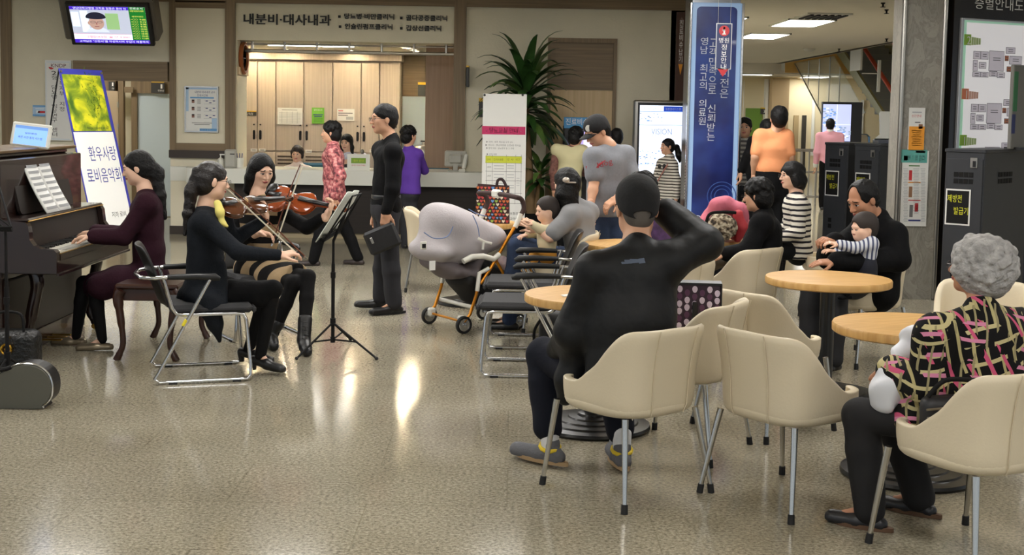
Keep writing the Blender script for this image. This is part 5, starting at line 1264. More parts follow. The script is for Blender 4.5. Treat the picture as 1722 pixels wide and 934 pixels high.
t_ = thing('water_dispenser', 'white water dispenser with blue bottle in the far hall', 'dispenser', (q.x, 28.6, 0)); obj('cabinet', MB().box((q.x, 28.6, .48), (.32, .32, .96), r=.02), OFFWHITE, t_); obj('bottle', MB().lathe([(.05, .96), (.13, 1.02), (.13, 1.28), (.06, 1.34), (0, 1.34)], 20, (q.x, 28.6, 0)), mat('blue bottle', (130, 170, 200), .15, trans=.6), t_, True); obj('tap', MB().box((q.x, 28.42, .85), (.05, .05, .05)), BLACK, t_)

# ------------------------------------------------------------------ music stands
def music_stand(px_, py_, bn, bf, tn, tf, label, feet, score=True, hub=.21, top=None):
    t_ = thing('music_stand', label, 'music stand', (px_, py_, 0))
    bn, bf, tn, tf = map(V, (bn, bf, tn, tf)); mb_ = (bn+bf)/2
    obj('pole', MB().tube([(px_, py_, .08), (px_, py_, .62)], .0125, 10).tube([(px_, py_, .55), (px_, py_, mb_.z-.02)], .009, 10).cyl((px_, py_, .52), (px_, py_, .56), .018, 12), MATBLACK, t_, True)
    for fx_, fy_ in feet:
        d = V((fx_-px_, fy_-py_, 0)); m_ = MB().tube([(px_, py_, hub), (fx_, fy_, .012)], .0075, 8); m_.tube([(px_, py_, .09), V((px_, py_, hub))+V((d.x, d.y, .012-hub))*.55], .006, 8)
        lg = obj('leg', m_, MATBLACK, t_, True); obj('foot', MB().ell((fx_, fy_, .012), (.014, .014, .012), 8), RUBBER, lg, True)
    obj('hub', MB().cyl((px_, py_, hub-.02), (px_, py_, hub+.03), .02, 12).cyl((px_, py_, .07), (px_, py_, .11), .017, 12), MATBLACK, t_, True)
    m_ = MB(); fr = (bn*.88+bf*.12, bf*.88+bn*.12, tf*.88+tn*.12, tn*.88+tf*.12)
    for i in range(4): m_.tube([fr[i], fr[(i+1) % 4]], .006, 6)
    m_.tube([fr[0], fr[2]], .005, 6); m_.tube([fr[1], fr[3]], .005, 6); m_.tube([(px_, py_, mb_.z-.03), (fr[0]+fr[1]+fr[2]+fr[3])/4], .01, 8)
    nrm = (bf-bn).cross(tn-bn).normalized(); nrm = nrm if nrm.x < 0 else -nrm
    m_.tube([fr[0]+nrm*.02, fr[1]+nrm*.02], .014, 6)
    obj('desk', m_, MATBLACK, t_, True)
    return nrm
ms_n = music_stand(-1.225, 8.84, P(540, 409, 8.62), P(575, 388, 9.06), P(590, 331, 8.66), P(610, 325, 9.06), 'black folding music stand holding a score in front of the two violinists', [G(633, 606)[:2], G(499, 606)[:2], (-1.16, 9.30)])
bn_, bf_, tn_, tf_ = P(536, 411, 8.60), P(575, 390, 9.08), P(588, 329, 8.62), P(609, 324, 9.08)
sc = thing('music_score', 'open white music score on the black folding music stand', 'sheet music', tuple((bn_+bf_)/2))
for k, (f0, f1) in enumerate(((0, .495), (.505, 1))):
    rows = []
    for i in range(7):
        e = i/6; rows.append([(bn_.lerp(bf_, f0+(f1-f0)*j/6)).lerp(tn_.lerp(tf_, f0+(f1-f0)*j/6), e)+ms_n*(.022+.012*math.sin(PI*j/6)) for j in range(7)])
    obj('page', MB().grid(rows), mat('score paper', (222, 226, 216), .75), sc, True, solid=.006)
music_stand(-2.92, 7.42, (-3.30, 7.30, .98), (-2.78, 7.30, .98), (-3.30, 7.5, 1.22), (-2.95, 7.5, 1.22), 'black folding music stand cut by the left edge beside the piano', [(-2.98, 7.18), (-2.75, 7.6), (-3.15, 7.65)])

# ------------------------------------------------------------------ instrument case, handbag, small bags
p0 = G(44, 689); CY = p0.y
out = [(-.95, .10), (-.95, .02), (-.88, 0), (-.12, 0), (-.055, .018), (-.012, .06), (0, .12), (-.012, .18), (-.05, .225), (-.11, .25), (-.19, .245), (-.27, .205), (-.36, .165), (-.60, .14), (-.90, .13)]
ex = P(86, 650, CY).x
Mc = Mx(((1, 0, 0, ex), (0, 0, 1, CY), (0, 1, 0, 0), (0, 0, 0, 1)))
sm = [(p.x, p.y) for p in spline([(x, y, 0) for x, y in out], 3, True)]
t_ = thing('violin_case', 'grey shell violin case lying on its side at lower left, cut by the edge', 'case', (ex-.3, CY+.07, 0))
obj('shell', MB().prism(sm, .02, .15, M=Mc), mat('black case side', (28, 27, 26), .4), t_)
obj('lid', MB().prism([(x*.985-.003, y*.96+.004) for x, y in sm], -.002, .03, M=Mc), mat('pewter lid', (96, 95, 86), .38, .35), t_)
obj('rim', MB().tube([Mc @ V((x, y, .02)) for x, y in sm], .007, 8, closed=True), CHROME, t_, True)
obj('latch', MB().box((ex-.33, CY+.0, .19), (.035, .03, .02), r=.005), STEEL, t_); obj('strap', MB().tube(spline([(ex-.42, CY-.01, .165), (ex-.32, CY-.02, .215), (ex-.25, CY-.015, .225), (ex-.22, CY, .235)], 5), .012, 8), MATBLACK, t_, True)
q = P(24, 600, 7.85)
t_ = thing('handbag', 'black quilted handbag with gold charm on floor under the keyboard', 'bag', (q.x, 7.85, 0))
s_ = Sdf(.012).box((q.x-.02, 7.85, .16), (.36, .17, .28), r=.06)
soft('body', s_, mat('black quilted leather', (20, 20, 20), .35, bump=.6, bscale=38), t_)
obj('handle', MB().tube(spline([(q.x-.10, 7.8, .28), (q.x-.08, 7.8, .40), (q.x+.06, 7.8, .40), (q.x+.08, 7.8, .28)], 6), .009, 8), MATBLACK, t_, True)
m_ = MB(); cz = q.z
m_.tube([(q.x-.01+.03*math.cos(k*PI/8), 7.752, .19+.03*math.sin(k*PI/8)) for k in range(16)], .008, 8, closed=True); m_.tube([(q.x-.005, 7.75, .22), (q.x+.005, 7.75, .26), (q.x, 7.755, .285)], .006, 8); m_.ell((q.x-.01, 7.75, .19), (.012, .01, .012), 8); m_.ell((q.x+.0, 7.75, .265), (.013, .01, .013), 8)
obj('charm', m_, mat('polished gold', (214, 164, 60), .25, 1.0), t_, True)
t_ = thing('backpack', 'black wheeled bag on the floor between charcoal chairs and oak table', 'bag', (.36, 8.86, 0))
soft('body', Sdf(.012).box((.36, 8.86, .17), (.32, .24, .3), r=.05), mat('black nylon', (18, 18, 19), .6, bump=.2, bscale=20), t_)
obj('strap', MB().tube(spline([(.21, 8.76, .27), (.17, 8.74, .2), (.17, 8.74, .11), (.21, 8.76, .05)], 6), .011, 8, flat=.5), MATBLACK, t_, True)
obj('pocket', MB().box((.36, 8.738, .13), (.22, .03, .14), r=.014), mat('black nylon', (18, 18, 19), .6), t_)
# heart tote
tc_ = G(796, 373, .72); q = P(829, 345, 11.2)
tw, th_ = .29, .325
t_ = thing('tote_bag', 'dark tote bag printed with coloured hearts on the table behind pushchair', 'bag', (q.x, 11.15, .7205))
Mg = frame((q.x, 11.15, .722), (1, -.05, 0), (0, 0, 1))
obj('body', MB().add([Mg @ V(p) for p in [(-tw/2-.01, 0, .05), (tw/2+.0, 0, .05), (tw/2-.005, th_, .0), (-tw/2+.01, th_+.012, .0), (-tw/2, 0, -.06), (tw/2, 0, -.06), (tw/2-.005, th_, -.012), (-tw/2+.01, th_+.012, -.012)]], [(0, 1, 2, 3), (5, 4, 7, 6), (4, 0, 3, 7), (1, 5, 6, 2), (3, 2, 6, 7), (4, 5, 1, 0)]), mat('dark brown canvas', (52, 30, 30), .8), t_)
hp = [(0, -.5), (-.28, -.2), (-.5, .12), (-.46, .36), (-.25, .46), (-.06, .36), (0, .22), (.06, .36), (.25, .46), (.46, .36), (.5, .12), (.28, -.2)]
m_ = MB(); random.seed(21)
for r_ in range(11):
    for c_ in range(9):
        y = .018+r_*.0285; f = y/th_; x = -tw/2+.017+c_*.0325+(.008 if r_ % 2 else -.004); z = .0515-.05*f+.0008
        if abs(x) > tw/2-.012: continue
        sc_ = .027 if (r_+c_) % 3 else .02
        m_.add([Mg @ V((x+a_*sc_, y+b_*sc_, z+(-.05/th_)*b_*sc_)) for a_, b_ in hp], [tuple(range(11, -1, -1))], random.choice((0, 0, 1, 1, 2, 3, 4)))
obj('heart_print', m_, [mat('heart red', (176, 56, 56), .7), mat('heart orange', (196, 104, 50), .7), mat('heart blue', (92, 140, 196), .7), mat('heart green', (140, 170, 70), .7), mat('heart cream', (214, 200, 176), .7)], t_)
for z in (.004, -.016): obj('handle', MB().tube([Mg @ V(p) for p in spline([(.03, th_-.01, z), (.04, th_+.045, z), (.08, th_+.05, z), (.12, th_-.02, z)], 6)], .012, 8, flat=.4), mat('dark brown strap', (40, 22, 26), .6), t_, True)
# dotted shopping bag on the chair behind the capped man
t_ = thing('shopping_bag', 'purple shopping bag with pale dots on chair beside the capped man', 'bag', (.90, 6.48, .455))
Mg = frame((.905, 6.44, .458), (1, -.1, 0), (0, 0, 1)); tw, th_ = .30, .385
obj('body', MB().box((0, th_/2, 0), (tw, th_, .11), M=Mg, r=.008), mat('plum coated bag', (48, 26, 44), .5), t_)
obj('trim', MB().box((0, th_, 0), (tw+.004, .012, .114), M=Mg).box((tw/2, th_/2, .0), (.006, th_, .116), M=Mg), BLACK, t_)
m_ = MB(); random.seed(9)
for r_ in range(10):
    for c_ in range(8):
        x = -tw/2+.02+c_*.037; y = th_-.025-r_*.037-(.018 if c_ % 2 else 0)
        if y < .02: continue
        lite = (c_+r_*2+c_//3) % 3 != 1 and random.random() < .75
        m_.add([Mg @ V((x+.0135*math.cos(k*PI/6), y+.0155*math.sin(k*PI/6)-(.003 if k in (8, 9, 10) else 0), .0562)) for k in range(12)], [tuple(range(12))], 0 if lite else 1)
obj('dots', m_, [mat('pale lilac dot', (216, 200, 216), .6), mat('dim plum dot', (92, 54, 84), .6)], t_)
obj('handle', MB().box((.02, th_*.46, .062), (.026, th_*.62, .008), M=Mg, r=.004), BLACK, t_)
# pink jacket and fur bag
c = G(1203, 406, .72)
t_ = thing('pink_jacket', 'pink jacket heaped on the round table in front of blue pillar', 'jacket', (c.x, c.y, .7205))
s_ = Sdf(.012); pj = lambda u, v, dy=0: np.array(P(u, v, c.y+dy))
s_.chain([pj(1181, 398), pj(1190, 375), pj(1206, 352), pj(1222, 344)], [.03, .05, .06, .055], .05); s_.chain([pj(1222, 344), pj(1240, 352), pj(1252, 368)], [.055, .055, .045], .05); s_.chain([pj(1206, 372, .1), pj(1236, 380, .1)], [.10, .10], .05); s_.cut((0, 0, .722), (0, 0, -1))
soft('cloth', s_, mat('dusty pink cloth', (196, 104, 122), .8, bump=.6, bscale=14), t_, .013, 21)
s_ = Sdf(.012).chain([pj(1241, 362, -.1), pj(1246, 385, -.1), pj(1240, 400, -.1)], [.04, .05, .035], .03).cut((0, 0, .722), (0, 0, -1)); soft('red_lining', s_, mat('red lining', (170, 44, 52), .7), t_, .003, 40)
t_ = thing('fur_bag', 'mottled brown fur bag lying in the pink jacket', 'bag', tuple(pj(1213, 404, -.16)[:2])+(.7205,))
s_ = Sdf(.012).ell(pj(1213, 382, -.16), (.125, .09, .105), k=.03).ell(pj(1196, 393, -.16), (.08, .07, .06), k=.04).cut((0, 0, .722), (0, 0, -1))
fm = mat('mottled fur', (120, 104, 86), .95, bump=.9, bscale=60); nt, N, L, b = nodes_of(fm)
tc = N.new('ShaderNodeTexCoord'); n_ = N.new('ShaderNodeTexNoise'); n_.inputs['Scale'].default_value = 28; n_.inputs['Detail'].default_value = 4
rm = ramp(nt, [(.38, (44, 36, 30)), (.48, (120, 104, 84)), (.6, (196, 184, 160))]); L.new(tc.outputs['Object'], n_.inputs['Vector']); L.new(n_.outputs['Fac'], rm.inputs['Fac']); L.new(rm.outputs['Color'], b.inputs['Base Color'])
soft('body', s_, fm, t_, .005, 60)
obj('strap', MB().tube(spline([pj(1186, 392, -.2), pj(1192, 362, -.22), pj(1215, 357, -.22), pj(1238, 358, -.2)], 6), .012, 8, flat=.5), MATBLACK, t_, True)

# ------------------------------------------------------------------ pushchair
C1 = V((-.35, 9.68, 0)); Wv = V((-.29, .43, 0)); Nw = Wv.normalized(); Dv = V((Nw.y, -Nw.x, 0))
def PN(u, v, f=0.0):
    d = ray(u, v); o = V((0, 0, CH)); c = C1+Wv*f; t = (c-o).dot(Nw)/d.dot(Nw); return o+d*t
st = thing('pushchair', 'grey hooded pushchair with golden frame standing in front of the counter', 'pushchair', tuple(C1+Wv*.5+Dv*.3))
GT = mat('golden tube', (204, 132, 34), .3, .7); WP = mat('white joint plastic', (224, 222, 212), .4); GC = mat('light grey hood cloth', (174, 168, 170), .85, bump=.15, bscale=60)
off = Wv
def tube2(name, pts, r, m_, far=True, n=10):
    for k in ((0, 1) if far else (0,)):
        obj(name, MB().tube([p+off*k for p in pts], r, n), m_, st, True)
hub = PN(780, 549); hub.z = .07
tube2('front_leg', [hub+V((0, 0, .02)), PN(790, 530), PN(801, 496), PN(808, 458)], .012, GT)
tube2('front_leg_sleeve', [PN(802.5, 490), PN(806, 460), PN(822, 452)], .017, WP)
tube2('push_bar', [PN(808, 478), PN(824, 453), PN(866, 381)], .013, GT)
tube2('bar_joint', [PN(866, 383), PN(873, 368), PN(876, 360)], .020, WP)
h1 = PN(876, 362); h0 = PN(876, 362)+off
hb = spline([h1, PN(881, 350), PN(877, 336), PN(866, 331.5), (PN(866, 331.5)+PN(866, 331.5)+off)/2+V((0, 0, .01)), PN(866, 331.5)+off, PN(877, 336)+off, PN(881, 350)+off, h0], 5)
obj('handle', MB().tube(hb, .019, 12), mat('brown foam grip', (64, 46, 42), .8), st, True); k_ = len(hb)//2
obj('handle_block', MB().box((0, 0, 0), (.10, .065, .05), M=frame(hb[k_], Wv, V((0, 0, 1))), r=.014), WP, st)
tube2('rear_leg', [PN(835, 440), PN(852, 470), PN(868, 520)], .012, GT)
tube2('arm_plate', [PN(779, 440), PN(793, 432), PN(812, 431), PN(830, 436), PN(840, 428)], .022, WP)
for nm, p, r_ in (('front_wheel', hub, .068), ('rear_wheel', V((PN(873, 532).x, PN(873, 532).y, .06)), .06)):
    for k in (0, 1):
        c = V((p.x, p.y, r_))+off*k; Mw = frame(c, Dv, V((0, 0, 1)))
        w_ = obj(nm, MB().lathe([(r_*.72, -.014), (r_*.9, -.017), (r_, -.009), (r_, .009), (r_*.9, .017), (r_*.72, .014), (r_*.72, -.014)], 32, M=Mw), RUBBER, st, True)
        m_ = MB().lathe([(r_*.74, -.010), (r_*.64, -.012), (r_*.64, .012), (r_*.74, .010)], 32, M=Mw).lathe([(0, -.02), (r_*.22, -.018), (r_*.22, .018), (0, .02)], 16, M=Mw)
        for j in range(5):
            a = j*2*PI/5; m_.tube([Mw @ V((r_*.15*math.cos(a), r_*.15*math.sin(a), 0)), Mw @ V((r_*.7*math.cos(a), r_*.7*math.sin(a), 0))], .007, 6)
        obj('rim', m_, CHROME, w_, True)
obj('axle', MB().tube([hub+V((0, 0, .02)), hub+off+V((0, 0, .02))], .010, 10), GT, st, True)
for k in (0, 1): obj('fork', MB().box((0, .03, 0), (.06, .07, .05), M=frame(hub+off*k+Nw*.035*(1 if k == 0 else -1), Dv, V((0, 0, 1))), r=.012), WP, st)
obj('crossbar', MB().tube([PN(798, 518), PN(798, 518)+off], .016, 10, flat=.6), WP, st, True)
A_cut = np.array(-V((0, 0, 1))+Dv*.12); s_ = Sdf(.012); Rm = np.array([Dv[:], Nw[:], (0, 0, 1)])
cm_ = lambda u, v, f=.5: np.array(PN(u, v, f))
s_.ell(cm_(764, 400), (.285, .25, .225), Rm, .06).ell(cm_(748, 375), (.13, .24, .125), Rm, .10).ell(cm_(724, 420), (.125, .27, .09), Rm, .08).ell(cm_(812, 398), (.15, .25, .12), Rm, .08).ell(cm_(738, 366), (.09, .23, .10), Rm, .08).cut(cm_(760, 440), A_cut)
s_.ell(cm_(765, 455), (.20, .2, .07), Rm, .02, True)
hood = soft('hood', s_, GC, st, .0035, 19)
m_ = MB()
for (uv) in ([(713, 391), (730, 401), (752, 398), (762, 381)], [(795, 362), (803, 380), (806, 398)], [(788, 352), (803, 360), (818, 364)]):
    m_.tube(spline([PN(u, v, -.06) for u, v in uv], 5), .004, 6)
obj('piping', m_, mat('blue grey piping', (108, 128, 170), .7), hood, True)
obj('label_tag', MB().box((0, 0, 0), (.055, .06, .012), M=frame(PN(712, 413, -.05), Dv, V((0, 0, 1))), r=.005).box((0, -.004, .008), (.03, .03, .004), 1, M=frame(PN(712, 413, -.05), Dv, V((0, 0, 1)))), [WP, BLACK], hood)
obj('strap', MB().tube([PN(804, 401, -.05), PN(815, 407, -.055), PN(827, 410, -.05)], .010, 8, flat=.4).tube([PN(813, 407, -.055), PN(812, 420, -.05)], .009, 8, flat=.4), WP, hood, True)
s_ = Sdf(.012).chain([cm_(722, 440), cm_(750, 452), cm_(785, 458)], [.05, .07, .06], .04, Nw[:], 2.6).chain([cm_(785, 458), cm_(800, 425)], [.05, .05], .04, Nw[:], 2.8); soft('seat', s_, mat('warm grey seat cloth', (112, 104, 106), .85), st, .003, 20)
s_ = Sdf(.012).chain([cm_(775, 470), cm_(790, 500)], [.08, .05], .03, Nw[:], 2.4).chain([cm_(790, 500), cm_(845, 480)], [.04, .07], .03, Nw[:], 2.6).chain([cm_(800, 440), cm_(835, 470)], [.07, .09], .03, Nw[:], 2.0); soft('basket', s_, mat('black mesh basket', (22, 21, 21), .8), st, .003, 20)
obj('care_label', MB().box((0, 0, 0), (.05, .07, .004), M=frame(PN(727, 447, -.03), Dv, V((0, 0, 1)))), PAPER, st)
s_ = Sdf(.01).chain([cm_(846, 440, .1), cm_(856, 452, .1)], [.045, .035], .03); soft('cloth', s_, mat('pale pink muslin', (222, 200, 204), .8), st, .004, 30)
# ------------------------------------------------------------------ people: one soft skin mesh each, clothes and hair as children
SKIN = {'fair': (226, 184, 158), 'mid': (206, 158, 128), 'tan': (182, 130, 100)}
LIPS = mat('lips', (176, 96, 92), .5); HAIRB = mat('black hair', (9, 8, 8), .55, spec=.28, bump=.35, bscale=70); EYE = mat('dark eye', (22, 16, 14), .25); EYEW = mat('eye white', (214, 206, 198), .4)
BALD = mat('greying scalp hair', (40, 36, 34), .7)
def skin(k): return mat('skin '+k, SKIN[k], .5, spec=.35, var=.04, vscale=9)
def A(p): return np.array(p, float)
def nrm(a): a = A(a); return a/max(np.linalg.norm(a), 1e-9)
def mix(a, b, t): return A(a)*(1-t)+A(b)*t
def head_axes(f, up=(0, 0, 1)):
    f = nrm(f); r = nrm(np.cross(f, up)); u = np.cross(r, f); return np.array([r, f, u])
class Fig:
    def __init__(s, label, Y, H=1.65, sk='mid', vox=.012, hv=.005, sc=None, at=None):
        s.Y, s.H, s.k, s.vox, s.hv, s.label = Y, H, sc or H/1.68, vox, hv, label
        s.J = {}; s.sk = skin(sk); s.parts = []; s.root = None; s.at = at
    def p(s, u, v, dy=0.0): return A(P(u, v, s.Y+dy))
    def set(s, **kw):
        for n, q in kw.items(): s.J[n] = s.p(*q) if (len(q) == 2 or abs(q[0]) > 20) else A(q)
        return s
    def start(s):
        J = s.J; q = s.at if s.at is not None else ((J['hl']+J['hr'])/2 if 'hl' in J else J['hd'])
        s.root = thing('person', s.label, 'person', (float(q[0]), float(q[1]), 0)); return s
    # template joints ---------------------------------------------------------
    def stand(s, x, f, lean=0.0):
        H, k = s.H, s.k; f = nrm((f[0], f[1], 0)); l = A((-f[1], f[0], 0)); o = A((x, s.Y, 0)); z = A((0, 0, 1))
        T = dict(hd=o+z*(.932*H)+f*(.03+lean), nb=o+z*(.845*H)+f*lean*.9, wa=o+z*.62*H, pe=o+z*.54*H)
        for n, g in (('l', 1), ('r', -1)):
            T['s'+n] = o+z*.815*H+l*g*.108*H+f*lean*.85; T['e'+n] = o+z*.63*H+l*g*.135*H-f*.02; T['w'+n] = o+z*.485*H+l*g*.14*H+f*.05
            T['h'+n] = o+z*.52*H+l*g*.052*H; T['k'+n] = o+z*.285*H+l*g*.055*H+f*.02; T['a'+n] = o+z*.048*H+l*g*.055*H-f*.02; T['t'+n] = T['a'+n]+f*.16*k-z*.04*H
        for n in T: s.J.setdefault(n, T[n])
        s.f, s.l = f, l; return s
    def sit(s, x, y, f, seat=.46, lean=0.0, th=.42):
        k = s.k; f = nrm((f[0], f[1], 0)); l = A((-f[1], f[0], 0)); o = A((x, y, 0)); z = A((0, 0, 1)); b = seat+.10*k
        T = dict(pe=o+z*b, wa=o+z*(b+.17*k)+f*lean*.3, nb=o+z*(b+.48*k)+f*lean, hd=o+z*(b+.625*k)+f*(lean+.05))
        for n, g in (('l', 1), ('r', -1)):
            T['s'+n] = o+z*(b+.43*k)+l*g*.175*k+f*lean*.9; T['e'+n] = o+z*(b+.17*k)+l*g*.22*k+f*(.06+lean*.6); T['w'+n] = o+z*(b+.10*k)+l*g*.10*k+f*(.27+lean*.4)
            T['h'+n] = o+z*(b-.01)+l*g*.085*k+f*.02; T['k'+n] = o+z*(b+.0)+l*g*.11*k+f*th; T['a'+n] = o+z*.085*k+l*g*.10*k+f*(th-.02); T['t'+n] = T['a'+n]+f*.16*k-z*.06*k
        for n in T: s.J.setdefault(n, T[n])
        s.f, s.l = f, l; return s
    def side(s): return nrm(s.J['sl']-s.J['sr'])
    # head --------------------------------------------------------------------
    def head(s, f, up=(0, 0, 1), size=1.0, face=True, chub=0.0, ears=True, baby=False):
        R = head_axes(f, up); c = s.J['hd']; q = size*s.k/(s.k if s.k < .8 else 1)*1.0
        s.R, s.hc, s.q = R, c, q
        bz = (lambda p: (p[0]*.96, p[1]*(.93 if p[1] > .08 else 1), p[2]*(.74 if p[2] < 0 else 1.0)-(.012 if p[2] > -.05 else .0))) if baby else (lambda p: p)
        g = lambda p: c+(A(bz(p))*q) @ R
        r_ = lambda *v: tuple(x*q for x in v)
        S = Sdf(s.hv)
        if baby: S.ell(c+(A((0, -.02, .045))*q) @ R, r_(.083, .100, .086), R, .02*q)
        S.ell(g((0, -.012, .035)), r_(.073, .092, .082), R, .02*q).ell(g((0, .020, -.028)), r_(.060+chub, .068, .086-chub*.3), R, .03*q).ell(g((0, .060, -.090)), r_(.024, .021, .02), R, .03*q)
        for e in (-1, 1):
            S.ell(g((e*.040, .012, -.06)), r_(.022+chub, .042, .034), R, .03*q).ell(g((e*.040, .054, -.016)), r_(.022+chub, .022, .024), R, .025*q)
            if ears: S.ell(g((e*.076, -.010, -.004)), r_(.009, .019, .031), R, .008*q)
        S.ell(g((0, .078, .027)), r_(.048, .014, .012), R, .015*q)
        for e in (-1, 1): S.ell(g((e*.030, .096, .005)), r_(.019, .014, .010), R, .010*q, True)
        S.cap(g((0, .086, .008)), g((0, .103, -.026)), .0085*q, .0125*q, .012*q)
        for e in (-1, 1): S.ell(g((e*.012, .094, -.030)), r_(.0095, .010, .008), R, .006*q).ell(g((e*.030, .0755, .004)), r_(.014, .012, .010), R, .004*q)
        S.ell(g((0, .087, -.054)), r_(.023, .0105, .0055), R, .006*q).ell(g((0, .085, -.063)), r_(.018, .011, .0065), R, .005*q)
        S.cap(g((0, -.018, -.05)), s.J['nb'], .050*q, .056*q, .03*q).cap(s.J['nb'], s.J['nb']-A((0, 0, .10*s.k)), .058*q, .07*q, .03)
        Vv, Q = S.build()
        def fm(C):
            L = ((C-c) @ R.T)/q
            if baby: L = L*A((1/.96, 1.06, 1)); L[:, 2] = np.where(L[:, 2] < -.035, L[:, 2]/.74, L[:, 2]+.012)
            x, y, z = np.abs(L[:, 0]), L[:, 1], L[:, 2]; o = np.zeros(len(C), np.int32)
            o[(y > .075) & (((x/.024)**2+((z+.0585)/.0085)**2) < 1)] = 1
            o[(y > (.05 if not baby else 9)) & (x > .013) & (x < .047) & (np.abs(z-.0275+.15*(x-.03)*(x > .03)-.30*(.03-x)*(x < .03)) < .0030)] = 2
            e = ((x-.030)/.0145)**2+((z-.003)/.0055)**2; o[(y > .06) & (e < 1)] = 4
            o[(y > .06) & (e < 1) & (((x-.030)/.0075)**2+((z-.003)/.007)**2 < 1)] = 3
            o[(y > .06) & (x > .015) & (x < .046) & (np.abs(z-.0085+((x-.030)/.016)**2*.003) < .0024)] = 3
            return o
        s.parts.append((Vv, Q, fm if face else 0)); return s
    # hands -------------------------------------------------------------------
    def hand(s, w, d, n, right=True, curl=.4, size=1.0, spread=.0, thumb=.5, fingers=None):
        w = A(w); d = nrm(d); n = nrm(A(n)-d*np.dot(A(n), d)); t = np.cross(d, n)*(-1 if right else 1); q = size*s.k
        if s.k < .8: q = size*.62
        S = Sdf(min(.0045, max(.003, s.hv*.8))*max(.7, q)); k = .006*q
        g = lambda a, b, c: w+d*a*q+t*b*q+n*c*q
        R = np.array([d, t, n])
        S.box(g(.052, 0, 0), (.095*q, .076*q, .028*q), R, .013*q, .012*q); S.cap(g(-.03, 0, 0), g(.02, 0, 0), .026*q, .027*q, .015*q); S.ell(g(.035, .028, .008), (.03*q, .018*q, .016*q), R, .012*q)
        bs = ((-.029, .060), (-.010, .073), (.010, .080), (.029, .070))
        for i, (b, ln) in enumerate(bs):
            cu = (fingers[i] if fingers else curl)*(1+.06*(1.5-i)); p = g(.092-(.008 if i == 0 else 0), b, 0); an = 0
            for j, (fr, be) in enumerate(((.45, .9), (.31, 1.1), (.24, .7))):
                an += cu*be; dr = d*math.cos(an)+n*math.sin(an)+t*spread*b*8*(1-j*.3); e = p+nrm(dr)*ln*fr*q
                S.cap(p, e, (.0092-.0008*j)*q, (.0085-.001*j)*q, k*.7); p = e
        p = g(.028, .036, .004); dr = nrm(t*(.75-.35*thumb)+d*.75+n*(.15+.5*thumb)); e = p+dr*.036*q; S.cap(p, e, .0125*q, .011*q, k)
        dr2 = nrm(dr+d*.35+n*.15-t*.25); e2 = e+dr2*.028*q; S.cap(e, e2, .0105*q, .0095*q, k*.6); S.cap(e2, e2+nrm(dr2+d*.2)*.022*q, .0095*q, .0075*q, k*.6)
        Vv, Q = S.build(); s.parts.append((Vv, Q, 0)); return s
    # skin of trunk and limbs --------------------------------------------------
    def trunk(s, arms=(1, 1), legs=True, la=.80, aa=.80):
        J, k = s.J, s.k; S = Sdf(s.vox); sd = s.side()
        S.cap(J['nb']-A((0, 0, .12*k)), J['wa'], .085*k, .085*k, .03, sd, 1.45).cap(J['wa'], J['pe'], .085*k, .09*k, .03, sd, 1.4).cap(J['nb'], J['nb']-A((0, 0, .1*k)), .05*k, .06*k, .03)
        for n, on in (('l', arms[0]), ('r', arms[1])):
            S.cap(J['s'+n], J['nb']-A((0, 0, .06*k)), .04*k, .05*k, .03)
            q = k*aa; S.cap(J['s'+n], J['e'+n], .046*q, .039*q, .02).cap(J['e'+n], mix(J['e'+n], J['w'+n], .35), .039*q, .040*q, .02).cap(mix(J['e'+n], J['w'+n], .35), J['w'+n], .040*q, .027*max(q, k*.95), .02)
            if legs:
                q = k*la; S.cap(J['pe'], J['h'+n], .08*q, .075*q, .03).cap(J['h'+n], J['k'+n], .066*q, .047*q, .02).cap(J['k'+n], mix(J['k'+n], J['a'+n], .35), .046*q, .048*q, .02).cap(mix(J['k'+n], J['a'+n], .35), J['a'+n], .048*q, .03*q, .02)
                S.cap(J['a'+n], mix(J['a'+n], J['t'+n], .7), .03*q, .020*q, .02)
        Vv, Q = S.build(); s.parts.append((Vv, Q, 0)); return s
    def body(s):
        s.bodyobj = npobj('body', s.parts, [s.sk, LIPS, HAIRB, EYE, EYEW], s.root); return s
    # clothes -----------------------------------------------------------------
    def top(s, m, sleeve=(1, 1), t=.0, hem=.0, name='top', noise=.0025, ns=22, belly=0.0, collar=True, arms=('l', 'r'), cut=None, fat=1.0, hemdir=None, hemw=1.0, arm_r=(.060, .052, .040), extra=None, wid=1.5, sl=None):
        J, k = s.J, s.k; S = Sdf(s.vox); sd = s.side(); z = A((0, 0, 1)); up = nrm(J['nb']-J['wa'])
        S.cap(J['nb']-up*.13*k, J['wa'], (.112+t)*k*fat, (.103+t+belly*.5)*k*fat, .03, sd, wid).cap(J['wa'], J['pe'], (.103+t+belly*.6)*k*fat, (.112+t+belly*.3)*k*fat, .03, sd, wid-.08)
        if belly: S.ell(mix(J['wa'], J['pe'], .2)+s.f*.05*k, ((.112+belly)*k,)*3, None, .05)
        if hem: 
            e = J['pe']+(A(hemdir) if hemdir is not None else -z*hem); S.cap(J['pe'], e, (.112+t)*k*fat, (.112+t)*k*fat*hemw, .03, sd, wid-.1); S.cut(e, nrm(e-J['pe']))
        for n, on in (('l', sleeve[0]), ('r', sleeve[1])):
            S.cap(J['nb']+up*(.0 if collar else -.028)*k, J['s'+n]-z*.010*k, (.056+t*.6)*k, (.056+t)*k, .035)
            S.cap(J['s'+n]-z*.015*k, J['nb']-up*.14*k, (.062+t)*k, (.09+t)*k, .04)
            if on > 0:
                S.cap(J['s'+n]-z*.01*k, mix(J['s'+n], J['e'+n], min(1, on*2)), (arm_r[0]+t)*k, (arm_r[1]+t)*k, .03)
                if on > .5: S.cap(J['e'+n], mix(J['e'+n], J['w'+n], (on-.5)*2), (arm_r[1]+t)*k, (arm_r[2]+t)*k, .02)
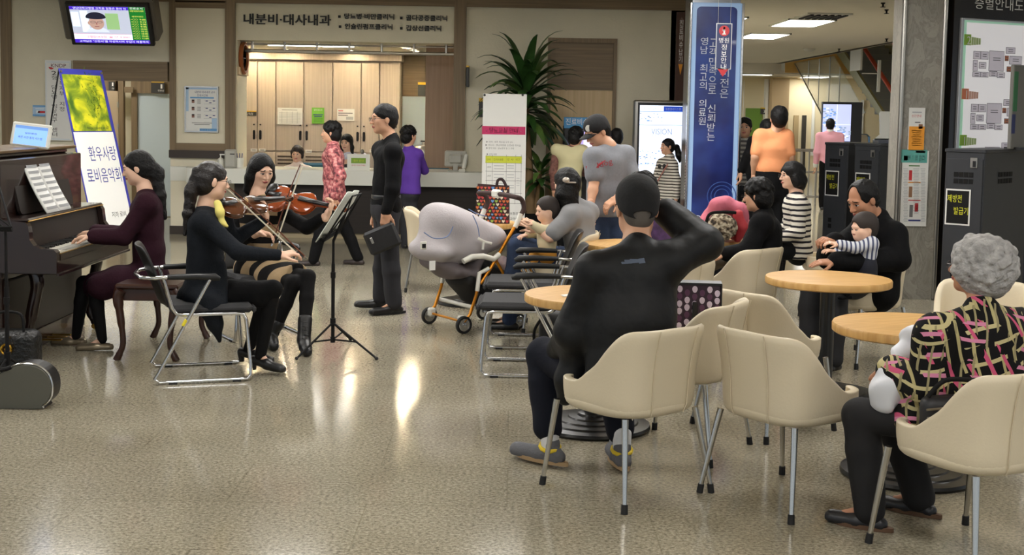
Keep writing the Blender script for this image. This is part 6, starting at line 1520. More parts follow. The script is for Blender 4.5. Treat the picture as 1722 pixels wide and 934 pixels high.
        if collar: S.cap(J['nb']-up*.02*k, J['nb']+up*.018*k, (.062+t*.5)*k, (.060+t*.3)*k, .02)
        if extra: extra(S)
        if cut: 
            for c_ in cut: S.cut(*c_)
        ob = soft(name, S, m, s.root, noise*k, ns); s.last = ob; return s
    def legs(s, m, r=(.085, .062, .052), name='trousers', noise=.003, ns=18, hip=.115, which=('l', 'r'), stop=1.0, extra=None):
        J, k = s.J, s.k; S = Sdf(s.vox); sd = s.side()
        S.cap(J['pe']-A((0, 0, .01)), mix(J['hl'], J['hr'], .5), hip*k, hip*k, .03, sd, 1.35)
        for n in which:
            S.cap(J['h'+n], J['k'+n], r[0]*k, r[1]*k, .02); e = mix(J['k'+n], J['a'+n], stop)
            S.cap(J['k'+n], mix(J['k'+n], e, .35), r[1]*k, (r[1]*.7+r[2]*.3+.004)*k, .02).cap(mix(J['k'+n], e, .35), e, (r[1]*.7+r[2]*.3+.004)*k, r[2]*k, .015)
        if extra: extra(S)
        soft(name, S, m, s.root, noise*k, ns); return s
    def shoes(s, m, ln=.25, w=.047, which=('l', 'r'), heel=0.0, sole=None, low=False, hgt=.05, name='shoe'):
        J, k = s.J, s.k
        for n in which:
            a, t = J['a'+n], J['t'+n]; d = A((t[0]-a[0], t[1]-a[1], 0)); d = nrm(d); z = A((0, 0, 1)); sd = np.cross(d, z); g0 = max(0.0, min(a[2]-.085*k, t[2])); 
            b = A((a[0], a[1], g0)); pitch = 0
            S = Sdf(min(s.vox, .008)); h = hgt*k
            hb = b-d*.05*k+z*(h*.55+heel); S.cap(hb, b+d*.05*k+z*(h*.55+heel*.6), w*.72*k, w*.80*k, .02, sd, 1.0).cap(b+d*.05*k+z*(h*.5+heel*.5), b+d*(ln-.085)*k+z*h*.45, w*.78*k, w*.72*k, .02, sd, 1.12)
            if not low: S.cap(b-d*.01*k+z*(h*.8+heel), b-d*.008*k+z*(h*1.5+heel), w*.80*k, w*.82*k, .02)
            S.cut(b+z*(.006 if not heel else .002), -z)
            ob = soft(name, S, m, s.root)
            if heel: obj('heel', MB().tube([tuple(b-d*.055*k+z*(heel+.02)), tuple(b-d*.05*k+z*.0)], [.026*k, .017*k], 12), m, ob, True)
            elif sole:
                so = [tuple(b-d*.085*k+sd*q+z*.0) for q in (0,)]
                pts = []
                for i in range(20):
                    an = 2*PI*i/20; x = math.cos(an); y = math.sin(an); lx = (ln/2+.012)*x+ln/2-.10; wy = w*(.80+.18*x)*y*1.08; pts.append(b+d*lx*k+sd*wy*k)
                m_ = MB(); m_.grid([[tuple(p) for p in pts], [tuple(p+z*.018) for p in pts]], close_u=True); m_.add([tuple(p) for p in pts], [tuple(range(20))]); m_.add([tuple(p+z*.018) for p in pts], [tuple(range(20))]); obj('sole', m_, sole, ob, True)
        return s
    # hair --------------------------------------------------------------------
    def hair(s, m=None, style='short', grow=0.0, noise=.002, ns=60, extra=None, low=-.03, facecut=(.118, -.030, .066, .078, .100), name='hair', back=True):
        R, c, q = s.R, s.hc, s.q; m = m or HAIRB
        g = lambda p: c+(A(p)*q) @ R
        r_ = lambda *v: tuple(x*q for x in v)
        S = Sdf(max(s.hv, .004)); w = .004+grow
        S.ell(g((0, -.016, .040)), r_(.077+w, .098+w, .083+w), R, .02*q)
        if style in ('long', 'bob', 'tail', 'curly'): S.ell(g((0, -.040, -.015)), r_(.072+w, .070+w, .085+w), R, .03*q)
        if extra: extra(S, g, q, R)
        S.ell(g((0, facecut[0], facecut[1])), r_(facecut[2], facecut[3], facecut[4]), R, .012*q, True)
        if style == 'short': 
            S2 = None; S.ops.insert(1, ('ell', g((0, -.048, -.012)), np.array(r_(.064+w, .060+w, .072+w)), R, .03*q, False))
            for e in (-1, 1): S.ell(g((e*.085, .015, -.045)), r_(.030, .055, .055), R, .01*q, True)
            S.cut(g((0, -.05, low-.055)), (A((0, .25, -1)) @ R))
        ob = soft(name, S, m, s.root, noise*q, ns/q if q < .8 else ns); s.hairobj = ob; s.g = g; return s
    def glasses(s, m=None):
        g = lambda p: tuple(s.hc+(A(p)*s.q) @ s.R); m = m or mat('thin glasses frame', (60, 54, 50), .3, .6); mb = MB()
        for e in (-1, 1):
            mb.tube([g((e*.033+.022*math.cos(a), .112-.12*abs(.022*math.cos(a)*e+.0)*0-.006, .002+.016*math.sin(a))) for a in [i*PI/8 for i in range(16)]], .0014, 5, closed=True)
            mb.tube([g((e*.055, .105, .006)), g((e*.078, .06, .008)), g((e*.080, -.01, .006))], .0014, 5)
        mb.tube([g((-.011, .106, .004)), g((.011, .106, .004))], .0014, 5); obj('glasses', mb, m, s.root, True); return s
    def cap(s, m, brim=True, badge=None, opening=False, back=False):
        g = lambda p: s.hc+(A(p)*s.q) @ s.R; R, q = s.R, s.q
        S = Sdf(max(s.hv*.8, .004)); S.ell(g((0, -.010, .048)), (.087*q, .110*q, .092*q), R, .01).ell(g((0, -.026, .0)), (.078*q, .095*q, .085*q), R, .02); S.ell(g((0, -.012, .015)), (.079*q, .101*q, .090*q), R, .004, True)
        S.cut(g((0, 0, .010)), A((0, .42, -1)) @ R)
        if opening: S.ell(g((0, -.118, -.020)), (.038*q, .05*q, .017*q), R, .004, True)
        ob = soft('cap', S, m, s.root)
        if brim:
            rows = []
            for i in range(7):
                f = i/6; rows.append([tuple(g((.078*math.sin(a)*(1-.12*f), .045+.05*math.cos(a)*.9+.075*f*math.cos(a*.8), .030-.012*f-.018*(math.sin(a)**2)))) for a in [math.radians(-80+160*j/12) for j in range(13)]])
            obj('brim', MB().grid(rows), m, ob, True, solid=.006)
        if badge: obj('badge', MB().lathe([(0, .002), (.026*q, .002), (.026*q, -.002)], 20, M=frame(V(g(badge)), V(R[1]), V(R[2]))), mat('silver badge', (196, 196, 190), .5), ob)
        s.capobj = ob; return s
# ------------------------------------------------------------------ the musicians
BLK = mat('black cloth', (11, 11, 13), .85, spec=.18, bump=.5, bscale=11); TIGHTS = mat('black tights', (14, 13, 14), .8, spec=.2); BLKLEA = mat('black shoe leather', (20, 19, 19), .35); DKGREY = mat('dark grey trousers', (50, 50, 54), .85, spec=.2, bump=.15, bscale=25)
PLUM = mat('plum knit', (46, 22, 32), .9, spec=.15, bump=.2, bscale=45)
f = Fig('pianist in a plum dress with hair tied back, playing the piano', 8.87, 1.62, 'fair', .011, .0045)
f.set(hd=(231, 283), nb=(246, 322), sl=(247, 339, -.17), sr=(245, 337, .17), el=(208, 398, -.19), er=(212, 394, .22), wl=(156, 397, -.16), wr=(160, 390, .20), wa=(250, 420), pe=(252, 470),
      hl=(244, 470, -.09), hr=(244, 470, .09), kl=(158, 478, -.11), kr=(141, 476, .06), al=(172, 571, -.10), ar=(128, 566, .08), tl=(140, 588, -.12), tr=(102, 580, .08)).sit(-2.5, 8.87, (-1, 0, 0), .51).start()
f.head((-.97, -.08, -.22)).trunk().hand(f.J['wl'], f.p(112, 402, -.16)-f.J['wl'], (0, 0, -1), False, .35, .95).hand(f.J['wr'], f.p(120, 394, .2)-f.J['wr'], (0, 0, -1), True, .35, .95).body()
f.hair(None, 'tail', .002, extra=lambda S, g, q, R: S.cap(g((0, -.10, .02)), g((0, -.125, -.06)), .035, .045, .02).cap(g((0, -.125, -.06)), A(P(268, 330, 8.87)), .045, .042, .03).cap(A(P(268, 330, 8.87)), A(P(277, 366, 8.87)), .04, .018, .03), low=-.1)
def skirt1(S): S.chain([f.J['pe'], mix(f.J['hl'], f.J['kl'], .45), mix(f.J['hl'], f.J['kl'], .88)-A((0, 0, .02))], [.12, .10, .09], .04).chain([f.J['pe'], mix(f.J['hr'], f.J['kr'], .45), mix(f.J['hr'], f.J['kr'], .82)-A((0, 0, .02))], [.12, .10, .09], .04).cap(mix(f.J['hl'], f.J['kl'], .8)-A((0, 0, .05)), mix(f.J['hr'], f.J['kr'], .8)-A((0, 0, .05)), .06, .06, .04)
f.top(PLUM, (.97, .97), .006, name='dress', extra=skirt1, collar=False, arm_r=(.060, .056, .050)).legs(TIGHTS, (.066, .05, .034), 'tights', 0, hip=.08).shoes(mat('pewter flat shoe', (130, 118, 98), .3, .6), .24, .042, low=True, hgt=.042)

# ponytailed violinist, dark cardigan, seen from her right and behind
f = Fig('violinist in long dark cardigan with ponytail and glasses, playing, nearest the camera', 8.05, 1.64, 'fair', .010, .004)
f.set(hd=(357, 305), nb=(348, 347), sr=(344, 371, -.14), sl=(372, 368, .19), er=(400, 424, -.20), el=(394, 404, .24), wr=(470, 430, -.10), wl=(446, 368, .30), wa=(345, 435), pe=(340, 492),
      hr=(345, 494, -.07), hl=(350, 490, .09), kr=(458, 488, .04), kl=(452, 488, .22), ar=(438, 598, .04), al=(418, 588, .24), tr=(466, 626, .0), tl=(436, 600, .22)).sit(-1.93, 8.04, (.935, .3, 0), .47).start()
f.head((.86, .48, -.10)).trunk().hand(f.J['wr'], f.p(500, 424, -.06)-f.J['wr'], (.1, .3, -1), True, .55, .95).hand(f.J['wl'], f.p(449, 335, .30)-f.J['wl'], (-.9, -.2, .1), False, .8, .95).body()
tail = [A(P(u, v, 8.0)) for u, v in ((331, 288), (322, 320), (317, 360), (311, 394))]
f.hair(mat('dark brown hair', (24, 18, 16), .4, spec=.45, bump=.35, bscale=70), 'tail', .001, extra=lambda S, g, q, R: S.cap(g((0, -.09, .05)), tail[0], .04, .022, .02).chain(tail, [.026, .040, .034, .012], .02), low=-.1).glasses()
obj('hair_clip', MB().box((0, 0, 0), (.05, .02, .014), M=frame(V(tail[0]), (.6, .2, .8), (0, 1, 0)), r=.005), STEEL, f.root)
CARD = mat('charcoal navy knit', (26, 29, 34), .9, spec=.15, bump=.2, bscale=50)
fl = A(P(369, 574, 7.93))
f.top(CARD, (.97, .97), .002, name='cardigan', collar=False, arm_r=(.056, .050, .036), extra=lambda S: S.chain([mix(f.J['pe'], f.J['hr'], 1.), A(P(352, 515, 7.88)), A(P(362, 545, 7.9)), fl], [.10, .07, .045, .012], .03).cap(A(P(365, 450, 8.0)), A(P(376, 515, 7.9)), .06, .03, .04).cap(f.J['pe'], A(P(322, 500, 8.1)), .11, .09, .04))
f.legs(BLK, (.083, .060, .05), 'skirt', .003, 26, stop=.02, extra=lambda S: S.cap(mix(f.J['hr'], f.J['kr'], .4)-A((0, 0, .02)), mix(f.J['hr'], f.J['kr'], .82)-A((0, 0, .05)), .09, .06, .04)); f.legs(TIGHTS, (.062, .052, .036), 'tights', 0, hip=.07).shoes(BLKLEA, .24, .042, low=True, hgt=.045, heel=.04)
cloth = soft('chin_cloth', Sdf(.007).chain([A(P(366, 343, 7.98)), A(P(370, 358, 7.95)), A(P(374, 375, 7.94)), A(P(381, 380, 7.93))], [.022, .026, .02, .010], .02), mat('pale yellow cloth', (214, 200, 110), .85), f.root, .003, 40)

# violinist in the striped dress
STR = stripes('beige and black wool stripes', [(.5, (172, 148, 114)), (1.0, (20, 18, 18))], 'Z', .137, offset=.36)
f = Fig('violinist in beige and black striped dress, facing us, playing a violin', 9.40, 1.64, 'fair', .010, .004)
f.set(hd=(440, 287), nb=(434, 330), sr=(409, 350, .08), sl=(471, 352, -.10), er=(396, 408, .0), el=(516, 383, -.30), wr=(437, 392, -.35), wl=(550, 362, -.42), wa=(436, 405, .0), pe=(432, 452, .06),
      hr=(420, 456, .04), hl=(446, 458, .0), kr=(494, 476, -.42), kl=(518, 466, -.40), ar=(455, 574, -.42), al=(511, 570, -.60), tr=(462, 582, -.58), tl=(516, 592, -.72)).sit(-1.7, 9.45, (.5, -.85, 0), .47).start()
f.head((.58, -.76, -.30)).trunk().hand(f.J['wr'], f.p(468, 398, -.40)-f.J['wr'], (.1, -.5, -.8), True, .5, .95).hand(f.J['wl'], f.p(562, 335, -.42)-f.J['wl'], (-.75, -.3, -.1), False, .75, .95).body()
def hairV2(S, g, q, R):
    S.ell(g((0, -.03, -.02)), (.088, .085, .11), R, .03)
    for e in (-1, 1): S.chain([g((e*.068, .0, .03)), g((e*.082, -.01, -.06)), g((e*.085, -.02, -.16))], [.03, .034, .03], .03)
    S.cap(g((0, -.06, -.05)), g((0, -.065, -.19)), .075, .07, .04)
f.hair(None, 'long', .003, noise=0, extra=hairV2, facecut=(.118, -.050, .068, .092, .125))
f.top(BLK, (.86, .86), .0, name='undershirt', collar=False, arm_r=(.055, .050, .042))
def dress(S):
    S.chain([f.J['pe'], mix(f.J['hl'], f.J['kl'], .5), mix(f.J['hl'], f.J['kl'], .72)], [.125, .105, .095], .04).chain([f.J['pe'], mix(f.J['hr'], f.J['kr'], .5), mix(f.J['hr'], f.J['kr'], .72)], [.125, .105, .095], .04)
dz = A((0, 0, 1))
f.top(STR, (.0, .0), .008, name='dress', collar=False, wid=1.42)
S = Sdf(.010); dress(S); S.cap(f.J['hl'], f.J['hr'], .12, .12, .04); S.cut(mix(f.J['hl'], f.J['kl'], .76), nrm(f.J['kl']-f.J['hl'])); soft('skirt', S, stripes('striped wool skirt', [(.5, (172, 148, 114)), (1.0, (20, 18, 18))], 'Y', .13, offset=.2), f.root, .003, 20)
f.legs(TIGHTS, (.068, .053, .036), 'tights', 0, hip=.08)
bt_ = mat('black boot leather', (18, 17, 17), .4)
for n in ('l', 'r'):
    J = f.J; a, t = J['a'+n], J['t'+n]; d = nrm(A((t[0]-a[0], t[1]-a[1], 0))); z = dz; b = A((a[0], a[1], 0))
    S = Sdf(.008).cap(b+z*.10, mix(a, J['k'+n], .30), .046, .050, .02).cap(b+z*.085, b+d*.06+z*.055, .045, .042, .02).cap(b+d*.06+z*.05, b+d*.14+z*.032, .04, .034, .02).cut(b+z*.006, -z)
    bo = soft('boot', S, bt_, f.root); obj('heel', MB().tube([tuple(b-d*.025+z*.08), tuple(b-d*.035)], [.030, .018], 12), bt_, bo, True)
    m_ = MB()
    for k in range(6): p_ = b+d*(.052-.004*k)+z*(.075+.028*k); sd = np.cross(d, z); m_.tube([tuple(p_-sd*.022), tuple(p_+sd*.022+z*.012)], .003, 5)
    obj('laces', m_, INK, bo, True)

# violins and bows
def violin(a, b_, nrm_, L, label, colr, dark=False):
    """a chin end of body, b scroll tip, nrm_ belly direction"""
    a, b_ = V(a), V(b_); x = (b_-a).normalized(); n = V(nrm_); n = (n-x*n.dot(x)).normalized(); y = n.cross(x); s_ = L/.60
    M = Mx.Identity(4)
    for i in range(3): M[i][0], M[i][1], M[i][2], M[i][3] = x[i], y[i], n[i], a[i]
    M = M @ Mx.Scale(s_, 4)
    t_ = thing('violin', label, 'violin', tuple(a))
    half = [(0, .0), (.006, .05), (.03, .085), (.075, .103), (.12, .096), (.145, .075), (.155, .066), (.185, .056), (.215, .060), (.222, .068), (.25, .080), (.29, .084), (.325, .07), (.347, .035), (.356, .0)]
    o_ = [(p.x, p.y) for p in spline([(x_, y_, 0) for x_, y_ in half], 3)]; poly = o_+[(x_, -y_) for x_, y_ in o_[-2:0:-1]]
    VW = mat('violin varnish '+colr[0], colr[1], .16, coat=.6, var=.12, vscale=9); EB = mat('ebony', (20, 17, 16), .35)
    cx = .178
    def ringz(k, z): return [(cx+(x_-cx)*k, y_*k, z) for x_, y_ in poly]
    rows = [ringz(.2, -.030), ringz(.7, -.027), ringz(.97, -.018), ringz(1, -.015), ringz(1, -.011), ringz(.965, -.0105), ringz(.965, .0105), ringz(1, .011), ringz(1, .015), ringz(.97, .018), ringz(.7, .027), ringz(.2, .030)]
    mb = MB(); mb.grid(rows, close_u=True, M=M); n_ = len(poly); mb.add(rows[0], [tuple(range(n_-1, -1, -1))], 0, M); mb.add(rows[-1], [tuple(range(n_))], 0, M)
    obj('body', mb, VW, t_, True)
    obj('neck', MB().tube([(.345, 0, .008), (.40, 0, .010), (.50, 0, .014)], [.016, .012, .012], 10, M=M), VW, t_, True)
    mb = MB(); mb.box((.525, 0, .012), (.06, .02, .018), M=M, r=.004); sp = [(.56+.018*(1-k/22)*math.cos(-2.4+k*.5), 0, .014+.018*(1-k/22)*math.sin(-2.4+k*.5)) for k in range(18)]; mb.tube(sp, .008, 8, M=M, flat=1.4)
    obj('scroll', mb, VW, t_, True)
    obj('fingerboard', MB().grid([[(.245, -.019, .043), (.245, 0, .047), (.245, .019, .043)], [(.36, -.015, .034), (.36, 0, .038), (.36, .015, .034)], [(.50, -.011, .024), (.50, 0, .027), (.50, .011, .024)]], M=M), EB, t_, True, solid=.006)
    obj('tailpiece', MB().grid([[(.015, -.012, .036), (.015, .012, .036)], [(.06, -.016, .040), (.06, .016, .040)], [(.115, -.020, .046), (.115, .020, .046)]], M=M), EB, t_, True, solid=.005)
    obj('chin_rest', MB().ell((.03, .055, .040), (.035, .04, .010), 12, M=M).box((.005, .02, .03), (.012, .05, .03), M=M), EB, t_, True)
    obj('bridge', MB().prism([(-.02, .028), (.02, .028), (.014, .055), (-.014, .055)], .190, .196, M=M @ Mx(((0, 0, 1, 0), (1, 0, 0, 0), (0, 1, 0, 0), (0, 0, 0, 1)))), mat('maple bridge', (206, 170, 110), .5), t_)
    mb = MB()
    for k in range(4): q_ = (k-1.5); mb.tube([(.115, q_*.008, .048), (.193, q_*.0085, .057), (.50, q_*.0045, .029)], .0007, 4, M=M)
    obj('strings', mb, STEEL, t_)
    for e in (-1, 1): obj('sound_hole', MB().tube([(.165, e*.048, .0265), (.18, e*.043, .0285), (.20, e*.038, .029), (.218, e*.034, .028)], [.004, .002, .002, .004], 6, M=M, flat=.5), EB, t_)
    mb = MB()
    for k in range(4): mb.tube([(.515+.012*k, 0, .012), (.515+.012*k, .032*(1 if k % 2 else -1), .014)], [.003, .005], 6, M=M)
    obj('pegs', mb, EB, t_, True); return t_, M
def bow(frog, tip, sag, label):
    fr, tp = V(frog), V(tip); d = (tp-fr).normalized(); s_ = V(sag); s_ = (s_-d*s_.dot(d)).normalized(); L = (tp-fr).length
    t_ = thing('violin_bow', label, 'bow', tuple(fr), 0, 'violin bows')
    obj('stick', MB().tube([fr-d*.01, fr+d*L*.35+s_*.008, fr+d*L*.7+s_*.008, tp-d*.02, tp], [.005, .0045, .004, .0034, .003], 8), mat('pernambuco stick', (92, 46, 26), .3), t_, True)
    obj('hair', MB().tube([fr+d*.03-s_*.022, tp-d*.005-s_*.018], .005, 8, flat=.3, side=tuple(s_)), mat('bow hair', (216, 208, 186), .6), t_)
    obj('frog', MB().tube([fr+d*.0-s_*.012, fr+d*.05-s_*.012], .011, 8), BLACK, t_); obj('tip', MB().tube([tp, tp-s_*.022], [.004, .006], 6), IVORY, t_)
    obj('button', MB().tube([fr-d*.028, fr-d*.008], .007, 8), CHROME, t_, True)
violin(P(449, 331, 9.16), P(603, 359, 8.93), V((-.12, -.68, .70)), .655, 'bright orange brown violin held by the woman in striped dress', ('amber', (150, 66, 26)))
violin(P(369, 352, 8.10), P(462, 340, 8.42), V((.25, -.45, .85)), .60, 'darker brown violin held by the ponytailed woman in cardigan', ('umber', (84, 46, 24)))
bow(P(511, 430, 7.99), P(384, 314, 8.16), V((.3, -.1, .95)), 'violin bow in hand of the ponytailed woman, sloping up to her chin')
bow(P(459, 408, 9.0), P(505, 276, 9.0), V((-.9, -.2, .3)), 'violin bow held steeply by the woman in striped dress')
# ------------------------------------------------------------------ people at the counter and the back wall
f = Fig('tall man with glasses in black polo shirt and grey trousers, standing with a dark pouch', 10.7, 1.72, 'mid', .011, .0045)
f.set(hd=(645, 201), nb=(658, 238), sl=(661, 254, -.18), sr=(640, 250, .18), el=(660, 318, -.24), wl=(649, 358, -.27), er=(642, 318, .24), wr=(634, 356, .2), wa=(650, 310), pe=(649, 345), hl=(651, 354, -.08), hr=(646, 354, .09), kl=(656, 430, -.09), kr=(644, 428, .10), al=(662, 510, -.12), ar=(640, 500, .14), tl=(634, 524, -.2), tr=(614, 516, .12)).stand(-1.02, (-.95, -.3)).start()
f.head((-.93, -.36, -.02)).trunk().hand(f.J['wl'], (-.1, .05, -1), (.2, 1, 0), False, .75, 1.0).hand(f.J['wr'], (-.2, 0, -1), (.2, -1, 0), True, .6).body()
f.hair(None, 'short', .003).glasses()
f.top(BLK, (.97, .97), .004, .06, 'polo_shirt').legs(DKGREY, (.092, .073, .066), hip=.122, name='trousers').shoes(BLKLEA, .27, .048, sole=RUBBER)
m_ = MB(); m_.tube([P(634, 331, 10.52), P(665, 331, 10.55)], .018, 8, flat=.5)
S = Sdf(.011).cap(A(f.J['pe'])+A((0, 0, .055)), A(f.J['pe'])+A((0, 0, .075)), .119, .119, .02, f.side(), 1.42); S.cut(A(f.J['pe'])+A((0, 0, .045)), (0, 0, -1)); S.cut(A(f.J['pe'])+A((0, 0, .09)), (0, 0, 1)); soft('belt', S, BLKLEA, f.root)
t_ = thing('pouch', 'flat dark document pouch held by the man with glasses', 'pouch', tuple(P(643, 400, 10.45)))
Mg = frame(P(643, 402, 10.42), V((.95, 0, .42)), V((-.40, .0, .9))); obj('body', MB().box((0, 0, 0), (.27, .20, .05), M=Mg, r=.02), mat('dark nylon pouch', (24, 24, 27), .6, bump=.1, bscale=30), t_); obj('zip', MB().box((-.08, .02, .028), (.02, .05, .006), M=Mg, r=.002), STEEL, t_)

PINKB = mat('pink mottled blouse', (172, 92, 96), .85, spec=.2)
nt, N, L, b = nodes_of(PINKB); tc = N.new('ShaderNodeTexCoord'); n_ = N.new('ShaderNodeTexNoise'); n_.inputs['Scale'].default_value = 26; n_.inputs['Detail'].default_value = 5
rm = ramp(nt, [(.36, (88, 58, 62)), (.47, (150, 80, 86)), (.56, (196, 116, 116)), (.66, (214, 164, 156))]); L.new(tc.outputs['Object'], n_.inputs['Vector']); L.new(n_.outputs['Fac'], rm.inputs['Fac']); L.new(rm.outputs['Color'], b.inputs['Base Color'])
def curls(S, g, q, R):
    for i in range(46):
        a = i*2.4; e = .15+1.25*(i/46); p = (math.cos(a)*math.sin(e+.2)*.085, -.02+math.sin(a)*math.sin(e+.2)*.095, .035+math.cos(e+.2)*.095); S.ell(g(p), (.026*q,)*3, None, .012*q)
    S.ell(g((0, -.05, -.02)), (.082*q, .07*q, .09*q), R, .03*q)
f = Fig('woman with curly black hair in pink mottled blouse walking left past the counter', 13.85, 1.55, 'mid', .013, .006)
f.set(hd=(556, 224), nb=(560, 246), sl=(560, 256, -.17), sr=(557, 256, .17), el=(572, 296, -.22), wl=(562, 334, -.2), wa=(561, 300), pe=(563, 328), hl=(564, 336, -.08), hr=(560, 336, .08), kl=(539, 388, -.08), al=(527, 438, -.08), tl=(512, 444, -.08), kr=(583, 388, .08), ar=(602, 433, .08), tr=(590, 447, .1)).stand(-1.95, (-1, -.05)).start()
f.head((-1, -.08, 0)).trunk().hand(f.J['wl'], (-.1, 0, -1), (0, 1, 0), False, .5).body().hair(None, 'curly', .004, extra=curls)
f.top(PINKB, (.95, .95), .015, .10, 'blouse', hemw=1.12, ns=16, noise=.004).legs(BLK, (.086, .070, .062)).shoes(mat('brown loafer', (44, 34, 32), .5), .24, .045)

BLOUSE = mat('pale pink uniform blouse', (226, 208, 200), .8); UNIB = mat('white blue patterned blouse', (206, 208, 226), .8, var=.25, vscale=30)
f = Fig('receptionist with short fringe hair in pale blouse, seated behind the counter', 17.95, 1.62, 'fair', .014, .006)
f.set(hd=(500, 259), nb=(500, 278), sl=(519, 287), sr=(481, 287)).sit(P(500, 280, 17.95).x, 17.95, (-.1, -1), .50).start()
f.J['wl'] = f.J['pe']+A((.2, -.3, .20)); f.J['wr'] = f.J['pe']+A((-.2, -.3, .20))
f.head((-.12, -.98, -.08)).trunk().hand(f.J['wl'], (-.3, -1, 0), (0, 0, -1), False).hand(f.J['wr'], (.3, -1, 0), (0, 0, -1), True).body().hair(mat('brown black hair', (34, 22, 18), .45, bump=.3), 'bob', .004, facecut=(.118, -.05, .066, .082, .092), extra=lambda S, g, q, R: [S.cap(g((e*.07, .02, .03)), g((e*.074, .015, -.045)), .024*q, .02*q, .02*q) for e in (-1, 1)])
f.top(BLOUSE, (.97, .97), .006, name='blouse').legs(DKGREY); obj('collar', MB().tube([f.p(492, 280, -.13), f.p(500, 290, -.15), f.p(508, 280, -.13)], [.012, .016, .012], 8, flat=.4), WHITE, f.root, True)
q = f.J['pe']; office_chair(522, 283, 18.22, 'petrol blue office chair under receptionist with the fringe', .92)
f = Fig('receptionist with long black hair leaning behind the acrylic sign', 18.15, 1.62, 'fair', .014, .006)
f.set(hd=(583, 240), nb=(586, 263), sl=(606, 268), sr=(568, 271)).stand(P(585, 260, 18.15).x, (-.2, -1)).start()
for n in 'hk': 
    for e in 'lr': pass
f.J['pe'] = A((f.J['nb'][0], 18.25, .82)); f.J['wa'] = A((f.J['nb'][0], 18.25, .96)); f.head((-.30, -.93, -.14)).trunk().hand(f.J['wl'], (0, -.5, -1), (-1, 0, 0), False).hand(f.J['wr'], (0, -.5, -1), (1, 0, 0), True).body()
f.hair(None, 'long', .002, noise=0, facecut=(.118, -.05, .066, .084, .120), extra=lambda S, g, q, R: [S.chain([g((e*.068, .005, .03)), g((e*.080, .0, -.07)), g((e*.085, .02, -.17))], [.026*q, .028*q, .024*q], .03*q) for e in (-1, 1)])
f.top(UNIB, (.97, .97), .006, name='blouse').legs(DKGREY).shoes(BLKLEA)
VIO = mat('violet cardigan', (96, 62, 158), .85, spec=.2, bump=.15, bscale=40)
f = Fig('woman in violet cardigan leaning on the counter, seen from behind', 15.75, 1.53, 'mid', .013, .006)
f.set(hd=(688, 229), nb=(687, 250), sl=(676, 262, .10), sr=(703, 258, -.06), er=(714, 287, .15), wr=(693, 284, .75), el=(678, 290, .35), wl=(690, 284, .8), wa=(690, 294), pe=(689, 322), hl=(684, 328), hr=(693, 328), kl=(683, 370), kr=(693, 370), al=(682, 415), ar=(693, 414), tl=(683, 418, .2), tr=(694, 417, .2)).stand(-1.23, (.3, .95)).start()
f.head((.72, .66, -.08)).trunk().hand(f.J['wr'], (-.6, .6, 0), (0, 0, -1), True).hand(f.J['wl'], (.3, .8, 0), (0, 0, -1), False).body().hair(None, 'curly', .0, extra=curls)
f.top(VIO, (.96, .96), .004, .03, 'cardigan').legs(DKGREY, (.086, .072, .066)).shoes(BLKLEA, .24, .045)

# the standing man in grey T-shirt and dark cap
TGREY = mat('heather grey T-shirt', (132, 134, 140), .9, spec=.15, var=.06, vscale=60); DENIM = mat('blue denim', (52, 64, 88), .9, spec=.15, var=.25, vscale=7, bump=.15, bscale=60); CAPB = mat('black cap cloth', (22, 22, 25), .85, bump=.15, bscale=40)
f = Fig('man in heather grey T-shirt with red script and black cap, looking down', 10.6, 1.74, 'mid', .011, .0045)
f.set(hd=(1004, 222), nb=(1024, 247), sr=(997, 262, -.10), sl=(1052, 259, .05), er=(999, 307, -.14), wr=(993, 346, -.24), el=(1064, 306, .0), wl=(1036, 334, -.22), wa=(1020, 318), pe=(1018, 356), hr=(1008, 362, -.04), hl=(1028, 362, .02), kr=(1006, 440, -.08), kl=(1032, 440, .0), ar=(1006, 512), al=(1034, 512), tr=(996, 522, -.1), tl=(1024, 522, -.1)).stand(.78, (-.7, -.7)).start()
f.head((-.78, -.42, -.46)).trunk(aa=1.0).hand(f.J['wr'], (-.1, -.1, -1), (1, .2, 0), True, .5).hand(f.J['wl'], (-.7, -.4, -.5), (0, .3, -1), False, .5).body()
f.hair(None, 'short', .002).cap(CAPB, badge=(-.045, .085, .075)).glasses()
f.top(TGREY, (.36, .36), .010, .04, 'tshirt', arm_r=(.066, .062, .05), collar=False).legs(DENIM, (.088, .070, .062), name='jeans').shoes(BLKLEA, .27, .048)
q0 = f.p(1008, 279, -.19); m_ = text_mb('Bulldog', .22, .06, frame(V(q0), V((.86, -.2, .30)), V((-.2, 0, 1)))); m_.tube([f.p(1000, 286, -.185), f.p(1008, 277, -.195), f.p(1018, 270, -.19)], [.003, .010, .004], 6, flat=.5)
obj('script_print', m_, mat('brick red print', (160, 50, 60), .7), f.root)
VEST = mat('cream quilted vest', (212, 204, 160), .85, bump=.2, bscale=14)
PLAID = mat('brown checked sleeve', (124, 84, 76), .85, var=.4, vscale=30)
f = Fig('woman in cream vest with checked sleeves using the payment kiosk, back to us', 15.75, 1.52, 'mid', .013, .006)
f.set(hd=(969, 231), nb=(965, 250)).stand(P(957, 300, 15.75).x, (.35, .9)).start(); f.J['er'] = f.p(983, 290, .15); f.J['wr'] = f.p(989, 284, .42)
f.head((.5, .8, -.2)).trunk().hand(f.J['wr'], (.2, 1, .1), (0, 0, -1), True).hand(f.J['wl'], (0, .1, -1), (1, 0, 0), False).body().hair(None, 'curly', .002, extra=curls)
f.top(PLAID, (.96, .96), .0, name='shirt').top(VEST, (0, 0), .022, .16, 'vest', collar=False, fat=.9).legs(BLK).shoes(BLKLEA)
f = Fig('person with black hair almost hidden behind the man in grey T-shirt', 16.0, 1.50, 'mid', .014, .006)
